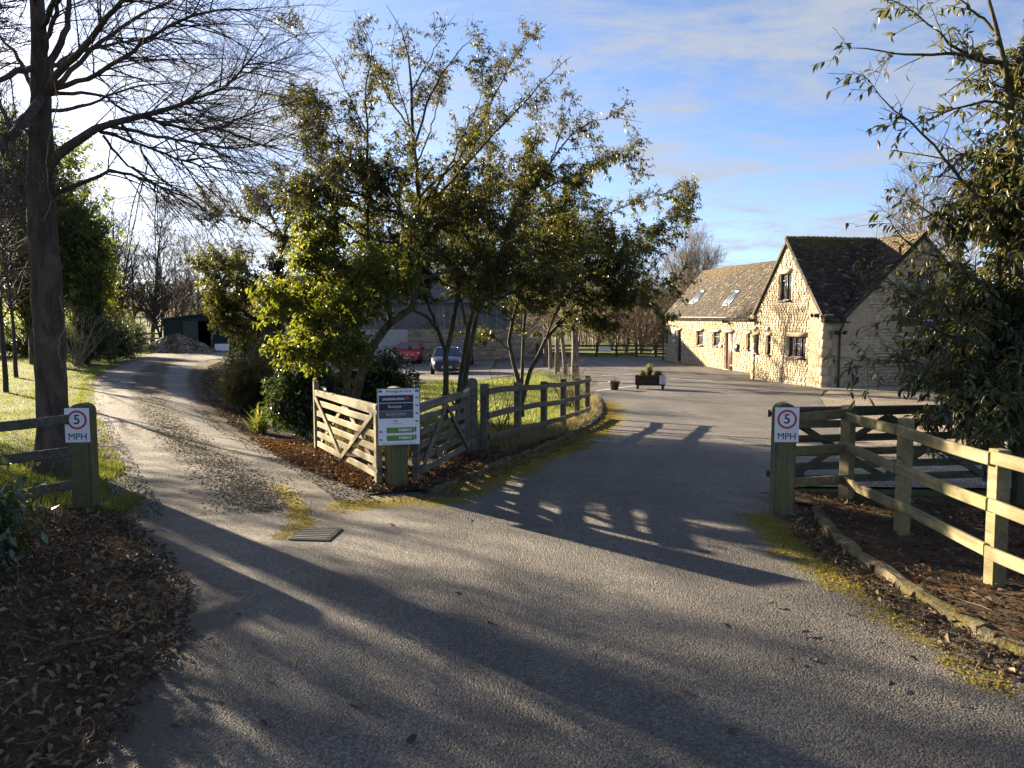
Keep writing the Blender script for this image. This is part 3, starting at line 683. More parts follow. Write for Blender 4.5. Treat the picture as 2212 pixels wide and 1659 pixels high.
def gab_limit(z): return (0, A_GAB) if z <= EAVE else ((A_GAB / 2) * (z - EAVE) / (RIDGE - EAVE) + 0.10, A_GAB - (A_GAB / 2) * (z - EAVE) / (RIDGE - EAVE) - 0.10)
def front_limit(z): return (0, B_MAIN + W_M) if z <= EAVE else (B_MAIN + HALF_M * (z - EAVE) / (RIDGE - EAVE) + 0.10, B_MAIN + W_M - HALF_M * (z - EAVE) / (RIDGE - EAVE) - 0.10)
TH = 0.35
w_gab = hobj('gable_wall', poly_wall('gable_wall', [(0.0, BASE), (A_GAB, BASE), (A_GAB, EAVE), (A_GAB / 2, RIDGE), (0.0, EAVE)], list(op_gab.values()), fr_gab, oV, TH))
w_wing = hobj('wing_wall', poly_wall('wing_wall', [(A_GAB + 0.01, BASE), (A_END, BASE), (A_END, EAVE), (A_GAB + 0.01, EAVE)], list(op_wing.values()), fr_wing, oV, TH))
w_front = hobj('front_wall', poly_wall('front_wall', [(TH + 0.01, BASE), (B_MAIN + W_M, BASE), (B_MAIN + W_M, EAVE), (RB, RIDGE), (B_MAIN, EAVE), (TH + 0.01, EAVE)], list(op_front.values()), fr_front, oU, TH))
w_ret = hobj('return_wall', poly_wall('return_wall', [(TH + .01, BASE), (B_WING, BASE), (B_WING, EAVE), (TH + .01, EAVE)], [], lambda s, z: HB(A_GAB, s, z), U, TH))
w_end = hobj('end_wall', poly_wall('end_wall', [(B_WING + TH + .01, BASE), (B_WING + 5.3, BASE), (B_WING + 5.3, EAVE), (WR_B, WRIDGE), (B_WING + TH + .01, EAVE + 0.2)], [], lambda s, z: HB(A_END, s, z), U, TH))
w_back = hobj('back_wall', poly_wall('back_wall', [(0.4, BASE), (A_END - .4, BASE), (A_END - .4, EAVE), (0.4, EAVE)], [], lambda s, z: HB(s, B_MAIN + W_M - 0.01 if s < 9 else B_WING + 5.3, z), Vv, TH))
def lintel_rects(op, up=0.17, side=0.16): a, b, c, d = op; return (a - side, b + side, d, d + up)
hole_g = list(op_gab.values()) + [lintel_rects(op_gab[k], 0.19 if k in ('up', 'tri') else 0.13, 0.10 if k != 'up' else .04) for k in op_gab] + [(0, 0.30, BASE, EAVE + .12), (A_GAB - 0.3, A_GAB, BASE, EAVE)]
hole_w = list(op_wing.values()) + [lintel_rects(op_wing[k], 0.14, 0.16) for k in op_wing]
hole_f = list(op_front.values()) + [lintel_rects(op_front['fu'], 0.2, 0.1), (0, 0.36, BASE, EAVE)]
# the stones that show largest are parts of their own
stone_wall('g', courses(0, A_GAB, -1.2, RIDGE - 0.2, hole_g, gab_limit, .085, .125, .12, .29), fr_gab, oV, w_gab, n_obj=150, near=lambda r: r[0])
stone_wall('w', courses(A_GAB + .01, A_END, -1.2, EAVE - 0.02, hole_w, lambda z: (A_GAB, A_END), .09, .13, .13, .32), fr_wing, oV, w_wing)
stone_wall('f', courses(0, B_MAIN + W_M, -1.2, RIDGE - 0.2, hole_f, front_limit, .10, .135, .16, .38), fr_front, oU, w_front, n_obj=150, near=lambda r: r[1] + (0 if r[3] < 4 else 9))
stone_wall('e', courses(B_WING, B_WING + 5.3, -1.2, EAVE, [], lambda z: (B_WING, B_WING + 5.3), .13, .2, .3, .6), lambda s, z: HB(A_END, s, z), U, w_end)
# quoins
z = -1.2; k = 0; C = []
while z < EAVE + 0.1:
    hh = random.uniform(0.26, 0.36); hh = min(hh, EAVE + 0.12 - z); la, lb = (0.29, 0.20) if k % 2 else (0.19, 0.34)
    p = [HB(a, b, zz) for a in (-0.035, la) for b in (-0.035, lb) for zz in (z + .006, z + hh - .006)]
    o = obj('quoin', mesh('quoin', *boxes_arr(np.array([p])), M['ashlar']), w_gab); z += hh; k += 1
z = -1.2
while z < EAVE:
    hh = min(random.uniform(.26, .36), EAVE - z); p = [HB(a, b, zz) for a in (A_GAB - 0.27, A_GAB + 0.03) for b in (-0.035, 0.2) for zz in (z + .006, z + hh - .006)]
    obj('quoin', mesh('quoin', *boxes_arr(np.array([p])), M['ashlar']), w_gab); z += hh
def fbox(name, mat, frame, outw, s0, s1, za, zb, d0, d1, parent):
    c = [frame(s, z) + outw * d for s in (s0, s1) for d in (d1, d0) for z in (za, zb)]
    return obj(name, mesh(name, *boxes_arr(np.array([c])), mat), parent)
def window(op, frame, outw, lay, lint=(0.17, 0.14), sill=True, glass='window_glass'):
    """lay: vertical divisions as fractions and, per light, the height fraction of its transom (0 none)"""
    a, b, c, d = op; rv = -0.09
    w = empty('window'); w.parent = house; w.location = -house.location
    f = 0.055
    fbox('frame', M['brown_upvc'], frame, outw, a, a + f, c, d, rv - .06, rv, w); fbox('frame', M['brown_upvc'], frame, outw, b - f, b, c, d, rv - .06, rv, w)
    fbox('frame', M['brown_upvc'], frame, outw, a + f, b - f, d - f, d, rv - .06, rv, w); fbox('frame', M['brown_upvc'], frame, outw, a + f, b - f, c, c + f, rv - .06, rv, w)
    xs = [a + f] + [a + (b - a) * q for q in lay[0]] + [b - f]
    for q in lay[0]: x = a + (b - a) * q; fbox('mullion', M['brown_upvc'], frame, outw, x - .03, x + .03, c + f, d - f, rv - .06, rv + .012, w)
    for i, tr in enumerate(lay[1]):
        x0, x1 = xs[i], xs[i + 1]
        if i > 0: x0 += .03
        if i < len(lay[1]) - 1: x1 -= .03
        fbox('pane', M[glass], frame, outw, x0, x1, c + f, d - f, rv - .04, rv - .028, w)
        if tr: zt = c + (d - c) * tr; fbox('transom', M['brown_upvc'], frame, outw, x0, x1, zt - .025, zt + .025, rv - .06, rv + .006, w)
    if sill: fbox('sill', M['brown_upvc'], frame, outw, a - .02, b + .02, c - .05, c + .012, -0.09, 0.07, w)
    l = lintel_rects(op, lint[0], lint[1]); fbox('lintel', M['ashlar'], frame, outw, l[0] + .01, l[1] - .01, l[2] + .004, l[3] - .006, -0.05, 0.036, w)
    return w
for k in ('w1', 'w2', 'w3', 'w4'): window(op_wing[k], fr_wing, oV, ([], [0.66]), (0.14, 0.16))
for k in ('w5', 'w6'): window(op_gab[k], fr_gab, oV, ([], [0.62]), (0.13, 0.10))
window(op_gab['up'], fr_gab, oV, ([0.5], [0, 0.74]), (0.19, 0.04)); window(op_gab['tri'], fr_gab, oV, ([0.34, 0.66], [0, 0.66, 0]), (0.19, 0.10)); window(op_front['fu'], fr_front, oU, ([0.5], [0.7, 0]), (0.2, 0.1))
def door(op, frame, outw, glazed):
    a, b, c, d = op; w = empty('door'); w.parent = house; w.location = -house.location; f = 0.07; rv = -0.10
    m = M['brown_upvc']
    fbox('frame', m, frame, outw, a, a + f, c, d, rv - .06, rv, w); fbox('frame', m, frame, outw, b - f, b, c, d, rv - .06, rv, w); fbox('frame', m, frame, outw, a + f, b - f, d - f, d, rv - .06, rv, w)
    if glazed:
        for i in range(4):
            z0 = c + (d - f - c) * i / 4; z1 = c + (d - f - c) * (i + 1) / 4; fbox('rail', m, frame, outw, a + f, b - f, z0, z0 + .09, rv - .05, rv - .01, w); fbox('pane', M['window_glass'], frame, outw, a + f, b - f, z0 + .09, z1, rv - .04, rv - .03, w)
    else:
        fbox('leaf_panel', M['door_paint'], frame, outw, a + f, b - f, c, d - f, rv - .05, rv - .012, w)
        mid = a + (b - a) * 0.40; fbox('pane', M['window_glass'], frame, outw, mid - .05, mid + .05, c + .5, d - .35, rv - .03, rv - .006, w)
        fbox('letterbox', M['steel'], frame, outw, mid - .1, mid + .1, c + .18, c + .24, rv - .012, rv + .006, w)
    fbox('handle', M['steel'], frame, outw, a + f + .05, a + f + .09, c + .92, c + 1.1, rv - .012, rv + .04, w)
    fbox('threshold', M['ashlar'], frame, outw, a - .02, b + .02, c - .12, c, -0.1, 0.10, w)
    l = lintel_rects(op, 0.14, 0.16); fbox('lintel', M['ashlar'], frame, outw, l[0] + .01, l[1] - .01, l[2] + .004, l[3] - .006, -0.05, 0.036, w)
M['door_paint'] = plain('aubergine_door', (0.085, 0.048, 0.050), 0.4, var=0.06)
door(op_wing['d1'], fr_wing, oV, True); door(op_wing['d2'], fr_wing, oV, False)
# plaques and fittings on the walls
def plaque(name, mat, rc, frame, outw, b0, label=None):
    a, b, c, d = rect_b(*rc, b0); o = fbox(name, mat, frame, outw, a, b, c, d, 0.05, 0.075, None); o.parent = house; o.location = -house.location
    if label: o['label'] = label
    return o
plaque('wall_plaque', M['white_board'], (457, 1003, 490, 1065), fr_wing, oV, B_WING, 'white plaque beside the glazed door'); plaque('wall_plaque', M['white_board'], (470, 1090, 488, 1118), fr_wing, oV, B_WING, 'small white plaque under the larger one')
plaque('wall_plaque', M['white_board'], (905, 1130, 930, 1165), fr_wing, oV, B_WING, 'small white plaque left of the brown door'); plaque('wall_plaque', M['slate_print'], (1043, 1130, 1085, 1200), fr_wing, oV, B_WING, 'slate grey plaque right of the brown door')
plaque('wall_vent', M['white_board'], (1240, 962, 1256, 992), fr_gab, oV, 0); plaque('wall_vent', M['white_board'], (1350, 965, 1370, 1000), fr_gab, oV, 0)
def floodlight(p, outw, side):
    w = empty('floodlight'); w.parent = house; w.location = -house.location; p = np.array(p)
    bm = bmesh.new(); cyl_bm(bm, p, p + outw * .18, .016, seg=6); bobj('bracket', bm, M['black_metal'], w)
    for s in (-1, 1):
        c = p + outw * 0.22 + side * s * 0.17; bm = bmesh.new(); bx(bm, -.09, .09, -.05, .05, -.07, .07, .015)
        d = Vector(outw + side * s * .7 - Zv * .5); bmesh.ops.transform(bm, matrix=Matrix.Translation(Vector(c)) @ d.to_track_quat('Y', 'Z').to_matrix().to_4x4(), verts=bm.verts); bobj('lamp_head', bm, M['black_metal'], w)
    bm = bmesh.new(); cyl_bm(bm, p + outw * .2 - side * .17, p + outw * .2 + side * .17, .014, seg=6); bobj('arm', bm, M['black_metal'], w)
floodlight(fr_gab(*to_b(*z4(1845, 862), 0)), oV, U); floodlight(fr_wing(*to_b(*z4(985, 920), B_WING)), oV, U); floodlight(fr_wing(*to_b(*z4(380, 890), B_WING)), oV, U)
floodlight(fr_gab(A_GAB - .25, EAVE - .15), oV, U); floodlight(fr_front(0.55, 1.35), oU, Vv)

# ---- roofs: every slate is a little slab; those that show largest are parts
unit_tile = mesh('tile', *boxes_arr(np.array([[(x, y, z) for x in (0, 1) for y in (0, 1) for z in (0, 1)]], float)), M['slate'])
TILE_BUDGET = [300]
def roof_plane(parent, o, ex, L, es, S, up, keep, tw=0.22, ex_h=0.13, n_obj=0, back=0.0):
    """o: eave corner, ex along the eave, es up the slope, up: outward normal"""
    Cs = []; row = 0; s = -0.02
    lst = []
    while s < S:
        x = -random.uniform(0, tw)
        while x < L:
            w = tw * random.uniform(0.72, 1.25); x0 = max(x, 0); x1 = min(x + w, L)
            if x1 - x0 > 0.04 and keep((x0 + x1) / 2, s + ex_h * .6): lst.append((x0, x1, s))
            x += w
        s += ex_h * (1.08 - 0.25 * s / S); row += 1
    for i, (x0, x1, s) in enumerate(lst):
        th = random.uniform(0.016, 0.032); ln = ex_h * 1.7; lift = random.uniform(0.0, 0.010); tilt = 0.03
        p = o + ex * (x0 + .004) + es * (s + random.uniform(-.012, .012)) + up * (tilt + lift); dx = ex * (x1 - x0 - .008); dy = es * ln - up * (tilt + lift) * 0.9; dz = up * th
        if i < n_obj:
            q = bpy.data.objects.new('tile', unit_tile); col.objects.link(q); q.parent = parent
            q.matrix_local = Matrix(((dx[0], dy[0], dz[0], p[0]), (dx[1], dy[1], dz[1], p[1]), (dx[2], dy[2], dz[2], p[2]), (0, 0, 0, 1)))
        else: Cs.append([p + a * dx + b * dy + c * dz for a in (0, 1) for b in (0, 1) for c in (0, 1)])
    if Cs:
        V, Fq = boxes_arr(np.array(Cs)); q = obj('slates', mesh('slates', V, Fq, M['slate']), parent); q['kind'] = 'stuff'
def slab(name, pts, up, th, mat, parent):
    n = len(pts); V = [p for p in pts] + [p - up * th for p in pts]; bm = bmesh.new(); vs = [bm.verts.new(p) for p in V]
    bm.faces.new(vs[:n]); bm.faces.new(vs[n:][::-1])
    for i in range(n): bm.faces.new((vs[i], vs[i + n], vs[(i + 1) % n + n], vs[(i + 1) % n]))
    bmesh.ops.recalc_face_normals(bm, faces=bm.faces); return bobj(name, bm, mat, parent)
M['roof_felt'] = plain('roof_battens', (0.03, 0.027, 0.024), 0.9)
def unit(v): return v / np.linalg.norm(v)
roof = empty('roof'); roof.parent = house; roof.location = -house.location
ov = 0.10
# wing, slope to the yard
es = unit(HB(0, WR_B, WRIDGE) - HB(0, B_WING, EAVE)); upw = unit(np.cross(U, es)); upw = upw if upw[2] > 0 else -upw
Sw = np.linalg.norm(HB(0, WR_B, WRIDGE) - HB(0, B_WING, EAVE)) + 0.25; ow = HB(A_GAB - 0.0, B_WING, EAVE) - es * 0.25 + upw * 0.02
slab('roof_slab', [ow, ow + U * (A_END + ov - A_GAB), ow + U * (A_END + ov - A_GAB) + es * Sw, ow + es * Sw], upw, 0.1, M['roof_felt'], roof)
sk = []
for zx, zy in ((700, 695), (1022, 705)):
    d = ray(*z4(zx, zy)); t = ((ow - CAM) @ upw) / (d @ upw); p = CAM + d * t - ow; sk.append((float(p @ U), float(p @ es)))
def keep_w(x, s): return not any(abs(x - a) < 0.42 and abs(s - b) < 0.62 for a, b in sk)
roof_plane(roof, ow, U, A_END + ov - A_GAB, es, Sw, upw, keep_w, n_obj=300)
esb = unit(HB(0, WR_B, WRIDGE) - HB(0, B_WING + 5.3, EAVE)); upb = unit(np.cross(esb, U)); upb = upb if upb[2] > 0 else -upb; ob_ = HB(A_GAB, B_WING + 5.3, EAVE) - esb * .25
slab('roof_slab', [ob_, ob_ + U * (A_END + ov - A_GAB), ob_ + U * (A_END + ov - A_GAB) + esb * Sw, ob_ + esb * Sw], upb, 0.1, M['slate'], roof)
for (a, b) in sk:
    w = empty('skylight'); w.parent = house; w.location = -house.location
    for nm, mt, x0, x1, s0, s1, d0, d1 in (('pane', 'skylight_glass', -.34, .34, -.5, .5, .0, .075), ('frame', 'steel', -.40, -.34, -.56, .56, 0, .09), ('frame', 'steel', .34, .40, -.56, .56, 0, .09), ('frame', 'steel', -.34, .34, .5, .56, 0, .09), ('frame', 'steel', -.34, .34, -.56, -.5, 0, .09)):
        c = [ow + U * (a + x) + es * (b + s) + upw * d for x in (x0, x1) for s in (s0, s1) for d in (d0, d1)]; obj(nm, mesh(nm, *boxes_arr(np.array([c])), M[mt]), w)
# cross gable, slope to the camera, and its far slope
hg = A_GAB / 2
e1 = unit(HB(hg, 0, RIDGE) - HB(0, 0, EAVE)); n1_ = unit(np.cross(Vv, e1)); n1_ = n1_ if n1_[2] > 0 else -n1_
S1 = np.linalg.norm(HB(hg, 0, RIDGE) - HB(0, 0, EAVE)) + 0.22; o1 = HB(0, -ov, EAVE) - e1 * 0.22 + n1_ * .02
Lc = RB + ov
def keep_c(x, s):
    b = x - ov; fr = max(0.0, (s - 0.22)) / (S1 - 0.22); return b < B_MAIN + HALF_M * fr - 0.02 
slab('roof_slab', [o1, o1 + Vv * (B_MAIN + ov), HB(hg, RB, RIDGE), HB(hg, -ov, RIDGE)], n1_, 0.1, M['roof_felt'], roof)
roof_plane(roof, o1, Vv, Lc, e1, S1, n1_, keep_c, 0.20, 0.12)
e2 = unit(HB(hg, 0, RIDGE) - HB(A_GAB, 0, EAVE)); n2_ = unit(np.cross(e2, Vv)); n2_ = n2_ if n2_[2] > 0 else -n2_; o2 = HB(A_GAB, -ov, EAVE) - e2 * .22
slab('roof_slab', [o2, o2 + Vv * (RB + ov), HB(hg, RB, RIDGE), HB(hg, -ov, RIDGE)], n2_, 0.1, M['slate'], roof)
# main range
e3 = unit(HB(0, RB, RIDGE) - HB(0, B_MAIN, EAVE)); n3_ = unit(np.cross(U, e3)); n3_ = n3_ if n3_[2] > 0 else -n3_
S3 = np.linalg.norm(HB(0, RB, RIDGE) - HB(0, B_MAIN, EAVE)) + 0.12; o3 = HB(-ov, B_MAIN, EAVE) - e3 * .12 + n3_ * .02; Lm = 10.0
def keep_m(x, s): a = x - ov; fr = max(0.0, s - .12) / (S3 - .12); return a < hg * fr + 0.02 or a > A_GAB - hg * fr
slab('roof_slab', [o3, HB(-ov + .12, B_MAIN, EAVE), HB(hg, RB, RIDGE), HB(-ov, RB, RIDGE)], n3_, 0.1, M['roof_felt'], roof)
slab('roof_slab', [HB(A_GAB, B_MAIN, EAVE), HB(Lm, B_MAIN, EAVE), HB(Lm, RB, RIDGE), HB(hg, RB, RIDGE)], n3_, 0.1, M['roof_felt'], roof)
roof_plane(roof, o3, U, Lm, e3, S3, n3_, keep_m, 0.20, 0.12)
e4 = unit(HB(0, RB, RIDGE) - HB(0, B_MAIN + W_M, EAVE)); n4_ = unit(np.cross(e4, U)); n4_ = n4_ if n4_[2] > 0 else -n4_; o4 = HB(-ov, B_MAIN + W_M, EAVE) - e4 * .22
slab('roof_slab', [o4, o4 + U * Lm, o4 + U * Lm + e4 * (S3 + .1), o4 + e4 * (S3 + .1)], n4_, 0.1, M['slate'], roof)
def ridge(p, q, parent=roof):
    d = q - p; L = np.linalg.norm(d); n = max(1, int(L / 0.42)); d = d / L; sd = unit(np.cross(d, Zv))
    for i in range(n):
        a = p + d * (L * i / n + .006); b = p + d * (L * (i + 1) / n - .006); r = 0.11; V = []; k = 5
        for e in (a, b):
            for j in range(k + 1): th = math.pi * j / k; V.append(e + sd * r * math.cos(th) + Zv * (r * .62 * math.sin(th) - .045))
        Fq = [(j, j + 1, j + k + 2, j + k + 1) for j in range(k)]; obj('ridge_tile', mesh('ridge_tile', V, Fq, M['slate']), parent)
ridge(HB(hg, -ov, RIDGE + .05), HB(hg, RB, RIDGE + .05)); ridge(HB(-ov, RB, RIDGE + .05), HB(Lm, RB, RIDGE + .05)); ridge(HB(A_GAB, WR_B, WRIDGE + .05), HB(A_END + ov, WR_B, WRIDGE + .05))
# verge mortar strips, eaves and rainwater goods
def strip(name, p, q, w, t, mat, up=(0, 0, 1)):
    o = beam(name, mat, p, q, w, t, None, 0.004, up); o.parent = house; o.location = -house.location; return o
strip('verge', HB(-.06, -.05, EAVE - .06), HB(hg, -.05, RIDGE - .06), .07, .09, M['mortar']); strip('verge', HB(A_GAB + .06, -.05, EAVE - .06), HB(hg, -.05, RIDGE - .06), .07, .09, M['mortar'])
strip('verge', HB(-.05, B_MAIN - .05, EAVE - .06), HB(-.05, RB, RIDGE - .06), .07, .09, M['mortar']); strip('verge', HB(-.05, B_MAIN + W_M + .05, EAVE - .06), HB(-.05, RB, RIDGE - .06), .07, .09, M['mortar'])
for nm, p in (('kneeler', HB(-.06, -.1, EAVE - .16)), ('kneeler', HB(A_GAB - .3, -.1, EAVE - .16))):
    c = [p + U * a + Vv * b + Zv * z_ for a in (0, .34) for b in (0, .14) for z_ in (0, .24)]; hobj(nm, mesh(nm, *boxes_arr(np.array([c])), M['ashlar']))
strip('fascia', HB(A_GAB + .02, B_WING - .13, EAVE - .10), HB(A_END + .12, B_WING - .13, EAVE - .10), .13, .03, M['cream_fascia'])
def gutter(p, q, r=0.06):
    p = np.array(p); q = np.array(q); d = unit(q - p); sd = unit(np.cross(d, Zv)); V = []; k = 7
    for e in (p, q):
        for rr in (r, r * .86):
            for j in range(k): th = math.pi + math.pi * j / (k - 1); V.append(e + sd * rr * math.cos(th) + Zv * rr * math.sin(th))
    Fq = [(j, j + 1, 2 * k + j + 1, 2 * k + j) for j in range(k - 1)] + [(k + j + 1, k + j, 3 * k + j, 3 * k + j + 1) for j in range(k - 1)] + [(0, k, 3 * k, 2 * k), (k - 1, 2 * k - 1, 4 * k - 1, 3 * k - 1)]
    hobj('gutter', mesh('gutter', V, Fq, M['dark_green_pvc'], True))
gutter(HB(A_GAB + .02, B_WING - .21, EAVE - .06), HB(A_END + .14, B_WING - .21, EAVE - .06)); gutter(HB(-.22, -.02, EAVE - .16), HB(-.22, B_MAIN + .12, EAVE - .16))
def pipe(pts, r=0.04):
    bm = bmesh.new()
    for a, b in zip(pts[:-1], pts[1:]): cyl_bm(bm, a, b, r, seg=8)
    o = bobj('downpipe', bm, M['dark_green_pvc'], house, True, tuple(-house.location))
pipe([HB(-.22, .66, EAVE - .2), HB(-.22, .62, EAVE - .34), HB(-.09, .60, EAVE - .52), HB(-.09, .60, -1.05)]); pipe([HB(A_END + .05, B_WING - .2, EAVE - .1), HB(A_END + .05, B_WING - .08, EAVE - .3), HB(A_END + .05, B_WING - .08, -1.0), HB(A_END + .05, B_WING - .35, -1.12)])
# weather vane on the ridge junction
wv = empty('weathervane'); wv.parent = house; wv.location = -house.location; vb = HB(hg, RB - .05, RIDGE)
def vcyl(nm, a, b, r, mt='black_metal'): bobj(nm, cyl_bm(bmesh.new(), a, b, r, seg=6), M[mt], wv)
vt = vb + Zv * 0.85; vcyl('rod', vb - Zv * .1, vt + Zv * .12, .012); vcyl('arm', vt - np.array((.24, 0, .05)), vt + np.array((.24, 0, -.05)), .009); vcyl('arm', vt - np.array((0, .24, .05)), vt + np.array((0, .24, -.05)), .009)
for s, L_ in ((-1, 'E'), (1, 'W')): text('lettering', L_, .14, M['black_metal'], wv, tuple(vt + np.array((.22 * s, 0, .03))))
bm = bmesh.new(); prof = [(-.02, 0), (.03, .03), (.07, .10), (.05, .17), (.09, .24), (.06, .27), (.03, .22), (-.01, .15), (-.07, .20), (-.10, .14), (-.06, .06)]
fr_ = [bm.verts.new((vt[0] - .12 + x, vt[1] - .008, vt[2] + .05 + z_)) for x, z_ in prof]; bk = [bm.verts.new((v.co.x, v.co.y + .016, v.co.z)) for v in fr_]; bm.faces.new(fr_); bm.faces.new(bk[::-1])
for i in range(len(prof)): j = (i + 1) % len(prof); bm.faces.new((fr_[j], fr_[i], bk[i], bk[j]))
bobj('cockerel', bm, plain('gilded_copper', (0.75, 0.55, 0.25), 0.35, 0.8), wv)
# the dark agent's board on the front gable
b0, zt_ = to_a(1962, 660, 0); b1, zb_ = to_a(2034, 704, 0); b1 = 2 * RB - b0 if False else b1
sgn = empty('wall_sign', tuple(HB(0, (b0 + b1) / 2, (zt_ + zb_) / 2)), ANG, 'dark wall sign with red emblem on the shaded front gable, behind leaves', 'sign')
sw, sh = (b1 - b0) / 2 + .04, (zt_ - zb_) / 2
box('board', M['black_print'], -sw, sw, -.09, -.05, -sh, sh, sgn, .004)
text('lettering', 'JACKSON-STOPS', .20, M['white_print'], sgn, (0, -.093, -sh * .35), sx=0.9, bold=.004)
def starburst(parent, loc, r, mat):
    bm = bmesh.new(); vs = []
    for i in range(18): rr = r if i % 2 else r * .72; a = math.tau * i / 18; vs.append(bm.verts.new((rr * math.cos(a), -.002, rr * math.sin(a))))
    bm.faces.new(vs[::-1]); r2 = bmesh.ops.extrude_face_region(bm, geom=bm.faces[:]); bmesh.ops.translate(bm, vec=(0, .004, 0), verts=[v for v in r2['geom'] if isinstance(v, bmesh.types.BMVert)])
    bobj('emblem', bm, mat, parent, loc=loc)
starburst(sgn, (0, -.093, sh * .45), .14, M['red_print'])

# ================================================================ barn behind the parking
barn_o = P(600, 681, 57.5); bl = np.array((barn_o[0], 57.5)); BAX = 19.3; BG = -1.4; BDEP = 9.0
barn = empty('barn', (bl[0], bl[1], BG), R(2.0), 'long barn with silvered timber boards above a stone block wall', 'barn')
z_mid = P(900, 712, 57.5)[2] - BG; z_top = P(900, 650, 57.5)[2] - BG; zr = z_top + 2.0
tb = NT('pale_render'); M['render'] = tb.done(tb.pbr(tb.mix(tb.rng(tb.noise(1.2, 6, .6), .35, .65), (0.33, 0.335, 0.31), (0.46, 0.46, 0.43)), 0.9, tb.bump(tb.noise(30, 4), .4, .01), 0, .2))
M['block'] = stone_mat('grey_blockwork', [(0, (0.20, 0.175, 0.14)), (0.5, (0.29, 0.255, 0.20)), (1, (0.38, 0.34, 0.27))])
bw = box('wall', M['mortar'], 0, BAX, 0, .3, -.4, z_mid, barn); box('wall', M['mortar'], 0, .3, .3, BDEP, -.4, z_top, barn); box('wall', M['mortar'], BAX - .3, BAX, .3, BDEP, -.4, z_mid, barn); box('wall', M['mortar'], .3, BAX - .3, BDEP - .3, BDEP, -.4, z_top, barn)
xr = (878 - 600) / 1740 * 57.5      # plaster ends beside the red car
box('render_panel', M['render'], .0, xr, -.03, -.002, -.3, z_mid - .01, barn)
ub = mesh('stone', unit_stones[0].vertices and np.array([v.co[:] for v in unit_stones[0].vertices]), np.array([p.vertices[:] for p in unit_stones[0].polygons]), M['block'])
zc = -.05; row = 0; nb_ = 0
while zc < z_mid - .03:
    hh = min(.21, z_mid - zc); x = xr + .01 - (.2 if row % 2 else 0)
    while x < BAX:
        w = random.uniform(.34, .5); x0 = max(x, xr + .01); x1 = min(x + w, BAX)
        if x1 - x0 > .05 and nb_ < 300:
            q = bpy.data.objects.new('stone', ub); col.objects.link(q); q.parent = bw; q.location = (x0 + .008, -.03 + random.uniform(-.008, .008), zc + .008); q.scale = (x1 - x0 - .016, .06, hh - .016); nb_ += 1
        x += w
    zc += hh; row += 1
x = -.02; ubd = mesh('board', *boxes_arr(np.array([[(a, b, c) for a in (0, 1) for b in (0, 1) for c in (0, 1)]], float)), M['barn_board'])
clad = empty('cladding'); clad.parent = barn; box('backing', M['black_metal'], .02, BAX - .02, .10, .26, z_mid, z_top, clad)
while x < BAX:
    w = random.uniform(.14, .20); q = bpy.data.objects.new('board', ubd); col.objects.link(q); q.parent = clad; q.location = (x, .02 + random.uniform(-.012, .012), z_mid - .08 + random.uniform(-.03, .02)); q.scale = (w - .022, .03, z_top - z_mid + .05); x += w
tc_ = NT('corrugated_sheet'); M['corr'] = tc_.done(tc_.pbr(tc_.mix(tc_.noise(.8, 6), (0.055, 0.058, 0.06), (0.10, 0.105, 0.11)), .6, None, .1, .4))
def corrug(name, p, ex, L, es, S, up, parent, pitch=.19):
    n = int(L / pitch * 4); V = []
    for i in range(n + 1):
        a = p + ex * (L * i / n) + up * (.035 * math.sin(i * math.pi / 2)); V += [a, a + es * S]
    return obj(name, mesh(name, V, [(2 * i, 2 * i + 2, 2 * i + 3, 2 * i + 1) for i in range(n)], M['corr'], True), parent)
eY = np.array((0, 1.0, 0)); eX = np.array((1.0, 0, 0)); hd = BDEP / 2
sl_ = unit(np.array((0, hd, zr - z_top))); nl = unit(np.array((0, -(zr - z_top), hd))); SL = math.hypot(hd, zr - z_top)
corrug('roof_sheet', np.array((-.3, 0, z_top)) - sl_ * .35, eX, BAX + .6, sl_, SL + .35, nl, barn)
sl2 = unit(np.array((0, -hd, zr - z_top))); nl2 = unit(np.array((0, zr - z_top, hd))); corrug('roof_sheet', np.array((-.3, BDEP, z_top)) - sl2 * .35, eX, BAX + .6, sl2, SL + .35, nl2, barn)
for xx in (0.0, BAX - .3):
    bm = bmesh.new(); vs = [bm.verts.new(q) for q in ((xx, .27, z_mid if xx else z_top), (xx, BDEP, z_mid if xx else z_top), (xx, BDEP, z_top), (xx, hd, zr - .05), (xx, .27, z_top))] if xx else [bm.verts.new(q) for q in ((0, .3, z_top), (0, BDEP, z_top), (0, hd, zr - .05))]
    f = bm.faces.new(vs); r2 = bmesh.ops.extrude_face_region(bm, geom=[f]); bmesh.ops.translate(bm, vec=(.3, 0, 0), verts=[v for v in r2['geom'] if isinstance(v, bmesh.types.BMVert)]); bobj('gable', bm, M['barn_board'], barn)

# ================================================================ dark green shed by the forecourt
s0 = P(354, 748, 47.0); s1 = P(505, 748, 47.0)
shed = empty('shed', (s0[0], 47.0, h(s0[0], 47.0)), 0, 'dark green timber shed with one door open at the end of the track', 'shed')
W_ = s1[0] - s0[0] + 2.0; zE = P(354, 690, 47)[2] - h(s0[0], 47); zP = P(440, 679, 47)[2] - h(s0[0], 47)
tg = NT('dark_green_boarding'); gz = tg.n('ShaderNodeSeparateXYZ'); tg.set(gz.inputs[0], tg.coord()); M['shed'] = tg.done(tg.pbr(tg.mix(tg.noise(3, 5), (0.014, 0.022, 0.020), (0.026, 0.038, 0.034)), .8, None, 0, .3))
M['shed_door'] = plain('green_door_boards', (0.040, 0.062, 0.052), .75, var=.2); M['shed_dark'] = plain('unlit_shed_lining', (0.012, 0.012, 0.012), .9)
pk = P(440, 748, 47)[0] - s0[0]
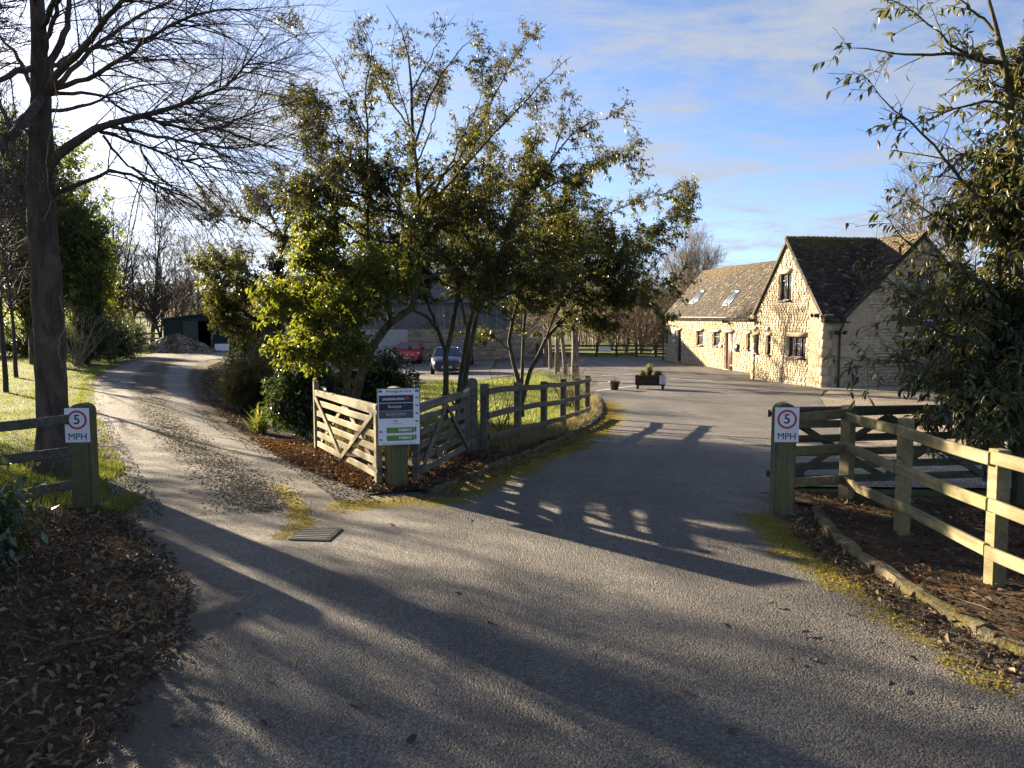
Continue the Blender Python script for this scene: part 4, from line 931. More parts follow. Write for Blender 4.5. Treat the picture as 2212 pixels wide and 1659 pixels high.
def shed_boards(nm, x0, x1, z0, ztop, mat, par, y=0.0):
    z_ = z0
    while z_ < ztop - .02:
        hb = min(.15, ztop - z_); box(nm, mat, x0, x1, y - .012 - (.006), y + .02, z_ + .004, z_ + hb - .004, par); z_ += hb
d0 = P(398, 748, 47)[0] - s0[0]; d1 = P(430, 748, 47)[0] - s0[0]; d2 = P(456, 748, 47)[0] - s0[0]; d3 = P(461, 748, 47)[0] - s0[0]
zh = P(400, 694, 47)[2] - h(s0[0], 47)
wl = box('front_wall', M['shed_dark'], 0, d0, .02, .07, 0, zE, shed); shed_boards('board', 0, d0, 0, zE, M['shed'], wl)
wr = box('front_wall', M['shed_dark'], d2, W_, .02, .07, 0, zE, shed); shed_boards('board', d3, W_, 0, zE, M['shed'], wr); box('post', M['shed_door'], d2, d3, -.03, .02, 0, zh, wr)
dr = box('door', M['shed_dark'], d0, d1, -.05, -.02, 0.02, zh, shed); shed_boards('board', d0, d1, .02, zh, M['shed_door'], dr, -.07)
hd_ = box('door_header', M['shed'], d0, d2, -.02, .03, zh + .006, zE + .1, shed)
box('side_wall', M['shed'], 0, .05, .07, 3.4, 0, zE, shed); box('side_wall', M['shed'], W_ - .05, W_, .07, 3.4, 0, zE, shed); box('back_wall', M['shed_dark'], .05, W_ - .05, 3.35, 3.4, 0, zE, shed); box('shed_floor', M['shed_dark'], .05, W_ - .05, .07, 3.35, -.02, .03, shed)
bm = bmesh.new(); pr = [(-.12, zE - .02), (pk, zP), (W_ + .12, zE + .02), (W_ + .12, zE + .08), (pk, zP + .07), (-.12, zE + .05)]
f0 = [bm.verts.new((x, -.15, z_)) for x, z_ in pr]; f1 = [bm.verts.new((x, 3.6, z_)) for x, z_ in pr]; bm.faces.new(f0); bm.faces.new(f1[::-1])
for i in range(6): j = (i + 1) % 6; bm.faces.new((f0[j], f0[i], f1[i], f1[j]))
bobj('roof', bm, plain('felt_roof', (0.06, 0.068, 0.07), .9, var=.25), shed)
bm = bmesh.new(); f0 = [bm.verts.new(q) for q in ((0, .03, zE), (W_, .03, zE), (pk, .03, zP))]; r2 = bm.faces.new(f0); e_ = bmesh.ops.extrude_face_region(bm, geom=[r2]); bmesh.ops.translate(bm, vec=(0, .04, 0), verts=[v for v in e_['geom'] if isinstance(v, bmesh.types.BMVert)]); bobj('gable_board', bm, M['shed'], shed)
wbp = G(470, 749)
w_ = empty('white_panel', (P(463, 749, 45.5)[0], 45.5, h(P(463, 749, 45.5)[0], 45.5)), 0, 'white rectangular panel leaning on the dark green shed', 'panel'); bm = bx(bmesh.new(), 0, .82, 0, .03, 0, .40, .004); bmesh.ops.rotate(bm, cent=(0, 0, 0), matrix=Matrix.Rotation(R(-14), 3, 'X'), verts=bm.verts); bobj('sheet', bm, M['white_board'], w_)
# ================================================================ gate posts, gates, fences
def gate_post(x, y, rz, hgt, w, mat, label, group='gate posts with rounded tops'):
    g = h(x, y); o = empty('gate_post', (x, y, g), rz, label, 'post', group)
    bm = bmesh.new(); k = 10; prof = [(-w / 2, -.35), (w / 2, -.35)]
    for i in range(k + 1): a = math.pi * i / k; prof.append((w / 2 * math.cos(a), hgt - w * .42 + w * .42 * math.sin(a)))
    f0 = [bm.verts.new((p, -w / 2, z)) for p, z in prof]; f1 = [bm.verts.new((p, w / 2, z)) for p, z in prof]; bm.faces.new(f0); bm.faces.new(f1[::-1]); n = len(prof)
    for i in range(n): j = (i + 1) % n; bm.faces.new((f0[j], f0[i], f1[i], f1[j]))
    bmesh.ops.recalc_face_normals(bm, faces=bm.faces)
    bmesh.ops.bevel(bm, geom=[e for e in bm.edges if abs((e.verts[0].co - e.verts[1].co).y) < .001], offset=.018, segments=2, affect='EDGES')
    bobj('shaft', bm, mat, o); return o
def gate(hx, hy, ex, ey, hgt, label, mat, heel_h=1.0, tall_end=False, hung=True, dz=(0, 0)):
    """five-barred gate from its hinge end (hx,hy) to its shutting end; local x runs along the gate"""
    L = math.hypot(ex - hx, ey - hy); rz = math.atan2(ey - hy, ex - hx); z0 = h(hx, hy) + dz[0]; z1 = h(ex, ey) + dz[1]; tilt = (z1 - z0) / L
    o = empty('field_gate', (hx, hy, z0), rz, label, 'gate', 'five barred wooden gates')
    def Q(x, y, z): return (x, y, z + tilt * x)
    def bar(nm, x0, z0_, x1, z1_, w, t, y): return beam(nm, mat, Q(x0, y, z0_), Q(x1, y, z1_), w, t, o, .006, jit=.003)
    zt = hgt - .06; zb = .15
    beam('hinge_stile', mat, Q(.045, 0, .02), Q(.045, 0, hgt * (1.03 if not tall_end else 1.0)), .10, .075, o, .006, (1, 0, 0)); beam('shutting_stile', mat, Q(L - .04, 0, .06), Q(L - .04, 0, hgt * (1.13 if tall_end else 1.02)), .085, .075, o, .006, (1, 0, 0))
    # tapered top rail
    bm = bx(bmesh.new(), .09, L - .08, -.034, .034, zt - .065, zt + .055, .006)
    for v in bm.verts:
        if v.co.x > L / 2 and v.co.z < zt: v.co.z += .035
        v.co.z += tilt * v.co.x
    bobj('top_rail', bm, mat, o)
    gaps = [0.0, .20, .40, .605, .815]
    for g in gaps: z = zb + (zt - zb) * g; bar('rail', .09, z - .0, L - .08, z, .085, .026, 0)
    mid = L * .5
    for y, pairs in ((.032, ((.12, zt - .05, mid, zb), (L - .12, zt - .05, mid + .03, zb))), (-.032, ((.12, zb, mid, zt - .06), (L - .12, zb, mid, zt - .06)))):
        for a, b, c, d in pairs: bar('brace', a, b, c, d, .075, .022, y)
    if hung:
        for z in (.22, zt - .02):
            bm = bx(bmesh.new(), -.07, .34, -.046, -.040, z - .022, z + .022); bx(bm, -.07, .34, .040, .046, z - .022, z + .022); cyl_bm(bm, (-.075, 0, z - .03), (-.075, 0, z + .05), .016, seg=8); bobj('hinge', bm, M['iron'], o)
    bm = bx(bmesh.new(), L - .5, L - .12, -.062, -.056, zt - .03, zt + .012); bobj('latch', bm, M['steel'], o); return o
p_c = G(857, 1056); p_l = G(188, 1104); p_r = G(1688, 1110)
gp = gate_post(p_c[0], p_c[1], R(28), 1.19, .215, M['post_green'], 'round topped post behind the farm direction board, algae green on its sunny face')
gate_post(p_l[0], p_l[1], R(3), 1.115, .20, M['post_green'], 'round topped post with speed sign beside the big bare tree and the gravel track')
gate_post(p_r[0], p_r[1], R(-4), 1.13, .205, M['post_green'], 'round topped post with speed sign at the near end of the right fence')
# left gate: hinge beside the board's post, shutting end folded back along the track
e1_ = G2(684, 977); hx, hy = p_c[0] - .20, p_c[1] + .02
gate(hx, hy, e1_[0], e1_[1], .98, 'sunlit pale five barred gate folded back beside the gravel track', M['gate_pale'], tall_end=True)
hx2, hy2 = p_c[0] + .20, p_c[1] + .12; e2_ = (-0.66, 11.95)
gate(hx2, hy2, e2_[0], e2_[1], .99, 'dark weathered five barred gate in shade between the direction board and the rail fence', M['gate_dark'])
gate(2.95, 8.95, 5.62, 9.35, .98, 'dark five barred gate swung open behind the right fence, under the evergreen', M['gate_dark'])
rd = gate_post(-0.60, 12.18, R(20), 1.16, .13, M['fence_dark'], 'slim dark stop post at the end of the shaded gate', 'gate posts with rounded tops')

def rail_fence(pts, zs, mat, pw, label, side, hgt=1.1, group='post and rail fences', railw=.095, railt=.036, first_post=True, post_mat=None, ext=None, gfun=None):
    pts = [np.array(p, float) for p in pts]; gf = gfun or h; o = empty('rail_fence', (pts[0][0], pts[0][1], gf(*pts[0])), 0, label, 'fence', group); org = Vector(o.location)
    def loc(p, z): return Vector((p[0], p[1], gf(p[0], p[1]) + z)) - org
    for i, p in enumerate(pts):
        if i == 0 and not first_post: continue
        d = (pts[min(i + 1, len(pts) - 1)] - pts[max(i - 1, 0)]); rz = math.atan2(d[1], d[0]) + random.uniform(-.06, .06)
        bm = bx(bmesh.new(), -pw / 2, pw / 2, -pw * .42, pw * .42, -.4, hgt + random.uniform(-.015, .03), .008)
        bmesh.ops.transform(bm, matrix=Matrix.Translation(loc(p, 0)) @ Matrix.Rotation(rz, 4, 'Z') @ Matrix.Rotation(random.uniform(-.015, .015), 4, 'Y'), verts=bm.verts); bobj('post', bm, post_mat or mat, o)
    for i in range(len(pts) - 1):
        a, b = pts[i], pts[i + 1]; d = (b - a) / np.linalg.norm(b - a); nrm = np.array((-d[1], d[0])) * side * (pw * .42 + railt / 2 + .003)
        if i == 0 and not first_post: a = a
        for z in zs: beam('rail', mat, loc(a + nrm - d * (0.0 if i else .03), z + random.uniform(-.008, .008)) + Vector((0, 0, gf(*a) - gf(*(a + nrm)))), loc(b + nrm - d * .006, z + random.uniform(-.008, .008)) + Vector((0, 0, gf(*b) - gf(*(b + nrm)))), railw, railt, o, .007, jit=.010)
    return o
# right fence: from the speed-sign post round toward the camera
f_r = [(2.86, 8.16), (3.53, 8.38), (3.52, 7.14), (3.53, 5.75), (3.62, 4.3), (3.8, 2.8)]
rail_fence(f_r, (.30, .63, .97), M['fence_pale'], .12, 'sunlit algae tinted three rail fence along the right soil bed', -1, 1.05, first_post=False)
f_m = [(-0.42, 12.25), (0.10, 13.95), (0.62, 15.6), (1.10, 17.2), (1.52, 18.7), (1.90, 20.2)]
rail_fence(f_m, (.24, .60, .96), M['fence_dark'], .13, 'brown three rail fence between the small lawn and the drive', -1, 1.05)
dl = np.array((-.55, -.83)); f_l = [(p_l[0] - .12, p_l[1] - .02)] + [(p_l[0] - .12 + dl[0] * k * 1.5, p_l[1] + dl[1] * k * 1.5) for k in (1, 2)]
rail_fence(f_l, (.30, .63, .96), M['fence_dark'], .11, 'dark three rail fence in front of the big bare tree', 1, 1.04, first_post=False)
bf = [(x, 57.6 + .02 * (x - 4)) for x in np.arange(1.8, 14, 1.42)]
rail_fence(bf, (.20, .48, .78), M['back_fence'], .15, 'dark rail fence closing the far end of the yard', -1, .96, railw=.12)
rail_fence([(x, 47.6 + (x + 14) * -.05) for x in np.arange(-26, -20.8, 1.7)], (.3, .62, .92), M['back_fence'], .12, 'low dark fence left of the green shed beyond the spoil heap', -1, 1.0)

# ================================================================ signs
def speed_sign(x, y, z, rz, label, w=.235, hh=.345, damaged=False):
    s = empty('speed_sign', (x, y, z), rz, label, 'sign', 'five mile an hour speed signs')
    bx_ = bx(bmesh.new(), -w / 2, w / 2, 0, .006, -hh / 2, hh / 2, .0015); bobj('board', bx_, M['white_board'], s)
    bm = bmesh.new(); r0, r1 = w * .405, w * .315; n = 40; zc = hh * .16; vs = []
    for i in range(n):
        a = math.tau * i / n
        vs.append((bm.verts.new((r0 * math.cos(a), -.0015, zc + r0 * math.sin(a))), bm.verts.new((r1 * math.cos(a), -.0015, zc + r1 * math.sin(a)))))
    for i in range(n): j = (i + 1) % n; bm.faces.new((vs[i][0], vs[j][0], vs[j][1], vs[i][1]))
    bmesh.ops.recalc_face_normals(bm, faces=bm.faces); bobj('ring', bm, M['red_print'], s)
    text('numeral', '5', .135 * w / .235, M['black_print'], s, (0, -.0022, zc), bold=.0012); text('lettering', 'MPH', .092 * w / .235, M['black_print'], s, (0, -.0022, -hh * .335))
    bm = bmesh.new()
    for sx in (-1, 1):
        for sz in (-1, 1): cyl_bm(bm, (sx * w * .30, -.004, sz * hh * .47), (sx * w * .30, .004, sz * hh * .47), .0035, seg=6)
    bobj('screw', bm, M['steel'], s)
    return s
pl = P(188, 919, p_l[1] - .115); speed_sign(p_l[0], p_l[1] - .112, pl[2], R(5), 'white five MPH sign on the left post by the bare tree', .237, .345)
prr = P(1686, 918, p_r[1] - .12); speed_sign(p_r[0] - .01, p_r[1] - .115, prr[2], R(-4), 'white five MPH sign on the right post by the pale fence', .235, .345)
# farm direction board
bz = P(861, 901, 9.0); ds = empty('direction_board', (bz[0], p_c[1] - .17, bz[2]), R(15), 'white farm direction board with dark and green name panels on the middle gate post', 'sign')
W2, H2 = .243, .327
box('frame', M['black_print'], -W2, W2, .004, .016, -H2, H2, ds, .002); box('board', M['white_board'], -W2 + .009, W2 - .009, -.002, .0035, -H2 + .009, H2 - .009, ds)
def sx_(x): return (x - 610) / 1160 * 2 * W2      # positions read off an enlarged view of the board
def sz_(y): return -(y - 805) / 1520 * 2 * H2
def panel(nm, mt, x0, y0, x1, y1, d=-.0045): return box(nm, M[mt], sx_(x0), sx_(x1), d, -.0022, sz_(y1), sz_(y0), ds)
panel('name_panel', 'navy_print', 75, 232, 1000, 428); panel('name_panel', 'navy_print', 75, 444, 1000, 640); panel('name_panel', 'slate_print', 75, 648, 1000, 842)
panel('name_panel', 'green_print', 275, 1085, 1022, 1230); panel('name_panel', 'green_print', 275, 1292, 1022, 1436); panel('end_block', 'black_print', 1040, 1075, 1075, 1210); panel('end_block', 'black_print', 1040, 1282, 1075, 1416); panel('divider', 'pale_print', 40, 196, 1180, 201, -.003)
def st(body, size, mt, x, y, sx=1.0, shear=0.0, bold=.0, nm='lettering', d=-.0062): return text(nm, body, size, M[mt], ds, (sx_(x), d, sz_(y)), sx=sx, shear=shear, bold=bold)
st('Woodgrove Farm', .040, 'teal_print', 610, 130, 1.0, bold=.0006, d=-.0035); st('JACKSON-STOPS', .033, 'white_print', 470, 335, .98, bold=.0008); st('Rochouse', .044, 'white_print', 490, 530, .85, .35); st('BURFORD', .050, 'pale_print', 535, 735, 1.0)
st('TECHNICAL SERVICES', .010, 'pale_print', 535, 800); st('INTERIOR DESIGN', .008, 'pale_print', 535, 595); st('ap', .046, 'black_print', 520, 905, 1.1, d=-.0035); st('accountancy partnership', .0125, 'slate_print', 555, 982, d=-.0035)
for y in (1158, 1364): st('JUST', .041, 'light_green_print', 435, y, .95); st('FABRICS', .041, 'white_print', 775, y, .96, bold=.0012)
st('Please drive and park with respect for all our users', .0185, 'teal_print', 610, 1510, .98, .2, d=-.0035)
starburst(ds, (sx_(835), -.0062, sz_(315)), .024, M['red_print']); starburst(ds, (sx_(775), -.0062, sz_(515)), .008, M['red_print'])
def arrow(x, y, dirn):
    bm = bmesh.new(); pts = [(-.018, .006), (.0, .006), (.0, .014), (.019, 0), (.0, -.014), (.0, -.006), (-.018, -.006)]
    vs = [bm.verts.new((sx_(x) + px_ * dirn, -.0035, sz_(y) + pz)) for px_, pz in pts]; f = bm.faces.new(vs); bmesh.ops.recalc_face_normals(bm, faces=[f]); f.normal_update()
    if f.normal.y > 0: f.normal_flip()
    bobj('arrow', bm, M['black_print'], ds)
for y in (303, 512, 720, 930): arrow(1095, y, 1)
for y in (1190, 1400): arrow(122, y, -1)
for x in (112, 1098):
    bm = bmesh.new()
    for dx, dz, r in ((-.006, .002, .013), (.008, .006, .012), (.002, -.003, .012), (.018, -.004, .008), (-.016, -.006, .007)): bmesh.ops.create_circle(bm, cap_ends=True, segments=10, radius=r, matrix=Matrix.Translation((sx_(x) + dx, -.0035 - abs(dx) * .02, sz_(128) + dz)) @ Matrix.Rotation(R(90), 4, 'X'))
    bobj('tree_emblem', bm, M['teal_print'], ds)
# white notice on the far fence
wp = P((1400 + .1356 * 825) / 1.1573, (780 + .1356 * 690) / 1.1573, 57.45); ns = empty('notice_board', tuple(wp), 0, 'white notice board hung on the far dark rail fence', 'sign'); box('board', M['white_board'], -.42, .42, -.03, -.01, -.17, .19, ns, .004); text('lettering', 'WOODGROVE FARM', .085, M['navy_print'], ns, (0, -.033, .08)); text('lettering', 'Reserved Parking', .08, M['navy_print'], ns, (0, -.033, -.07))
pb = G(1290, 1100) if False else None

# ================================================================ drain grate
dc = [G2(659, 1143), G2(736, 1145), G2(709, 1168), G2(628, 1165)]
ctr = np.mean(dc, 0); axv = np.array(dc[1]) - np.array(dc[0]); ayv = np.array(dc[0]) - np.array(dc[3]); wd, dp = .32, .36
dg_ = empty('drain_grate', (ctr[0], ctr[1], h(*ctr) + .0005), math.atan2(axv[1], axv[0]), 'square iron drain grate set in mossy asphalt at the track mouth', 'drain')
box('recess', M['black_metal'], -wd / 2, wd / 2, -dp / 2, dp / 2, -.02, .0055, dg_)
for a, b, c, d in ((-wd / 2 - .025, wd / 2 + .025, dp / 2, dp / 2 + .025), (-wd / 2 - .025, wd / 2 + .025, -dp / 2 - .025, -dp / 2), (-wd / 2 - .025, -wd / 2, -dp / 2, dp / 2), (wd / 2, wd / 2 + .025, -dp / 2, dp / 2)): box('frame', M['iron'], a, b, c, d, -.02, .010, dg_)
M['worn_iron'] = plain('worn_iron_bars', (0.30, 0.275, 0.24), .5, .25, var=.25, nscale=30)
for i in range(6): y = -dp / 2 + dp * (i + .5) / 6; box('bar', M['worn_iron'], -wd / 2 + .004, wd / 2 - .004, y - .013, y + .013, .006, .0125, dg_)

# ================================================================ planter, pot, picnic table
pp = G2(1404, 840); gp_ = h(*pp)
pln = empty('planter', (pp[0], pp[1], gp_), R(-9), 'dark brown timber planter trough on four feet in the yard', 'planter')
pw, pd, pz0, pz1 = 1.10, .46, .14, .52
for nm, a, b, c, d in (('side', -pw / 2, pw / 2, -pd / 2, -pd / 2 + .035), ('side', -pw / 2, pw / 2, pd / 2 - .035, pd / 2), ('end', -pw / 2, -pw / 2 + .035, -pd / 2 + .036, pd / 2 - .036), ('end', pw / 2 - .035, pw / 2, -pd / 2 + .036, pd / 2 - .036)):
    for k in range(3): z0 = pz0 + (pz1 - pz0) * k / 3; box(nm + '_board', M['planter_wood'], a, b, c, d, z0 + .003, z0 + (pz1 - pz0) / 3 - .003, pln, .004)
for a in (-.5, .42):
    for c in (-.20, .13): box('foot', M['planter_wood'], a, a + .09, c, c + .09, 0, pz0 + .01, pln, .004)
box('soil', M['soil'], -pw / 2 + .035, pw / 2 - .035, -pd / 2 + .035, pd / 2 - .035, pz1 - .12, pz1 - .05, pln)
def on_pln(x, y, z):
    c, s = math.cos(R(-9)), math.sin(R(-9)); return (pp[0] + c * x - s * y, pp[1] + s * x + c * y, gp_ + z)
q = on_pln(.46, -pd / 2 - .012, .36); speed_sign(q[0], q[1], q[2], R(-9), 'small white five MPH sign on the corner of the brown planter', .24, .32)
M['terracotta'] = plain('dark_brown_glazed_pot', (0.052, 0.026, 0.020), .35, var=.2)
def lathe(name, prof, mat, parent, seg=24):
    V = []; n = len(prof)
    for i in range(seg): a = math.tau * i / seg; V += [(r * math.cos(a), r * math.sin(a), z) for r, z in prof]
    Fq = [(i * n + j, ((i + 1) % seg) * n + j, ((i + 1) % seg) * n + j + 1, i * n + j + 1) for i in range(seg) for j in range(n - 1)]
    return obj(name, mesh(name, V, Fq, mat, True), parent)
pq = G2(1327, 842); pot = empty('plant_pot', (pq[0], pq[1], h(*pq)), 0, 'dark brown round pot with a dry wispy plant in the yard', 'pot')
lathe('pot', [(0, .012), (.125, 0), (.14, .02), (.185, .20), (.20, .27), (.215, .275), (.215, .315), (.19, .315), (.18, .26), (0, .255)], M['terracotta'], pot)
# picnic table on the lawn's far side
pt = P(868, 822, 27.0); tx, ty = P(862, 822, 27.5)[0], 27.5; tbz = h(tx, ty)
tab = empty('picnic_table', (tx, ty, tbz), R(12), 'grey timber picnic table on the lawn edge in front of the red car', 'picnic table')
for k in range(5): y = -.36 + k * .15; box('top_plank', M['table_wood'], -.85, .85, y, y + .138, .70, .738, tab, .004)
for s in (-1, 1):
    for k in range(2): y = s * .72 + (k - 1) * .135; box('seat_plank', M['table_wood'], -.85, .85, y, y + .125, .41, .448, tab, .004)
for x in (-.62, .62):
    for s in (-1, 1): beam('leg', M['table_wood'], (x, s * .62, -.01), (x, s * .18, .70), .095, .045, tab, .004, (1, 0, 0))
    beam('crossbar', M['table_wood'], (x + .046, -.80, .385), (x + .046, .80, .385), .09, .04, tab, .004); beam('top_batten', M['table_wood'], (x + .046, -.34, .665), (x + .046, .34, .665), .07, .04, tab, .004)
# spoil heap
hp = G2(366, 762); heap_o = (hp[0], hp[1] + .9)
n = 46; V = []; gx = np.linspace(-2.4, 2.6, n); gy = np.linspace(-1.7, 1.9, n)
for yy in gy:
    for xx in gx:
        r = math.hypot(xx / 2.1, yy / 1.45); z = .98 * max(0, 1 - r) ** .85 + (.08 * math.sin(xx * 5 + yy * 3) + .05 * math.sin(yy * 11 - xx * 7)) * max(0, min(1, (1.1 - r) * 3)) - (.06 if r > 1 else 0)
        V.append((xx, yy, z + random.uniform(-.02, .02)))
Fq = [(j * n + i, j * n + i + 1, (j + 1) * n + i + 1, (j + 1) * n + i) for j in range(n - 1) for i in range(n - 1)]
hpo = empty('spoil_heap', (heap_o[0], heap_o[1], h(*heap_o)), 0, 'heap of brown spoil and stones in front of the green shed', 'heap'); obj('mound', mesh('mound', V, Fq, M['heap'], True), hpo)
Cs = []
for _ in range(900):
    a = random.uniform(0, math.tau); r = math.sqrt(random.random()) * 1.15; xx, yy = 2.1 * r * math.cos(a), 1.45 * r * math.sin(a); z = .98 * max(0, 1 - r) ** .85 + .02; s = random.uniform(.02, .07)
    c = np.array([(x * s * random.uniform(.7, 1.2), y * s * random.uniform(.7, 1.2), zz * s * .7) for x in (-1, 1) for y in (-1, 1) for zz in (-1, 1)]); q_ = random.uniform(0, 3); c = c @ np.array(((math.cos(q_), -math.sin(q_), 0), (math.sin(q_), math.cos(q_), 0), (0, 0, 1))); Cs.append(c + np.array((xx, yy, z)))
o = obj('stones', mesh('stones', *boxes_arr(np.array(Cs)), M['heap']), hpo); o['kind'] = 'stuff'

# ================================================================ parked cars
def car(label, paint, x, y, z, rz, L=4.05, W=1.73, H=1.45, badge=None, plate='GN60 ECM', front_style=0, group='cars parked by the farm buildings'):
    """hatchback built along local -y (nose toward -y); lofted body, separate glasshouse, panes, lamps, wheels"""
    o = empty('parked_car', (x, y, z), rz, label, 'car', group)
    def loft(name, stations, mat, parent=o, closed=True):
        """stations: (y, [(x,z)...] half profile from bottom centre outwards to top centre)"""
        V = []; k = None
        for yy, pr in stations:
            full = [(px_, pz) for px_, pz in pr] + [(-px_, pz) for px_, pz in pr[::-1]]; k = len(full); V += [(px_, yy, pz) for px_, pz in full]
        bm = bmesh.new(); vs = [bm.verts.new(v) for v in V]; m = len(stations)
        for i in range(m - 1):
            for j in range(k):
                j2 = (j + 1) % k
                try: bm.faces.new((vs[i * k + j], vs[i * k + j2], vs[(i + 1) * k + j2], vs[(i + 1) * k + j]))
                except ValueError: pass
        bm.faces.new(vs[:k]); bm.faces.new(vs[(m - 1) * k:][::-1]); bmesh.ops.recalc_face_normals(bm, faces=bm.faces)
        b = bobj(name, bm, mat, parent, True); md = b.modifiers.new('round', 'SUBSURF'); md.levels = 1; md.render_levels = 2; return b
    w = W / 2; y0 = -L / 2
    def sec(hw, zb, zs, zt, tuck=.94): return [(0, zb), (hw * .72, zb), (hw * .93, zb + .05), (hw, zb + .2), (hw, zs - .08), (hw * tuck, zs + .02), (hw * .80, zt), (0, zt + .015)]
    body = [(0, .62, .22, .52, .60), (.04, .74, .20, .60, .70), (.18, .84, .19, .66, .78), (.45, .92, .18, .74, .86), (.85, .97, .18, .82, .94), (1.15, 1.0, .18, .88, .97), (1.9, 1.0, .18, .90, .98), (2.9, 1.0, .18, .92, 1.0), (3.55, .97, .20, .93, 1.0), (3.9, .92, .24, .90, .98), (L - .03, .80, .30, .80, .90), (L, .70, .36, .74, .82)]
    loft('body', [(y0 + a, sec(w * b, c, d, e)) for a, b, c, d, e in body], paint)
    # glasshouse: roof and pillars in paint, panes just proud
    def gs(hw, zt): return [(0, .90), (w * .90, .90), (w * .92, .93), (hw, zt - .10), (hw * .86, zt - .02), (0, zt)]
    loft('roof', [(y0 + 1.75, gs(w * .74, H - .12)), (y0 + 1.9, gs(w * .76, H - .03)), (y0 + 2.5, gs(w * .77, H)), (y0 + 3.2, gs(w * .75, H - .03)), (y0 + 3.6, gs(w * .72, H - .12)), (y0 + 3.72, gs(w * .70, H - .22))], paint)
    def quad(name, pts, mat, th=.02, parent=o):
        bm = bmesh.new(); vs = [bm.verts.new(p) for p in pts]; f = bm.faces.new(vs); f.normal_update(); n_ = f.normal.copy(); r2 = bmesh.ops.extrude_face_region(bm, geom=[f]); bmesh.ops.translate(bm, vec=n_ * th, verts=[v for v in r2['geom'] if isinstance(v, bmesh.types.BMVert)]); bmesh.ops.recalc_face_normals(bm, faces=bm.faces); return bobj(name, bm, mat, parent)
    quad('windscreen', [(-w * .80, y0 + 1.08, .955), (w * .80, y0 + 1.08, .955), (w * .66, y0 + 1.80, H - .075), (-w * .66, y0 + 1.80, H - .075)], M['car_glass'], .025)
    for s in (-1, 1):
        quad('pillar', [(s * w * .80, y0 + 1.06, .95), (s * w * .90, y0 + 1.14, .95), (s * w * .75, y0 + 1.86, H - .06), (s * w * .66, y0 + 1.80, H - .05)], paint, .03)
        quad('side_window', [(s * w * .925, y0 + 1.45, .98), (s * w * .925, y0 + 2.45, 1.0), (s * w * .80, y0 + 2.45, H - .15), (s * w * .80, y0 + 1.95, H - .16)], M['car_glass'], .012); quad('side_window', [(s * w * .925, y0 + 2.52, 1.0), (s * w * .925, y0 + 3.3, 1.02), (s * w * .79, y0 + 3.2, H - .17), (s * w * .80, y0 + 2.52, H - .15)], M['car_glass'], .012)
        bm = bmesh.new(); bmesh.ops.create_uvsphere(bm, u_segments=10, v_segments=7, radius=1, matrix=Matrix.Translation((s * (w + .09), y0 + 1.38, .99)) @ Matrix.Diagonal((.11, .06, .075, 1))); bobj('mirror', bm, M['dark_plastic'], o, True)
        quad('headlight', [(s * w * .48, y0 + .10, .62), (s * w * .86, y0 + .30, .66), (s * w * .88, y0 + .46, .80), (s * w * .60, y0 + .20, .72)], M['lamp_glass'], .03)
        quad('tail_light', [(s * w * .62, y0 + L - .02, .74), (s * w * .90, y0 + L - .16, .74), (s * w * .90, y0 + L - .22, .94), (s * w * .66, y0 + L - .06, .92)], M['tail_lamp'], .03)
        quad('fog_lamp', [(s * w * .62, y0 + .02, .36), (s * w * .76, y0 + .07, .36), (s * w * .76, y0 + .07, .42), (s * w * .62, y0 + .02, .42)], M['lamp_glass'], .02)
        for yy in (.74, 3.28):
            wh = empty('wheel'); wh.parent = o; wh.location = (s * (w - .10), y0 + yy, .30)
            lathe('tyre', [(.19, -.10), (.28, -.10), (.30, -.07), (.30, .07), (.28, .10), (.19, .10)], M['tyre'], wh, 20).rotation_euler = (0, R(90), 0); rm = lathe('rim', [(0, .085), (.07, .09), (.17, .075), (.195, .10), (.195, -.05), (0, -.05)], M['rim'], wh, 20); rm.rotation_euler = (0, R(90) * s, 0)
            bm = bmesh.new(); cyl_bm(bm, (s * (w - .28), y0 + yy, .32), (s * (w + .004), y0 + yy, .32), .345, seg=24); bobj('wheel_arch', bm, M['dark_plastic'], o) if False else bm.free()
    quad('grille', [(-w * .42, y0 - .005, .33), (w * .42, y0 - .005, .33), (w * .50, y0 + .01, .46), (-w * .50, y0 + .01, .46)], M['dark_plastic'], .03); quad('lower_trim', [(-w * .66, y0 + .01, .245), (w * .66, y0 + .01, .245), (w * .62, y0, .285), (-w * .62, y0, .285)], M['chrome'] if front_style == 0 else M['dark_plastic'], .02)
    pf = empty('number_plate'); pf.parent = o; pf.location = (0, y0 - .045, .40 if front_style == 0 else .44); box('plate', M['plate'], -.26, .26, -.008, .006, -.056, .056, pf, .003); text('lettering', plate, .105, M['black_print'], pf, (0, -.0095, 0), sx=.86, bold=.001)
    pr_ = empty('number_plate'); pr_.parent = o; pr_.location = (0, y0 + L + .02, .62); box('plate', M['plate_yellow'], -.26, .26, -.006, .008, -.056, .056, pr_, .003)
    quad('rear_window', [(w * .60, y0 + L - .17, 1.0), (-w * .60, y0 + L - .17, 1.0), (-w * .58, y0 + 3.70, H - .17), (w * .58, y0 + 3.70, H - .17)], M['car_glass'], .02)
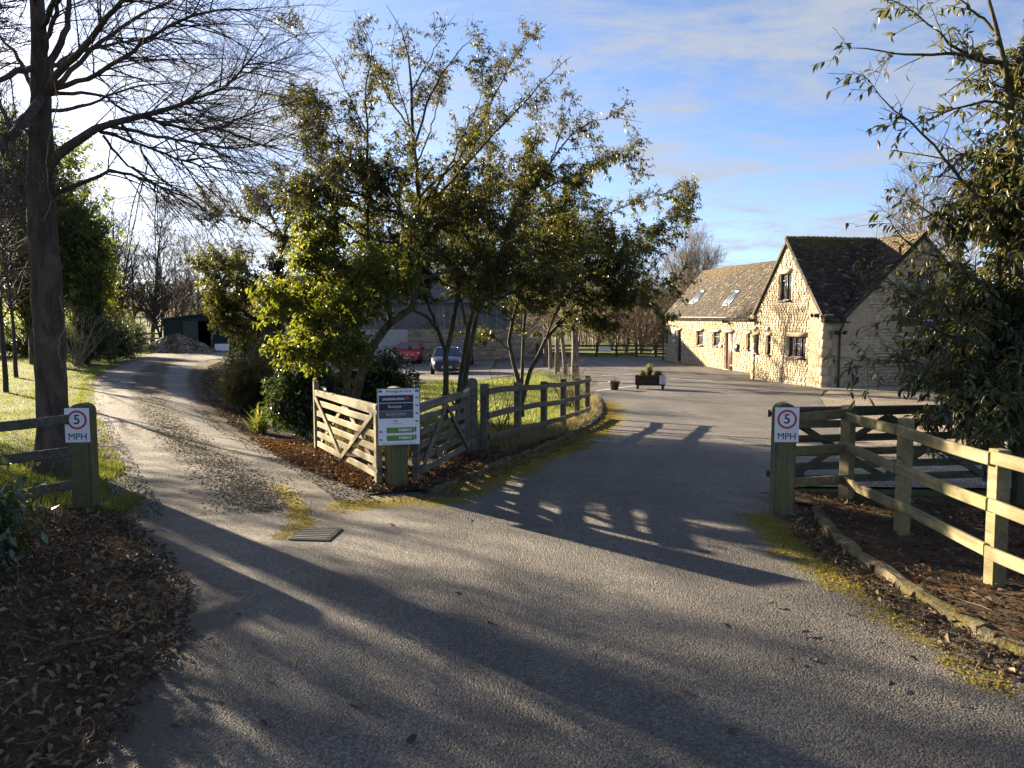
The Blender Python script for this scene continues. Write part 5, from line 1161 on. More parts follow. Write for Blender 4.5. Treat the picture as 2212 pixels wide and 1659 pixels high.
    if badge == 'diamond':
        bm = bmesh.new(); oo = [(0, .085), (.058, 0), (0, -.085), (-.058, 0)]; ii = [(0, .045), (.026, 0), (0, -.045), (-.026, 0)]; A_ = [bm.verts.new((a, 0, b)) for a, b in oo]; B_ = [bm.verts.new((a, -.012, b)) for a, b in ii]; C_ = [bm.verts.new((a, .02, b)) for a, b in oo]
        for i in range(4): j = (i + 1) % 4; bm.faces.new((A_[i], A_[j], B_[j], B_[i])); bm.faces.new((A_[j], A_[i], C_[i], C_[j]))
        bmesh.ops.recalc_face_normals(bm, faces=bm.faces); bobj('badge', bm, M['chrome'], o, loc=(0, y0 - .035, .60)); quad('bonnet_trim', [(-w * .50, y0 + .055, .615), (w * .50, y0 + .055, .615), (w * .50, y0 + .06, .635), (-w * .50, y0 + .06, .635)], M['chrome'], .04); quad('grille', [(-w * .46, y0 + .05, .575), (w * .46, y0 + .05, .575), (w * .50, y0 + .05, .612), (-w * .50, y0 + .05, .612)], M['dark_plastic'], .03)
    return o
def rear_copy_z(x, y): return h(x, y) + .01
c1 = P(880, 783, 54.5); car('bright red hatchback facing the lawn in front of the barn wall', M['car_red'], c1[0], 55.6, rear_copy_z(c1[0], 55.6), R(3), 4.06, 1.73, 1.45, 'diamond', 'GN60 ECM')
c2 = P(962, 810, 42); car('dark blue hatchback parked at the lawn edge behind the tree stems', M['car_black'], c2[0], 43.2, rear_copy_z(c2[0], 43.2), R(4), 3.95, 1.68, 1.42, None, 'WF04 KDO', 1)
c3 = P(1000, 772, 51); car('near black hatchback further back, between the dark blue car and barn', M['car_black'], c3[0] - .35, 51.5, rear_copy_z(c3[0], 51.5), R(-3), 4.1, 1.74, 1.5, None, 'VN12 OXG', 1)
c5 = HB(-1.4, 5.1); car('maroon hatchback tail out beside the shaded stone gable, behind leaves', M['car_maroon'], c5[0] + .2, c5[1], rear_copy_z(c5[0], c5[1]), R(118), 4.1, 1.74, 1.48, None, 'OV11 HRE', 1)
# white board leaning near the red car
wb = P(838, 790, 50); w_ = empty('white_panel', (wb[0], 50, h(wb[0], 50)), R(4), 'white upright panel left of the red car', 'panel'); box('sheet', M['white_board'], -.5, .5, 0, .04, 0, .85, w_, .004)
# ================================================================ plants: tubes for wood, folded blades for leaves
def norm(v): return v / np.maximum(1e-9, np.linalg.norm(v, axis=-1, keepdims=True))
def tubes(batches):
    Vs, Fs, off = [], [], 0
    for pts, rad, S in batches:
        N, K, _ = pts.shape
        if N == 0: continue
        T = norm(np.gradient(pts, axis=1)); ref = np.where(np.abs(T[:, :1, 2:3]) < 0.85, np.array((0, 0, 1.0)), np.array((1.0, 0, 0)))
        ref = np.broadcast_to(ref, T.shape); A = norm(np.cross(T, ref)); B = np.cross(T, A)
        an = np.arange(S) * (2 * np.pi / S); c, s = np.cos(an), np.sin(an)
        ring = pts[:, :, None] + rad[:, :, None, None] * (c[None, None, :, None] * A[:, :, None] + s[None, None, :, None] * B[:, :, None])
        Vs.append(ring.reshape(-1, 3))
        n, k, j = np.meshgrid(np.arange(N), np.arange(K - 1), np.arange(S), indexing='ij'); j2 = (j + 1) % S; b0 = off + (n * K + k) * S; b1 = b0 + S
        Fs.append(np.stack([b0 + j, b0 + j2, b1 + j2, b1 + j], -1).reshape(-1, 4)); off += N * K * S
    return np.concatenate(Vs), np.concatenate(Fs)
def wood_obj(name, batches, mat, parent): return obj(name, mesh(name, *tubes(batches), mat, True), parent)
def limb(pp, K=16, wob=0.0):
    """pp: list of (px,py,Y,r) picture points at depth Y, or (x,y,z,r,'w') world points -> (1,K,3),(1,K)"""
    pts = np.array([(*P(q[0], q[1], q[2]), q[3]) if len(q) == 4 else q[:4] for q in pp], float)
    sm = smooth_line(list(pts), 8) if len(pts) > 2 else pts
    s = np.concatenate([[0], np.cumsum(np.linalg.norm(np.diff(sm[:, :3], axis=0), axis=1))]); t = np.linspace(0, s[-1], K)
    o = np.stack([np.interp(t, s, sm[:, i]) for i in range(4)], 1)
    if wob: o[1:, :3] += rng.normal(0, wob, (K - 1, 3))
    return o[None, :, :3], o[None, :, 3]
def grow(st, di, ln, r0, r1, K, trop=(0, 0, 0), jit=0.12, trop_pow=1.0):
    N = len(st); pts = np.empty((N, K, 3)); pts[:, 0] = st; d = norm(di); step = ln[:, None] / (K - 1); trop = np.asarray(trop, float)
    for k in range(1, K):
        d = norm(d + trop * (1.0 / (K - 1)) * (k / (K - 1)) ** (trop_pow - 1) + rng.normal(0, jit, (N, 3))); pts[:, k] = pts[:, k - 1] + d * step
    w = np.linspace(0, 1, K)[None]; return pts, r0[:, None] * (1 - w) + (r1 if np.ndim(r1) == 0 else np.asarray(r1)[:, None]) * w
def at_t(pts, rad, idx, t):
    K = pts.shape[1]; f = t * (K - 1); k = np.minimum(f.astype(int), K - 2); w = (f - k)[:, None]
    p = pts[idx, k] * (1 - w) + pts[idx, k + 1] * w; T = norm(pts[idx, k + 1] - pts[idx, k]); r = rad[idx, k] * (1 - w[:, 0]) + rad[idx, k + 1] * w[:, 0]; return p, T, r
def spawn(pts, rad, n, t0, t1, ang, sd, lmin, lmax, rf, r1, K, trop=(0, 0, 0), jit=0.1, taper=0.5, flat=0.0, prob=None, rmax=None, lenf=None):
    L = np.linalg.norm(np.diff(pts, axis=1), axis=2).sum(1); idx = rng.choice(len(pts), n, p=L / L.sum()); t = rng.uniform(t0, t1, n); p, T, r = at_t(pts, rad, idx, t)
    rv = rng.normal(0, 1, (n, 3)); rv[:, 2] *= (1 - flat); S = norm(rv - (rv * T).sum(1, keepdims=True) * T); a = np.radians(rng.normal(ang, sd, n))[:, None]
    d = np.cos(a) * T + np.sin(a) * S; ln = rng.uniform(lmin, lmax, n) * (1 - taper * t) * (1 if lenf is None else lenf(p)); rr = np.maximum(r * rf, r1)
    if rmax is not None: rr = np.minimum(rr, rmax)
    if prob is not None: k = rng.random(n) < prob(p); p, d, ln, rr = p[k], d[k], ln[k], rr[k]
    return grow(p, d, ln, rr, r1, K, trop, jit)
LEAF4 = (np.array(((0, 0, 0), (.45, .5, .10), (.45, -.5, .10), (1, 0, -.06))), np.array(((0, 3, 1), (0, 2, 3))))
LEAF8 = (np.array(((0, 0, 0), (.28, .40, .10), (.30, 0, 0), (.28, -.40, .10), (.62, .46, .06), (.64, 0, -.05), (.62, -.46, .06), (1, 0, -.20))), np.array(((0, 2, 1), (0, 3, 2), (1, 2, 5), (1, 5, 4), (2, 3, 6), (2, 6, 5), (4, 5, 7), (5, 6, 7))))
def leaf_frames(pts, n, Lr, wr, droop=0.5, out=0.7, t0=0.15, prob=None, spread=0.0):
    """n leaves along the twigs: origin, d (long), s (wide), m (normal) already scaled"""
    rad = np.zeros(pts.shape[:2]); idx = rng.integers(0, len(pts), n); t = rng.uniform(t0, 1.0, n); p, T, _ = at_t(pts, rad, idx, t)
    if prob is not None: k = rng.random(n) < prob(p); p, T = p[k], T[k]; n = len(p)
    rv = rng.normal(0, 1, (n, 3)); S = norm(rv - (rv * T).sum(1, keepdims=True) * T)
    d = norm(T * (1 - out) + S * out + np.array((0, 0, -droop)) + rng.normal(0, .15, (n, 3))); L = rng.uniform(*Lr, n)[:, None]
    up = norm(np.array((0, 0, 1.0)) + rng.normal(0, .55, (n, 3))); s = norm(np.cross(up, d)); m = np.cross(d, s)
    if spread: p = p + rng.normal(0, spread, (n, 3))
    return p, d * L, s * L * wr, m * L
def leaf_mesh(frames, unit=LEAF4):
    p, d, s, m = frames; u, f = unit; V = p[:, None] + u[None, :, 0:1] * d[:, None] + u[None, :, 1:2] * s[:, None] + u[None, :, 2:3] * m[:, None]
    return V.reshape(-1, 3), (f[None] + len(u) * np.arange(len(p))[:, None, None]).reshape(-1, 3)
def leaves_obj(name, frames, mat, parent, unit=LEAF4):
    o = obj(name, mesh(name, *leaf_mesh(frames, unit), mat), parent); o['kind'] = 'stuff'; return o
def cat(*fr): return tuple(np.concatenate(x) for x in zip(*fr))

G_DARK = [(0, (0.020, 0.034, 0.010)), (0.5, (0.036, 0.054, 0.014)), (0.85, (0.060, 0.072, 0.020)), (1, (0.12, 0.075, 0.022))]
M['leaf_olive'] = leaf_mat('olive_evergreen_leaf', G_DARK, ((0.12, 0.155, 0.015), (0.20, 0.18, 0.025)), .38, .40)
M['leaf_bronze'] = leaf_mat('bronze_top_leaf', [(0, (0.026, 0.026, 0.010)), (.6, (0.046, 0.040, 0.015)), (1, (0.085, 0.045, 0.018))], ((0.10, 0.085, 0.016), (0.17, 0.10, 0.022)), .34, .45)
M['leaf_bright'] = leaf_mat('bright_green_leaf', [(0, (0.034, 0.058, 0.010)), (.6, (0.062, 0.092, 0.018)), (1, (0.12, 0.12, 0.028))], ((0.22, 0.29, 0.02), (0.32, 0.31, 0.035)), .46, .42)
M['leaf_laurel'] = leaf_mat('glossy_laurel_leaf', [(0, (0.020, 0.040, 0.015)), (.6, (0.036, 0.066, 0.021)), (1, (0.07, 0.095, 0.028))], ((0.10, 0.18, 0.02), (0.16, 0.20, 0.03)), .28, .24, .7)
M['leaf_golden'] = leaf_mat('golden_olive_leaf', [(0, (0.062, 0.060, 0.016)), (.6, (0.12, 0.108, 0.028)), (1, (0.18, 0.125, 0.04))], ((0.26, 0.22, 0.03), (0.34, 0.26, 0.04)), .40, .45)
M['leaf_right'] = leaf_mat('long_evergreen_leaf', [(0, (0.020, 0.031, 0.015)), (.55, (0.040, 0.053, 0.023)), (.9, (0.066, 0.076, 0.032)), (1, (0.12, 0.062, 0.026))], ((0.15, 0.19, 0.03), (0.24, 0.19, 0.05)), .30, .40, .5)
M['leaf_holly'] = leaf_mat('holly_leaf', [(0, (0.024, 0.046, 0.014)), (.6, (0.050, 0.080, 0.022)), (1, (0.09, 0.12, 0.03))], ((0.22, 0.32, 0.02), (0.34, 0.36, 0.04)), .45, .3, .6)
M['leaf_dead'] = leaf_mat('fallen_leaf', [(0, (0.034, 0.021, 0.013)), (.4, (0.072, 0.045, 0.027)), (.8, (0.125, 0.082, 0.050)), (1, (0.22, 0.165, 0.11))], ((0.16, 0.07, 0.02), (0.24, 0.12, 0.03)), .2, .75, .25)
M['leaf_dead_grey'] = leaf_mat('old_fallen_leaf', [(0, (0.045, 0.030, 0.020)), (.5, (0.115, 0.078, 0.050)), (1, (0.27, 0.205, 0.145))], ((0.12, 0.07, 0.03), (0.18, 0.12, 0.05)), .15, .75, .25)
M['grass'] = leaf_mat('grass_blade', [(0, (0.050, 0.080, 0.012)), (.6, (0.090, 0.125, 0.020)), (1, (0.16, 0.16, 0.05))], ((0.20, 0.26, 0.03), (0.28, 0.29, 0.05)), .42, .5)
M['dry_grass'] = leaf_mat('dry_grass_blade', [(0, (0.13, 0.10, 0.045)), (.6, (0.22, 0.17, 0.085)), (1, (0.11, 0.12, 0.03))], ((0.32, 0.24, 0.10), (0.26, 0.24, 0.08)), .40, .6)
M['strap_leaf'] = leaf_mat('strap_leaf', [(0, (0.05, 0.085, 0.015)), (.7, (0.10, 0.13, 0.025)), (1, (0.22, 0.20, 0.06))], ((0.30, 0.36, 0.03), (0.40, 0.36, 0.08)), .40, .35)

# ---- the big bare tree beside the track
bt = G(118, 1019); BTY = float(bt[1])
bare = empty('bare_tree', (0, 0, 0), 0, 'large bare tree with purple brown trunk and sweeping twigs beside the gravel track', 'tree')
bare.location = (bt[0], BTY, 0); bo = -np.array(bare.location)
def sh(b): return [(p + bo, r, s) for p, r, s in b]
y = BTY
trunk = limb([(122, 1032, y, .34), (120, 1000, y, .27), (116, 930, y, .20), (112, 850, y, .185), (110, 760, y, .185), (104, 660, y, .185), (97, 560, y, .175), (90, 450, y, .165), (88, 350, y, .155), (88, 240, y, .125), (85, 120, y, .095), (80, -20, y, .08), (76, -200, y - .1, .06), (84, -400, y, .03)], 40, .006)
Ls_ = [[(96, 205, y, .075), (115, 130, y + .1, .065), (140, 73, y + .3, .055), (152, 0, y + .5, .045), (170, -150, y + .8, .02)], [(92, 130, y, .05), (128, 0, y - .3, .035), (160, -130, y - .6, .015)],
  [(98, 205, y, .075), (128, 155, y - .2, .062), (163, 125, y - .4, .055), (198, 79, y - .5, .05), (248, 23, y - .7, .04), (320, -30, y - .9, .028), (420, -90, y - 1, .012)],
  [(98, 215, y, .06), (140, 169, y + .3, .05), (190, 117, y + .6, .042), (262, 58, y + .9, .034), (346, 12, y + 1.1, .026), (450, -20, y + 1.4, .018), (540, -30, y + 1.6, .008)],
  [(95, 210, y, .065), (120, 188, y, .052), (163, 181, y - .1, .045), (233, 146, y - .3, .038), (292, 105, y - .4, .032), (346, 67, y - .5, .026), (430, 30, y - .7, .018), (540, 20, y - .8, .007)],
  [(100, 205, y, .04), (204, 201, y + .5, .028), (262, 233, y + .8, .024), (346, 262, y + 1.1, .02), (430, 268, y + 1.3, .015), (530, 300, y + 1.6, .006)],
  [(92, 395, y, .10), (117, 344, y - .1, .088), (163, 306, y - .2, .08), (210, 280, y - .3, .07), (262, 260, y - .35, .058), (346, 242, y - .4, .045), (430, 210, y - .5, .032), (500, 180, y - .6, .022), (550, 120, y - .6, .013), (585, 60, y - .6, .006)],
  [(313, 247, y - .35, .035), (367, 270, y - .2, .028), (467, 277, y, .02), (540, 240, y + .2, .012), (590, 165, y + .3, .005)], [(240, 273, y - .3, .035), (333, 290, y - .6, .028), (467, 317, y - 1, .018), (560, 315, y - 1.2, .01), (618, 280, y - 1.3, .005)],
  [(217, 285, y - .3, .034), (283, 307, y + .1, .027), (400, 347, y + .5, .02), (467, 363, y + .7, .014), (560, 385, y + 1, .006)],
  [(100, 430, y, .055), (117, 417, y, .05), (163, 400, y + .1, .042), (219, 382, y + .1, .034), (245, 370, y + .1, .03), (300, 385, y, .024), (345, 402, y, .019), (420, 440, y, .013), (485, 485, y, .006)],
  [(222, 292, y - .3, .026), (260, 340, y - .2, .022), (320, 390, y, .016), (380, 425, y + .2, .011), (440, 455, y + .4, .005)], [(262, 262, y - .3, .028), (300, 320, y - .7, .022), (345, 385, y - 1, .015), (400, 420, y - 1.2, .007)],
  [(75, 145, y, .055), (35, 155, y - .4, .05), (0, 178, y - .7, .042), (-60, 190, y - 1.2, .03), (-160, 170, y - 1.8, .012)], [(94, 205, y, .085), (58, 254, y - .6, .078), (0, 318, y - 1.5, .068), (-80, 370, y - 2.2, .05), (-200, 390, y - 3, .025)],
  [(66, 370, y, .05), (30, 306, y + .4, .042), (5, 240, y + .7, .034), (-30, 150, y + 1, .016)], [(72, 445, y, .045), (30, 414, y + .5, .036), (0, 400, y + .9, .03), (-70, 375, y + 1.5, .014)], [(72, 200, y, .045), (38, 125, y + .5, .036), (9, 88, y + .8, .028), (-40, 20, y + 1.3, .012)],
  [(90, 160, y, .05), (150, 120, y + .9, .04), (240, 95, y + 1.6, .03), (330, 85, y + 2.2, .02), (450, 95, y + 2.8, .008)], [(88, 240, y, .04), (170, 235, y + .7, .03), (250, 200, y + 1.3, .022), (360, 180, y + 1.9, .014), (500, 185, y + 2.4, .006)],
  [(88, 60, y, .05), (140, -30, y - .8, .04), (230, -80, y - 1.6, .03), (380, -100, y - 2.4, .015)], [(86, 20, y, .045), (20, -80, y - .6, .035), (-80, -160, y - 1.2, .02)]]
LB = [limb(q, 18, .012) for q in Ls_]; LP = np.concatenate([a for a, b in LB]); LR = np.concatenate([b for a, b in LB])
a1 = spawn(LP, LR, 430, .25, 1.0, 40, 13, .7, 2.3, .5, .0024, 9, (0.10, 0, -0.5), .05, .45, rmax=.010); a2 = spawn(*a1, 3300, .12, 1.0, 36, 13, .3, .95, .55, .0015, 6, (.05, 0, .5), .07, .5, rmax=.004); a3 = spawn(*a2, 9000, .15, 1.0, 38, 13, .12, .40, .65, .0011, 4, (0, 0, .4), .1, .4)
wood_obj('trunk', sh([(*trunk, 14)]), M['big_bark'], bare); [wood_obj('limb', sh([(LP[i:i + 1], LR[i:i + 1] * .70, 8)]), M['big_bark'], bare) for i in range(len(LP))]; o = wood_obj('crown', sh([(*a1, 4), (*a2, 3), (*a3, 3)]), M['twig_dark'], bare); o['kind'] = 'stuff'
# ivy stems hanging pale on the trunk
iv = [limb([(108, 150, y - .16, .006), (120, 230, y - .2, .007), (100, 330, y - .19, .008), (106, 430, y - .19, .007), (98, 480, y - .19, .004)], 14, .015), limb([(128, 640, y - .2, .005), (140, 700, y - .21, .006), (128, 745, y - .22, .005), (132, 790, y - .21, .003)], 14, .012)]
wood_obj('climber_stem', sh([(p, r, 5) for p, r in iv]), M['twig_pale'], bare)

# ---- leafy multi-stemmed trees behind the gates
def leafy_tree(label, base, limbs, n0, nA, nB, nleaf, mats, Lr=(.038, .092), wr=.36, group='leafy trees behind the gates', bark='leafbark', l0=(.8, 1.9), la=(.25, .72), lb=(.10, .28), droop=.6, dY=1.2, name='evergreen_tree', sides=9, zt=(4.4, 6.2), zlow=1.2, rs=.75):
    o = empty(name, base, 0, label, 'tree', group); off = -np.array(base)
    LB = []
    for q in limbs:
        q = [list(v) for v in q]; e = random.uniform(-dY, dY) if len(q) > 2 and q[0][3] < .07 else 0.0
        for i, v in enumerate(q): v[2] += e * (i / (len(q) - 1)); v[3] *= rs
        LB.append(limb([tuple(v) for v in q], 18, .010))
    LP = np.concatenate([a for a, b in LB]); LR = np.concatenate([b for a, b in LB])
    main = [i for i in range(len(LB)) if LR[i, 0] >= .05 * rs]; minor = [i for i in range(len(LB)) if LR[i, 0] < .05 * rs]
    dens = lambda p: np.interp(p[:, 2], [2.0, zt[0], zt[1]], [1, .72, .36]); lenf = lambda p: np.interp(p[:, 2], [3.4, 4.8, 6.2], [1, .75, .55])
    keep_low = lambda p: np.clip((p[:, 2] - zlow - .12) / .25, 0, 1) * np.interp(p[:, 2], [3.4, 4.7, 6.0], [1, .8, .55])
    a0 = spawn(LP, LR, n0, .25, .97, 40, 11, *l0, .5, .004, 11, (0, 0, .22), .035, .45, .25, keep_low, rmax=.016, lenf=lenf)
    b1 = spawn(LP, LR, nA // 3, .25, .97, 50, 15, *la, .5, .003, 7, (0, 0, .05), .07, .2, .25, keep_low, rmax=.008, lenf=lenf); b2 = spawn(*a0, nA, .08, .97, 46, 15, *la, .6, .003, 7, (0, 0, -.05), .07, .2, .25, None, rmax=.007, lenf=lenf)
    a1 = (np.concatenate([b1[0], b2[0]]), np.concatenate([b1[1], b2[1]])); a2 = spawn(*a1, nB, .05, .98, 45, 15, *lb, .6, .0016, 4, (0, 0, -.1), .1, .3)
    b = lambda x: [(p + off, r, s) for p, r, s in x]
    for i in main: wood_obj('trunk' if LR[i, 0] >= .065 * rs else 'limb', b([(LP[i:i + 1], LR[i:i + 1], sides)]), M[bark], o)
    for i in minor: wood_obj('limb', b([(LP[i:i + 1], LR[i:i + 1], 6)]), M[bark], o)
    w = wood_obj('twigs', b([(*a0, 5), (*a1, 3), (*a2, 3)]), M['leafbark'], o); w['kind'] = 'stuff'
    fr = cat(leaf_frames(a2[0], int(nleaf * .62), Lr, wr, droop, prob=dens), leaf_frames(a1[0], int(nleaf * .32), Lr, wr, droop, prob=dens), leaf_frames(a0[0], int(nleaf * .06), Lr, wr, droop, prob=dens)); z = fr[0][:, 2]; u = rng.random(len(z))
    top = u < np.interp(z, [3.2, 5.2, 7], [.03, .28, .55]); kz = z > zlow; fr = tuple(x[kz] for x in fr); top = top[kz]; fr = (fr[0] + off, *fr[1:])
    leaves_obj('crown', tuple(x[~top] for x in fr), M[mats[0]], o); leaves_obj('crown', tuple(x[top] for x in fr), M[mats[1]], o); return o
YA, YB, YC, YD, YE = 13.8, 13.3, 16.0, 18.6, 17.0
def gb(px, Y): return (float((px - CX) / F * Y), Y, h((px - CX) / F * Y, Y))
A_l = [[(755, 968, YA, .13), (766, 870, YA, .105), (773, 823, YA, .10), (800, 759, YA, .095), (816, 725, YA, .092), (846, 697, YA, .09), (880, 674, YA, .085), (897, 640, YA, .078), (903, 600, YA, .07), (904, 520, YA, .058), (903, 420, YA, .048), (893, 290, YA, .036), (888, 188, YA, .026), (880, 100, YA, .016), (864, 60, YA, .010), (836, 8, YA, .004)],
  [(846, 700, YA, .06), (838, 640, YA - .2, .05), (862, 560, YA - .2, .04), (871, 470, YA - .1, .034), (835, 405, YA, .028), (780, 355, YA + .1, .022), (720, 320, YA + .1, .016), (665, 250, YA, .010), (642, 180, YA - .1, .005)],
  [(871, 470, YA - .1, .035), (800, 430, YA - .5, .028), (730, 400, YA - .8, .02), (668, 330, YA - 1, .012), (645, 270, YA - 1.1, .005)], [(903, 600, YA, .045), (949, 594, YA + .3, .036), (1000, 565, YA + .6, .028), (1070, 525, YA + .9, .014)],
  [(895, 330, YA, .030), (930, 205, YA - .3, .022), (985, 120, YA - .5, .012), (1040, 64, YA - .6, .004)], [(903, 430, YA, .036), (1000, 330, YA + .4, .028), (1078, 190, YA + .7, .016), (1112, 118, YA + .8, .010), (1180, 52, YA + .9, .004)],
  [(905, 470, YA, .036), (1020, 340, YA - .2, .028), (1130, 222, YA - .4, .016), (1232, 122, YA - .6, .004)], [(904, 520, YA, .04), (820, 520, YA - .5, .03), (740, 480, YA - .9, .02), (660, 420, YA - 1.2, .008)], [(893, 290, YA, .026), (840, 210, YA + .3, .018), (800, 120, YA + .4, .010), (765, 25, YA + .5, .004)],
  [(888, 200, YA, .02), (925, 130, YA + .2, .012), (965, 60, YA + .3, .006), (988, 30, YA + .3, .003)], [(846, 697, YA, .045), (818, 620, YA - .2, .040), (798, 540, YA - .3, .036), (794, 400, YA - .3, .030), (794, 271, YA - .3, .022), (790, 180, YA - .3, .015), (805, 96, YA - .3, .009), (765, 18, YA - .3, .003)], [(794, 290, YA - .3, .018), (746, 192, YA - .2, .012), (709, 117, YA - .1, .008), (640, 52, YA, .003)], [(794, 420, YA - .3, .020), (752, 330, YA - .5, .014), (705, 245, YA - .7, .009), (650, 185, YA - .8, .003)], [(893, 300, YA, .022), (868, 210, YA + .2, .014), (845, 120, YA + .3, .008), (862, 40, YA + .4, .003)], [(897, 360, YA, .024), (930, 280, YA + .5, .016), (955, 180, YA + .8, .009), (960, 110, YA + .9, .003)], [(904, 450, YA, .028), (965, 370, YA - .4, .020), (1010, 270, YA - .7, .012), (1050, 190, YA - .9, .004)],
  [(904, 540, YA, .04), (960, 480, YA - .5, .03), (1040, 430, YA - .8, .02), (1130, 400, YA - 1, .008)],
  [(846, 700, YA, .04), (780, 660, YA - .5, .03), (720, 640, YA - .8, .02), (660, 600, YA - 1, .008)], [(904, 560, YA, .04), (840, 600, YA - .6, .03), (760, 590, YA - 1.1, .02), (690, 540, YA - 1.3, .008)], [(903, 600, YA, .04), (940, 650, YA - .5, .028), (980, 640, YA - .8, .018), (1040, 600, YA - 1, .007)]]
leafy_tree('tallest leafy tree, its trunk bowed to the right, behind the sunlit pale gate', gb(755, YA), A_l, 110, 900, 6400, 58000, ('leaf_olive', 'leaf_bronze'), zlow=2.05, rs=.8)
B_l = [[(752, 960, YB, .075), (752, 850, YB, .06), (748, 760, YB, .055), (742, 690, YB, .048), (733, 630, YB, .04), (726, 560, YB, .032), (722, 480, YB, .022), (716, 400, YB, .008)], [(748, 760, YB, .04), (700, 700, YB - .4, .03), (650, 660, YB - .7, .02), (600, 630, YB - .9, .008)], [(745, 720, YB, .04), (790, 660, YB - .4, .028), (830, 600, YB - .6, .018), (860, 540, YB - .7, .008)], [(748, 770, YB, .036), (768, 758, YB - .4, .026), (782, 790, YB - .7, .014), (776, 835, YB - .9, .006)],
  [(746, 740, YB, .036), (690, 760, YB - .5, .026), (660, 780, YB - .7, .014), (640, 810, YB - .8, .006)], [(735, 640, YB, .034), (690, 590, YB - .2, .024), (660, 540, YB - .3, .008)], [(735, 640, YB, .034), (780, 590, YB - .2, .024), (820, 560, YB - .3, .008)], [(752, 860, YB, .03), (735, 800, YB - .1, .024), (705, 745, YB - .1, .016), (690, 690, YB - .2, .006)], [(752, 800, YB, .03), (760, 720, YB - .7, .02), (770, 660, YB - .9, .008)]]
leafy_tree('bright green leafy young tree with thin straight stem, backlit above the laurel', gb(752, YB), B_l, 38, 330, 1700, 17000, ('leaf_bright', 'leaf_bright'), Lr=(.07, .115), wr=.42, dY=.5, l0=(.4, 1.0), la=(.2, .5), zlow=1.0, rs=.8)
C_l = [[(962, 955, YC, .10), (963, 841, YC, .085), (963, 782, YC, .085), (968, 747, YC, .078), (975, 709, YC, .07), (984, 679, YC, .062), (990, 631, YC, .052), (988, 560, YC, .042), (975, 470, YC, .03), (990, 380, YC, .016), (1000, 310, YC, .006)],
  [(964, 760, YC, .06), (945, 713, YC - .2, .052), (922, 683, YC - .3, .046), (892, 668, YC - .4, .034), (850, 640, YC - .6, .02), (800, 600, YC - .8, .008)], [(950, 725, YC - .2, .05), (932, 672, YC, .042), (915, 630, YC + .1, .034), (880, 570, YC + .3, .022), (840, 500, YC + .5, .008)],
  [(985, 960, YC + .3, .10), (993, 837, YC + .3, .088), (1002, 770, YC + .3, .084), (1011, 731, YC + .3, .078), (1018, 690, YC + .3, .072), (1036, 633, YC + .3, .064), (1064, 582, YC + .3, .056), (1080, 545, YC + .3, .050), (1130, 450, YC + .3, .038), (1190, 350, YC + .3, .028), (1250, 275, YC + .3, .018), (1320, 256, YC + .3, .010), (1388, 264, YC + .3, .004)],
  [(998, 955, YC - .2, .08), (1004, 828, YC - .2, .07), (1016, 759, YC - .2, .066), (1025, 713, YC - .2, .06), (1036, 667, YC - .2, .056), (1048, 631, YC - .2, .05), (1068, 585, YC - .2, .044), (1100, 500, YC - .3, .034), (1122, 420, YC - .3, .022), (1135, 330, YC - .3, .008)], [(1012, 728, YC + .3, .05), (1000, 670, YC + .5, .04), (985, 610, YC + .6, .03), (950, 540, YC + .7, .018), (920, 480, YC + .8, .006)],
  [(1064, 582, YC + .3, .045), (1130, 560, YC + .6, .034), (1200, 500, YC + .8, .022), (1270, 430, YC + 1, .008)], [(1130, 450, YC + .3, .034), (1190, 400, YC, .024), (1260, 370, YC - .2, .014), (1330, 330, YC - .3, .005)], [(1040, 650, YC - .2, .042), (1090, 640, YC - .6, .032), (1150, 600, YC - .9, .02), (1210, 570, YC - 1.1, .007)], [(990, 631, YC, .042), (940, 600, YC + .5, .03), (890, 560, YC + .8, .02), (840, 540, YC + 1, .007)],
  [(1048, 631, YC - .2, .036), (1058, 500, YC, .030), (1059, 360, YC + .1, .022), (1048, 258, YC + .1, .015), (1075, 160, YC + .2, .009), (1110, 110, YC + .3, .006), (1178, 54, YC + .4, .003)], [(1130, 450, YC + .3, .026), (1150, 330, YC + .7, .018), (1160, 230, YC + .9, .010), (1150, 150, YC + 1, .004)],
  [(1190, 350, YC + .3, .024), (1215, 270, YC + .4, .014), (1245, 190, YC + .5, .004)], [(1036, 660, YC - .2, .04), (1000, 580, YC - .6, .03), (1010, 490, YC - .8, .02), (1040, 400, YC - .9, .008)], [(970, 850, YC, .035), (985, 880, YC - .1, .03), (975, 820, YC - .2, .01)]]
leafy_tree('dark leafy tree with three forked stems behind the shaded gate', gb(975, YC), C_l, 135, 1150, 8400, 88000, ('leaf_olive', 'leaf_bronze'), Lr=(.042, .10), zlow=2.0, rs=.68)
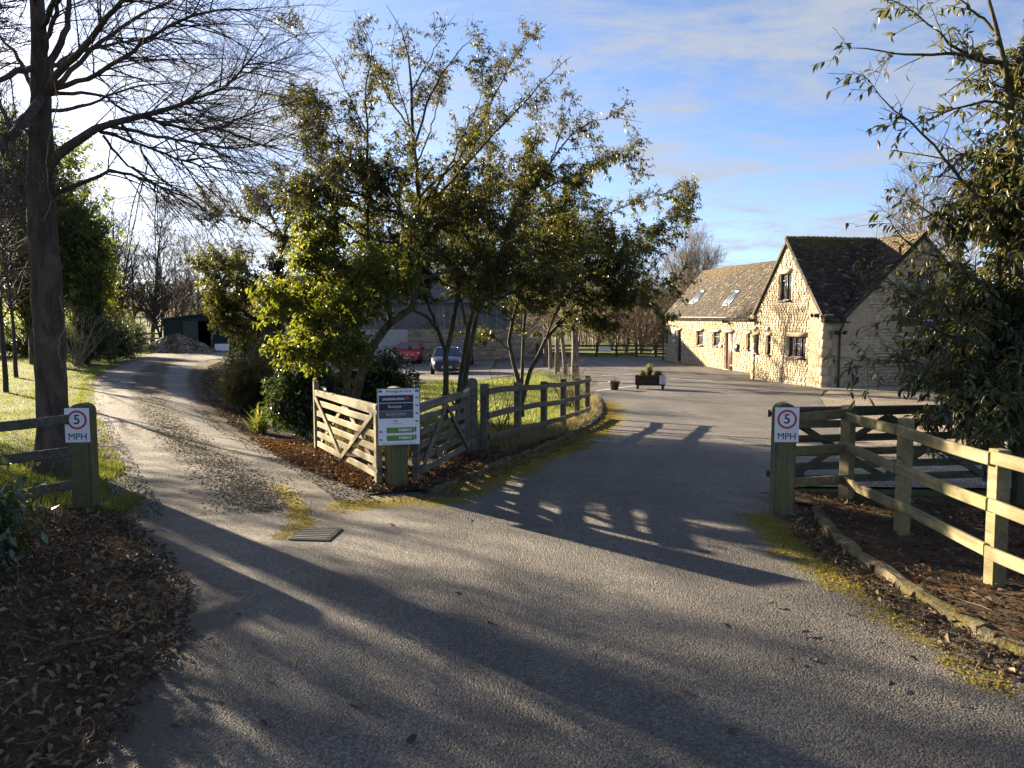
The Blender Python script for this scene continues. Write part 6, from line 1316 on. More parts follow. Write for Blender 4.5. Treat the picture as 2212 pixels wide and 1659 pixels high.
D_l = [[(1127, 900, YD, .11), (1126, 860, YD, .10), (1120, 820, YD, .085), (1108, 780, YD, .075), (1100, 740, YD, .066), (1110, 680, YD, .058), (1130, 620, YD, .050), (1160, 540, YD, .042), (1200, 450, YD, .03), (1250, 382, YD, .02), (1330, 342, YD, .012), (1402, 345, YD, .004)], [(1128, 870, YD, .085), (1144, 805, YD, .078), (1162, 770, YD, .072), (1178, 736, YD, .066), (1201, 706, YD, .06), (1230, 682, YD, .052), (1267, 661, YD, .044), (1330, 625, YD, .028), (1405, 600, YD, .008)],
  [(1127, 830, YD, .07), (1130, 760, YD + .2, .06), (1134, 680, YD + .3, .052), (1152, 600, YD + .4, .044), (1205, 520, YD + .5, .034), (1300, 470, YD + .6, .022), (1400, 425, YD + .7, .012), (1492, 428, YD + .8, .004)], [(1178, 736, YD, .045), (1210, 660, YD - .4, .036), (1260, 600, YD - .7, .026), (1330, 560, YD - 1, .016), (1440, 520, YD - 1.2, .005)], [(1200, 700, YD, .042), (1260, 640, YD + .5, .032), (1313, 562, YD + .8, .022), (1410, 490, YD + 1, .012), (1485, 440, YD + 1.1, .004)],
  [(1110, 700, YD, .042), (1070, 650, YD - .5, .032), (1040, 590, YD - .8, .02), (1020, 520, YD - 1, .007)], [(1160, 550, YD, .036), (1190, 480, YD - .5, .026), (1240, 420, YD - .8, .016), (1290, 350, YD - 1, .005)], [(1267, 661, YD, .034), (1310, 660, YD - .4, .024), (1370, 640, YD - .7, .014), (1412, 632, YD - .8, .005)], [(1205, 705, YD, .036), (1250, 700, YD - .5, .026), (1300, 690, YD - .8, .015), (1330, 700, YD - 1, .006)],
  [(1105, 760, YD, .036), (1070, 730, YD - .5, .026), (1050, 720, YD - .8, .014), (1020, 740, YD - .9, .005)], [(1140, 650, YD + .3, .036), (1180, 620, YD + .9, .026), (1240, 560, YD + 1.3, .015), (1290, 520, YD + 1.5, .005)]]
leafy_tree('dark leafy tree with low spreading arms over the small lawn, nearest the drive', gb(1127, YD), D_l, 118, 1020, 7400, 76000, ('leaf_olive', 'leaf_bronze'), Lr=(.045, .108), zlow=1.35, rs=.64)
E_l = [[(598, 900, YE, .09), (600, 734, YE, .075), (602, 657, YE, .066), (606, 597, YE, .056), (610, 537, YE, .046), (615, 499, YE, .036), (622, 440, YE, .022), (612, 370, YE, .006)], [(600, 720, YE, .045), (550, 690, YE - .2, .034), (504, 657, YE - .3, .024), (451, 597, YE - .4, .006)], [(604, 625, YE, .04), (528, 588, YE + .2, .026), (440, 544, YE + .4, .006)], [(611, 513, YE, .034), (575, 495, YE - .2, .026), (528, 470, YE - .3, .018), (455, 470, YE - .4, .005)], [(602, 720, YE, .042), (640, 690, YE - .4, .03), (690, 650, YE - .7, .008)], [(606, 600, YE, .036), (650, 560, YE + .3, .026), (700, 520, YE + .5, .007)],
  [(615, 500, YE, .03), (650, 450, YE - .3, .02), (690, 400, YE - .5, .006)], [(612, 520, YE, .03), (575, 440, YE + .4, .02), (540, 390, YE + .6, .006)], [(601, 690, YE, .04), (540, 710, YE - .5, .028), (480, 690, YE - .8, .008)], [(601, 670, YE, .036), (650, 640, YE - .6, .026), (680, 610, YE - .9, .008)], [(602, 650, YE, .04), (560, 630, YE - .7, .026), (510, 610, YE - 1, .007)]]
leafy_tree('smaller layered leafy tree with a dark straight trunk, left of the bright green one', gb(598, YE), E_l, 54, 540, 3400, 30000, ('leaf_olive', 'leaf_golden'), Lr=(.055, .095), wr=.40, dY=.8, l0=(.5, 1.2), la=(.2, .55), rs=.75)

# ---- the long-leaved evergreen at the right edge
RT = (5.25, 8.35); YR = 8.3
ro = empty('evergreen_tree', (RT[0], RT[1], 0), 0, 'long leaved dark evergreen tree overhanging the right fence and gate', 'tree'); roff = -np.array((RT[0], RT[1], 0.0))
R_l = [[(2205, 1130, YR, .09), (2200, 900, YR, .075), (2195, 600, YR, .06), (2184, 292, YR, .042), (2177, 182, YR, .030), (2155, 73, YR, .022), (2133, 0, YR, .016), (2120, -120, YR, .006)], [(2180, 190, YR, .03), (2158, 135, YR, .022), (2056, 117, YR - .2, .016), (1947, 118, YR - .3, .010), (1874, 106, YR - .35, .006), (1812, 106, YR - .4, .002)], [(2158, 135, YR, .02), (2093, 120, YR - .1, .016), (2020, 66, YR - .3, .010), (1965, 22, YR - .4, .006), (1890, -12, YR - .5, .002)],
  [(2195, 560, YR, .03), (2130, 450, YR - .2, .022), (2064, 372, YR - .3, .016), (2020, 317, YR - .4, .012), (1965, 266, YR - .45, .009), (1903, 208, YR - .5, .005), (1856, 150, YR - .55, .002)], [(2184, 292, YR, .024), (2166, 225, YR, .018), (2093, 226, YR + .1, .012), (2020, 252, YR + .1, .008), (1983, 266, YR + .1, .005), (1925, 262, YR + .1, .002)], [(2195, 700, YR, .03), (2120, 610, YR - .3, .022), (2049, 568, YR - .4, .014), (1984, 539, YR - .5, .009), (1945, 506, YR - .5, .006), (1918, 462, YR - .5, .002)],
  [(2197, 800, YR, .03), (2110, 710, YR - .3, .02), (2017, 658, YR - .5, .012), (1952, 626, YR - .6, .007), (1905, 604, YR - .6, .002)], [(2198, 900, YR, .03), (2110, 820, YR - .4, .02), (2017, 797, YR - .6, .012), (1968, 781, YR - .7, .008), (1887, 779, YR - .8, .004), (1852, 796, YR - .8, .002)], [(2197, 800, YR, .028), (2120, 740, YR - .6, .018), (2049, 723, YR - .8, .012), (1984, 690, YR - 1, .007), (1926, 688, YR - 1, .002)], [(2200, 960, YR, .028), (2113, 860, YR - .7, .018), (2040, 880, YR - .9, .010), (1984, 925, YR - 1, .003)], [(2200, 960, YR, .026), (2160, 880, YR - .9, .016), (2110, 900, YR - 1.2, .010), (2085, 940, YR - 1.3, .003)], [(2200, 900, YR, .026), (2190, 860, YR - 1, .016), (2170, 900, YR - 1.4, .008), (2150, 930, YR - 1.5, .003)],
  [(2177, 182, YR, .02), (2230, 120, YR - .2, .014), (2280, 40, YR - .3, .004)], [(2155, 73, YR, .018), (2100, 20, YR + .2, .012), (2040, -20, YR + .3, .003)], [(2190, 400, YR, .03), (2130, 330, YR + .3, .018), (2060, 340, YR + .5, .010), (1990, 380, YR + .6, .003)], [(2195, 500, YR, .03), (2120, 480, YR + .3, .02), (2030, 470, YR + .5, .012), (1960, 430, YR + .6, .003)]]
for k in range(34):
    yy = random.uniform(390, 930); ang = random.uniform(0, math.tau); rr = random.uniform(.5, 1.15); z0 = P(2195, yy + 60, YR)[2]; z1 = P(2195, yy, YR)[2]
    c = P(2195, yy, YR); e = (RT[0] + rr * math.cos(ang) * (1.0 if math.cos(ang) > 0 else 1.0), RT[1] + rr * .9 * math.sin(ang)); R_l.append([(RT[0] - .03, RT[1], z0 - .1, .025, 'w'), ((RT[0] + e[0]) / 2, (RT[1] + e[1]) / 2, z1 + .05, .014, 'w'), (e[0], e[1], z1 - .1, .004, 'w')])
for k in range(18):
    yy = random.uniform(70, 400); ang = random.uniform(0, math.tau); rr = random.uniform(.25, .6); c = P(2180, yy, YR); z0 = P(2180, yy + 70, YR)[2]
    R_l.append([(RT[0] - .10, RT[1] - .05, z0, .014, 'w'), (RT[0] - .05 + rr * .5 * math.cos(ang), RT[1] + rr * .5 * math.sin(ang), (z0 + c[2]) / 2 + .05, .008, 'w'), (RT[0] + rr * math.cos(ang), RT[1] + rr * math.sin(ang), c[2], .003, 'w')])
LB = [limb(q, 16, .008) for q in R_l]; LP = np.concatenate([a for a, b in LB]); LR = np.concatenate([b for a, b in LB])
top_prob = lambda p: np.maximum(np.interp(p[:, 2], [2.9, 3.7, 4.2], [1, .7, .42]), (p[:, 0] > 4.85) * .8)
a1 = spawn(LP[1:], LR[1:], 1500, .12, 1.0, 48, 16, .25, .62, .55, .0025, 7, (0, 0, -.18), .07, .4, prob=top_prob, rmax=.008); a2 = spawn(*a1, 1800, .1, .9, 40, 14, .12, .3, .6, .0018, 5, (0, 0, -.2), .08, .3)
wood_obj('trunk', [(LP[:1] + roff, LR[:1], 10)], M['leafbark'], ro); [wood_obj('limb', [(LP[i:i + 1] + roff, LR[i:i + 1], 6)], M['leafbark'], ro) for i in range(1, len(LP))]; w = wood_obj('twigs', [(a1[0] + roff, a1[1], 4), (a2[0] + roff, a2[1], 3)], M['leafbark'], ro); w['kind'] = 'stuff'
fr = cat(leaf_frames(a1[0], 19000, (.065, .118), .34, .6, .65, .1), leaf_frames(a2[0], 19000, (.065, .118), .34, .6, .65, .1), leaf_frames(LP[1:], 1900, (.06, .105), .32, .6, .7, .4)); px_ = CX + F * fr[0][:, 0] / fr[0][:, 1]; keep = (fr[0][:, 2] > .72) & (rng.random(len(px_)) < np.interp(fr[0][:, 0] - .12 * (fr[0][:, 1] - YR) - np.interp(fr[0][:, 2], [1.5, 2.2, 3.0, 3.8], [4.15, 4.40, 4.65, 5.05]), [-.6, -.25, 0, .2], [.15, .26, .55, 1])); fr = tuple(x[keep] for x in fr)
dist = np.linalg.norm(fr[0] - CAM, axis=1); pxs = CX + F * fr[0][:, 0] / fr[0][:, 1]; pys = 681 + F * (2 - fr[0][:, 2]) / fr[0][:, 1]; vis = (pxs > 1800) & (pxs < 2200) & (pys > 5) & (pys < 960); size = np.where(vis, np.linalg.norm(fr[1], axis=1) / dist, 0); pick = np.argsort(-size)[:300]; rest = np.setdiff1d(np.arange(len(dist)), pick)
ul = mesh('leaf', LEAF8[0], LEAF8[1], M['leaf_right'])
for i in pick:
    o = bpy.data.objects.new('leaf', ul); col.objects.link(o); o.parent = ro; p, d, s, m = (x[i] for x in fr); p = p + roff; o.matrix_local = Matrix(((d[0], s[0], m[0], p[0]), (d[1], s[1], m[1], p[1]), (d[2], s[2], m[2], p[2]), (0, 0, 0, 1)))
leaves_obj('crown', (fr[0][rest] + roff, *(x[rest] for x in fr[1:])), M['leaf_right'], ro, LEAF8)

# ---- shrubs and evergreens built from clumps on real stems
def clump_shrub(name, label, cat_, base, cz, rad, nclump, ntw, nleaf, mat, Lr, wr=.4, group=None, stem=.03, trunk_r=None, mats2=None, shell=.55, droop=.3, twl=(.18, .42), bark='leafbark', zmin=.02, flat_bottom=True):
    o = empty(name, base, 0, label, cat_, group); c = np.array((0, 0, cz)); rad = np.array(rad, float)
    u = norm(rng.normal(0, 1, (nclump, 3))); rr = rng.uniform(shell, 1.0, nclump)[:, None] * (1 + .16 * np.sin(u[:, :1] * 7 + u[:, 2:] * 5)); ctr = c + u * rr * rad; ctr[:, 2] = np.maximum(ctr[:, 2], zmin + .05)
    st = np.zeros((nclump, 3)); st[:, :2] = rng.normal(0, .05 * rad[0], (nclump, 2)); st[:, 2] = (rng.uniform(.0, .25, nclump) if trunk_r is None else rng.uniform(.25, .8, nclump) * np.maximum(.3, ctr[:, 2]))
    K = 7; w = np.linspace(0, 1, K)[None, :, None]; mid = (st + ctr) / 2 + rng.normal(0, .06, (nclump, 3)) + np.array((0, 0, .06)); pts = (1 - w) ** 2 * st[:, None] + 2 * w * (1 - w) * mid[:, None] + w ** 2 * ctr[:, None]; rd = np.linspace(stem, .006, K)[None].repeat(nclump, 0)
    B = [(pts, rd, 5)]
    if trunk_r: t_, r_ = grow(np.zeros((1, 3)), np.array(((0, 0, 1.0),)), np.array((cz + rad[2] * .75,)), np.array((trunk_r,)), .01, 14, (0, 0, .5), .03); wood_obj('trunk', [(t_, r_, 9)], M[bark], o)
    a1 = spawn(pts, rd, ntw, .45, 1.0, 55, 22, *twl, .5, .002, 5, (0, 0, .05), .12, .0); wood_obj('stems', B, M[bark], o); tw = wood_obj('twigs', [(*a1, 3)], M[bark], o); tw['kind'] = 'stuff'
    fr = leaf_frames(a1[0], nleaf, Lr, wr, droop, .6, .1, spread=.03); k = fr[0][:, 2] > zmin; fr = tuple(x[k] for x in fr)
    if mats2:
        s = rng.random(len(fr[0])) < .5; leaves_obj('crown', tuple(x[s] for x in fr), M[mat], o); leaves_obj('crown', tuple(x[~s] for x in fr), M[mats2], o)
    else: leaves_obj('crown', fr, M[mat], o)
    return o
def gxy(px, py): p = G(px, py); return (float(p[0]), float(p[1]), float(p[2]))
b = gxy(525, 896); clump_shrub('bush', 'rounded golden olive bush beside the track, left of the glossy laurel', 'bush', (b[0], b[1] + .4, b[2]), .68, (.74, .62, .66), 90, 900, 14000, 'leaf_golden', (.035, .06), .5, mats2='leaf_olive', group='shrubs along the track')
b = gxy(520, 850); clump_shrub('bush', 'taller loose olive bush behind the rounded golden one', 'bush', (b[0] + .1, b[1] + .9, b[2]), .8, (.95, .6, .78), 80, 800, 9000, 'leaf_golden', (.04, .07), .45, mats2='leaf_olive', group='shrubs along the track')
b = gxy(645, 948); clump_shrub('bush', 'dark glossy laurel bush right behind the far end of the pale gate', 'bush', (b[0], b[1] + .3, b[2]), .72, (.62, .55, .70), 90, 800, 7600, 'leaf_laurel', (.075, .12), .42, group='shrubs along the track', droop=.5)
clump_shrub('bush', 'deep green laurel mass in shade behind the pale gate and tree trunks', 'bush', (-2.75, 15.6, h(-2.75, 15.6)), .85, (1.05, .7, .85), 90, 800, 8500, 'leaf_laurel', (.08, .13), .42, group='shrubs along the track', droop=.5)
b = gxy(800, 872); clump_shrub('bush', 'low dark laurel between the bowed trunk and the picnic table', 'bush', (-4.25, 19.2, h(-4.25, 19.2)), .5, (.62, .6, .55), 60, 500, 5000, 'leaf_laurel', (.09, .14), .42, group='shrubs along the track', droop=.5)
# strappy plant
def strap_plant(label, base, n, Ln, wid, mat='strap_leaf'):
    o = empty('strap_plant', base, 0, label, 'plant'); az = rng.uniform(0, math.tau, n); el = np.radians(rng.uniform(45, 85, n)); d = np.stack([np.cos(az) * np.cos(el), np.sin(az) * np.cos(el), np.sin(el)], 1); L = rng.uniform(*Ln, n)
    pts, _ = grow(rng.normal(0, .06, (n, 3)) * np.array((1, 1, 0)), d, L, np.full(n, .01), .001, 7, (0, 0, -1.5), .02, 1.6); T = norm(np.gradient(pts, axis=1)); S = norm(np.cross(T, np.array((0, 0, 1.0)))); ww = wid * np.array((.6, .9, 1, .95, .8, .5, .05))[None, :, None]; V = np.stack([pts - S * ww, pts + S * ww], 2).reshape(-1, 3)
    i, k = np.meshgrid(np.arange(n), np.arange(6), indexing='ij'); b0 = (i * 7 + k) * 2; lv = obj('leaves', mesh('leaves', V, np.stack([b0, b0 + 1, b0 + 3, b0 + 2], -1).reshape(-1, 4), M[mat], True), o); lv['kind'] = 'stuff'; return o
b = gxy(556, 938); strap_plant('clump of arching strap leaves beside the track before the laurel', (b[0], b[1] + .1, b[2]), 90, (.35, .62), .014)
# left edge: glossy shrub and brambly stems on the bank
clump_shrub('bush', 'shadowed glossy shrub at the left edge on the leafy bank', 'bush', (-4.2, 5.6, .28), .22, (.75, .8, .42), 70, 600, 4200, 'leaf_laurel', (.08, .13), .45, group='shrubs on the left bank', droop=.45)
clump_shrub('bush', 'tall dark shrub on the left bank, closest to the camera', 'bush', (-4.75, 4.35, .36), .8, (.8, .9, .85), 70, 500, 3600, 'leaf_laurel', (.08, .13), .45, group='shrubs on the left bank', droop=.45)
sp = empty('bramble_stems', (-4.2, 6.9, .25), 0, 'thin leafless stems rising in front of the dark left fence', 'plant'); n = 26; d = np.stack([rng.uniform(-.35, .45, n), rng.uniform(-.3, .3, n), np.full(n, 1.0)], 1); s_ = np.stack([rng.uniform(-.7, .25, n), rng.uniform(-.7, .2, n), np.full(n, -.2)], 1); g1 = grow(s_, d, rng.uniform(.4, .85, n), np.full(n, .005), .0016, 9, (.1, 0, -.3), .07); g2 = spawn(*g1, 70, .3, 1, 40, 12, .15, .4, .6, .0014, 5, (0, 0, .1), .1); wood_obj('stems', [(*g1, 5), (*g2, 3)], M['twig_dark'], sp); leaves_obj('leaves', leaf_frames(g2[0], 110, (.05, .08), .5, .3), M['leaf_bright'], sp)

# ---- evergreens and bare trees further back
def at(px, Y): x = (px - CX) / F * Y; return (float(x), float(Y), h(x, Y))
clump_shrub('evergreen_tree', 'broad holly-like evergreen behind the big bare trunk', 'tree', at(178, 34), 4.5, (1.6, 1.7, 3.05), 190, 2400, 24000, 'leaf_holly', (.10, .16), .5, group='evergreens behind the big bare tree', trunk_r=.13, twl=(.3, .7), stem=.03, zmin=1.7)
clump_shrub('evergreen_tree', 'taller evergreen at the left edge behind the big bare trunk', 'tree', at(70, 33), 6.2, (3.05, 2.4, 4.9), 260, 3600, 42000, 'leaf_holly', (.11, .17), .5, group='evergreens behind the big bare tree', trunk_r=.14, twl=(.3, .7), stem=.03, zmin=.7)
clump_shrub('evergreen_tree', 'pale green young evergreen low behind the bare trunk', 'tree', at(212, 35), 3.4, (1.1, 1.0, 2.0), 90, 1000, 9000, 'leaf_bright', (.08, .13), .5, group='evergreens behind the big bare tree', trunk_r=.07, twl=(.3, .6), stem=.02, zmin=1.1)
def bare_tree(label, base, H, r, spread, nA, nB, nC, mat, up=.5, group=None, stems=1, t0=.15, lA=(.25, .5), name='bare_tree', bark=None, rt=.0035, S=6):
    o = empty(name, base, 0, label, 'tree', group); n = stems; d = np.stack([rng.normal(0, spread * .35 * (n > 1) + .02, n), rng.normal(0, spread * .35 * (n > 1) + .02, n), np.ones(n)], 1); s0 = np.stack([rng.normal(0, .08 * (n > 1), n), rng.normal(0, .08 * (n > 1), n), np.full(n, -.1)], 1)
    g0 = grow(s0, d, H * rng.uniform(.8, 1.02, n), np.full(n, r), r * .12, 14, (0, 0, .3), .035); g1 = spawn(*g0, nA, t0, .98, 42 if spread < .5 else 55, 12, H * lA[0], H * lA[1], .5, r * .07, 9, (0, 0, up), .06, .55); g2 = spawn(*g1, nB, .15, 1, 38, 12, H * .06, H * .17, .55, rt, 5, (0, 0, up * .6), .08, .4); bs = [(*g1, 4), (*g2, 3)]
    if nC: bs.append((*spawn(*g2, nC, .15, 1, 36, 12, H * .025, H * .07, .6, rt * .8, 4, (0, 0, .2), .1, .3), 3))
    wood_obj('trunk', [(*g0, S)], M[bark or mat], o); w = wood_obj('crown', bs, M[mat], o); w['kind'] = 'stuff'; return o
gl = 'bare trees along the left hedge'
for px, Y, H, r, st, lab in ((205, 52, 8.6, .13, 2, 'twin stemmed bare tree right behind the holly-like evergreen'), (245, 50, 9.4, .12, 4, 'many stemmed bare tree, densest of the left row'), (285, 53, 8.0, .10, 3, 'bare tree with fanning stems above the dark hedge'), (330, 51, 8.6, .15, 1, 'straight single trunked bare tree left of the spoil heap'), (352, 54, 7.2, .09, 2, 'slender bare tree just left of the green shed'), (385, 60, 8.0, .09, 2, 'thin pale bare tree behind the green shed'), (428, 64, 9.6, .10, 2, 'tall airy bare birch behind the shed roof'), (470, 66, 7.2, .09, 2, 'small bare tree behind the right end of the shed')):
    bare_tree(lab, at(px, Y), H, r, .35, 60, 520, 1500, 'twig_dark', .5, gl, st, rt=.008)
for px, Y, H, lab in ((32, 26, 6.5, 'slim bare sapling on the left lawn near the edge'), (70, 33, 7.0, 'slim bare sapling on the left lawn beside the big trunk'), (8, 21, 6.0, 'dark leaning sapling at the left edge of the lawn')): bare_tree(lab, at(px, Y), H, .07, .3, 26, 160, 300, 'twig_dark', .3, 'saplings on the left lawn', 1, .35, rt=.004)
gr = 'bare trunks along the drive side of the lawn'
for px, Y, H, r, lab in ((1243, 35, 8.6, .19, 'stoutest grey trunked bare tree of the row beside the drive'), (1222, 38.5, 8.0, .12, 'bare tree second along the row beside the drive'), (1205, 42, 8.0, .13, 'bare tree third along the row beside the drive'), (1190, 45, 8.2, .12, 'bare tree fourth along the row beside the drive'), (1178, 48, 8.0, .12, 'bare tree furthest along the row beside the drive')):
    bare_tree(lab, at(px, Y), H, r, .6, 46, 420, 1100, 'twig_pale', -.25, gr, 1, .28, (.12, .26), bark='lime_bark', rt=.006, S=9)
st_ = at(1201, 40); box('shaft', M['fence_pale'], -.05, .05, -.05, .05, -.1, 1.05, empty('stake', st_, 0, 'slim pale timber stake among the row of bare trunks', 'post'))
gt = 'bare trees beyond the yard fence'
for k, (px, Y, H, st, lab) in enumerate(((1290, 66, 6.2, 4, 'bushy bare tree beyond the fence nearest the row of trunks'), (1322, 70, 7.0, 4, 'bushy bare tree behind the white notice board'), (1352, 64, 6.0, 5, 'low tangled bare tree right of the notice board'), (1385, 62, 6.4, 5, 'many stemmed bare tree rising at the yard fence'), (1408, 60.5, 5.0, 3, 'small crooked bare tree beside the wing corner'), (1432, 74, 8.6, 3, 'tall bare tree behind the wing end'), (1462, 84, 10.6, 3, 'tall upright bare poplar left above the mossy roof'), (1490, 86, 11.2, 3, 'tallest upright bare poplar above the mossy roof'), (1516, 84, 10.4, 3, 'upright bare poplar right above the mossy roof'))):
    bare_tree(lab, at(px, Y), H, .09 if k < 6 else .13, .55 if k < 6 else .25, 90, 900, 1500, 'twig_brown' if k < 6 else 'twig_pale', .15 if k < 6 else .8, gt, st, .08 if k < 6 else .2, (.22, .46), rt=.010)
for px, Y, H, lab in ((1960, 62, 14.0, 'bare tree showing above the main roof beside the evergreen'), (2060, 70, 15, 'bare tree behind the main roof, hidden by the evergreen')): bare_tree(lab, at(px, Y), H, .2, .5, 70, 700, 1800, 'twig_brown', .3, 'bare trees behind the house', 1, .3, rt=.009)
# hedges by the left lawn
for px, py, w_, hh, lab in ((150, 790, 1.4, 2.3, 'dark evergreen hedge bush just right of the big trunk'), (205, 783, 1.2, 2.1, 'dark twiggy hedge bush in the middle of the left hedge'), (250, 774, .8, 1.6, 'low dark hedge bush nearest the spoil heap')):
    b = gxy(px, py); clump_shrub('hedge_bush', lab, 'hedge', (b[0], b[1] + 1.2, b[2]), hh * .45, (w_ * 1.05, 1.1, hh * .55), 90, 1600, 7000, 'leaf_laurel', (.07, .11), .45, group='hedge bushes left of the track', twl=(.3, .8), bark='twig_dark')
b = gxy(215, 790); hb = bare_tree('spray of pale leafless stems leaning over the left hedge', (b[0] - 1.0, b[1] + .2, b[2]), 2.6, .03, 1.2, 90, 500, 0, 'twig_pale', .2, None, 14, .1, rt=.005, name='leafless_shrub')
clump_shrub('hedge_bush', 'long low green bank of shrubs at the far left behind the lawn', 'hedge', at(60, 40), 1.1, (4.2, 1.4, 1.5), 120, 1500, 8000, 'leaf_holly', (.10, .16), .5, group='hedge bushes left of the track', twl=(.4, .9), bark='twig_dark')
# twiggy shrubs by the middle fence end, pot plant, planter plants
pt_ = gxy(1232, 880); bare_tree('reddish leafless shrub with pale whips behind the end of the middle fence', (pt_[0], pt_[1] + .2, pt_[2]), 1.55, .014, 1.1, 150, 420, 0, 'twig_brown', .5, 'leafless shrubs by the middle fence', 26, .05, (.25, .5), 'leafless_shrub', rt=.0035)
for px, Y, H, lab in ((1078, 15.5, 1.5, 'spindly leafless shrub behind the first bay of the middle fence'), (1030, 13.4, 1.1, 'small leafless whips right of the dark gate')): bare_tree(lab, at(px, Y), H, .013, 1.0, 40, 120, 0, 'twig_dark', .4, 'leafless shrubs by the middle fence', 7, .1, (.2, .45), 'leafless_shrub', rt=.0025)
bare_tree('tall dry stems standing behind the direction board', (-1.5, 12.2, h(-1.5, 12.2)), 1.25, .006, .7, 30, 40, 0, 'twig_pale', .3, None, 26, .3, (.1, .25), 'dry_stems', rt=.002)
g_ = grow(np.zeros((60, 3)) + np.array((0, 0, .25)), np.stack([rng.normal(0, .6, 60), rng.normal(0, .6, 60), np.ones(60)], 1), rng.uniform(.12, .3, 60), np.full(60, .004), .0015, 5, (0, 0, -.3), .15); pl_ = empty('pot_plant', (pq[0], pq[1], h(*pq)), 0, 'dry wispy plant growing in the round brown pot', 'plant'); wood_obj('stems', [(*g_, 3)], M['twig_brown'], pl_)
q = on_pln(-.02, 0, .44); n = 60; az = rng.uniform(0, math.tau, n); pc = empty('conifer', q, 0, 'small upright green conifer in the middle of the planter', 'plant'); s_ = np.stack([.05 * np.cos(az), .05 * np.sin(az), rng.uniform(0, .1, n)], 1); g_ = grow(s_, np.stack([.25 * np.cos(az), .25 * np.sin(az), np.ones(n)], 1), rng.uniform(.2, .42, n), np.full(n, .006), .002, 6, (0, 0, .8), .05); wood_obj('stems', [(*g_, 4)], M['leafbark'], pc); leaves_obj('crown', leaf_frames(g_[0], 1300, (.03, .06), .4, -.3, .5, .0), M['leaf_bright'], pc)
for dx, lab, mt, rr in ((-.33, 'yellow green low plant at the planter\'s left end', 'leaf_bright', .17), (.28, 'dark green rounded plant near the planter\'s sign', 'leaf_olive', .15)):
    q = on_pln(dx, 0, .44); clump_shrub('low_plant', lab, 'plant', q, .08, (rr, rr * .8, .10), 30, 160, 900, mt, (.03, .05), .5, stem=.006, twl=(.04, .1), zmin=0)

# ---- ground cover
def blades(name, poly, n, Hr, wd, mat, lean=.35, hfun=hf, near_pow=1.0):
    poly = np.array(poly); lo, hi = poly.min(0), poly.max(0); out = []; tot = 0
    while tot < n:
        u = rng.random((n * 2, 2)); u[:, 1] = u[:, 1] ** near_pow; p = lo + u * (hi - lo); p = p[in_poly(p, poly)]; cl = .55 + .45 * np.sin(p[:, 0] * 2.1 + 2 * np.sin(p[:, 1] * 1.3)) * np.sin(p[:, 1] * 1.7 + 1.5 * np.sin(p[:, 0] * 1.1)); p = p[rng.random(len(p)) < np.clip(cl, .18, 1)]; out.append(p); tot += len(p)
    p = np.concatenate(out)[:n]; z = hfun(p[:, 0], p[:, 1]) - .01; b = np.column_stack([p, z]); d = np.column_stack([rng.normal(0, lean, (n, 2)), np.ones(n)]); d = norm(d) * rng.uniform(*Hr, n)[:, None]; az = rng.uniform(0, math.tau, n); s = np.stack([np.cos(az), np.sin(az), np.zeros(n)], 1) * wd
    V = np.stack([b - s, b + s, b + d], 1).reshape(-1, 3); o = obj(name, mesh(name, V, np.arange(3 * n).reshape(-1, 3), M[mat])); return tag(o, kind='stuff')
lawn_l = [(-4.5, 8.9), G2(232, 1060), G2(205, 950), G2(180, 880), G2(192, 815), G2(258, 786), G2(318, 766), G2(300, 762), (-24, 40), (-26, 20), (-12, 8)]
blades('grass', lawn_l, 90000, (.035, .085), .006, 'grass', near_pow=2.0); blades('grass', [(-4.3, 8.2), (-4.72, 9.4), (-5.25, 10.8), (-9, 12), (-9, 7.2), (-4.9, 7.3)], 30000, (.05, .12), .006, 'grass')
lawn_c = [(-1.2, 13.3), *f_m[1:], G2(1262, 850), (1.4, 40), (-1.5, 34.8), (-9, 36), (-6, 22), (-4, 16)]
blades('grass', lawn_c, 80000, (.04, .09), .008, 'grass', near_pow=1.4)
vg = [(KM[i][0] - .12, KM[i][1] + .05) for i in range(12, len(KM))] + [(1.9, 20.6), (1.3, 18.9), (.5, 16.3), (-.2, 14.0), (-.7, 12.6), (-.2, 12.0)]
blades('dry_grass', vg, 7000, (.08, .42), .005, 'dry_grass', .6); blades('dry_grass', [(-.9, 12.2), (-1.6, 11.6), (-3.0, 12.4), (-2.6, 14), (-1, 14)], 2500, (.2, .6), .005, 'dry_grass', .35)
blades('grass', [(-4.25, 7.9), (-3.95, 8.0), (-4.02, 8.7), (-4.3, 8.9)], 1600, (.04, .10), .006, 'grass')
def litter(name, polys, n, Lr, mat, hfun, flat=.35, lift=.012, wr=.5, unit=LEAF4):
    out = []
    for poly, k in polys:
        poly = np.array(poly); lo, hi = poly.min(0), poly.max(0); p = lo + rng.random((k * 6, 2)) * (hi - lo); p = p[in_poly(p, poly)][:k]; out.append(p)
    p = np.concatenate(out); n = len(p); z = hfun(p[:, 0], p[:, 1]) + rng.uniform(.004, lift, n); az = rng.uniform(0, math.tau, n); d = np.stack([np.cos(az), np.sin(az), rng.normal(0, flat, n)], 1); d = norm(d); s = norm(np.cross(norm(np.array((0, 0, 1.0)) + rng.normal(0, flat, (n, 3))), d)); m = np.cross(d, s); L = rng.uniform(*Lr, n)[:, None]; fr = (np.column_stack([p, z]), d * L, s * L * wr, m * L * 1.3)
    o = obj(name, mesh(name, *leaf_mesh(fr, unit), M[mat])); return tag(o, kind='stuff')
bank_p = [tuple(p) for p in bank_edge] + [(-4.2, 8.2), (-5.5, 7.5), (-6, -2)]
edge_p = [(-2.3, 1.2), G2(260, 1600), G2(345, 1470), G2(410, 1380), G2(420, 1290), G2(372, 1210), G2(300, 1130)] + [tuple(p) for p in bank_edge[::-1]]
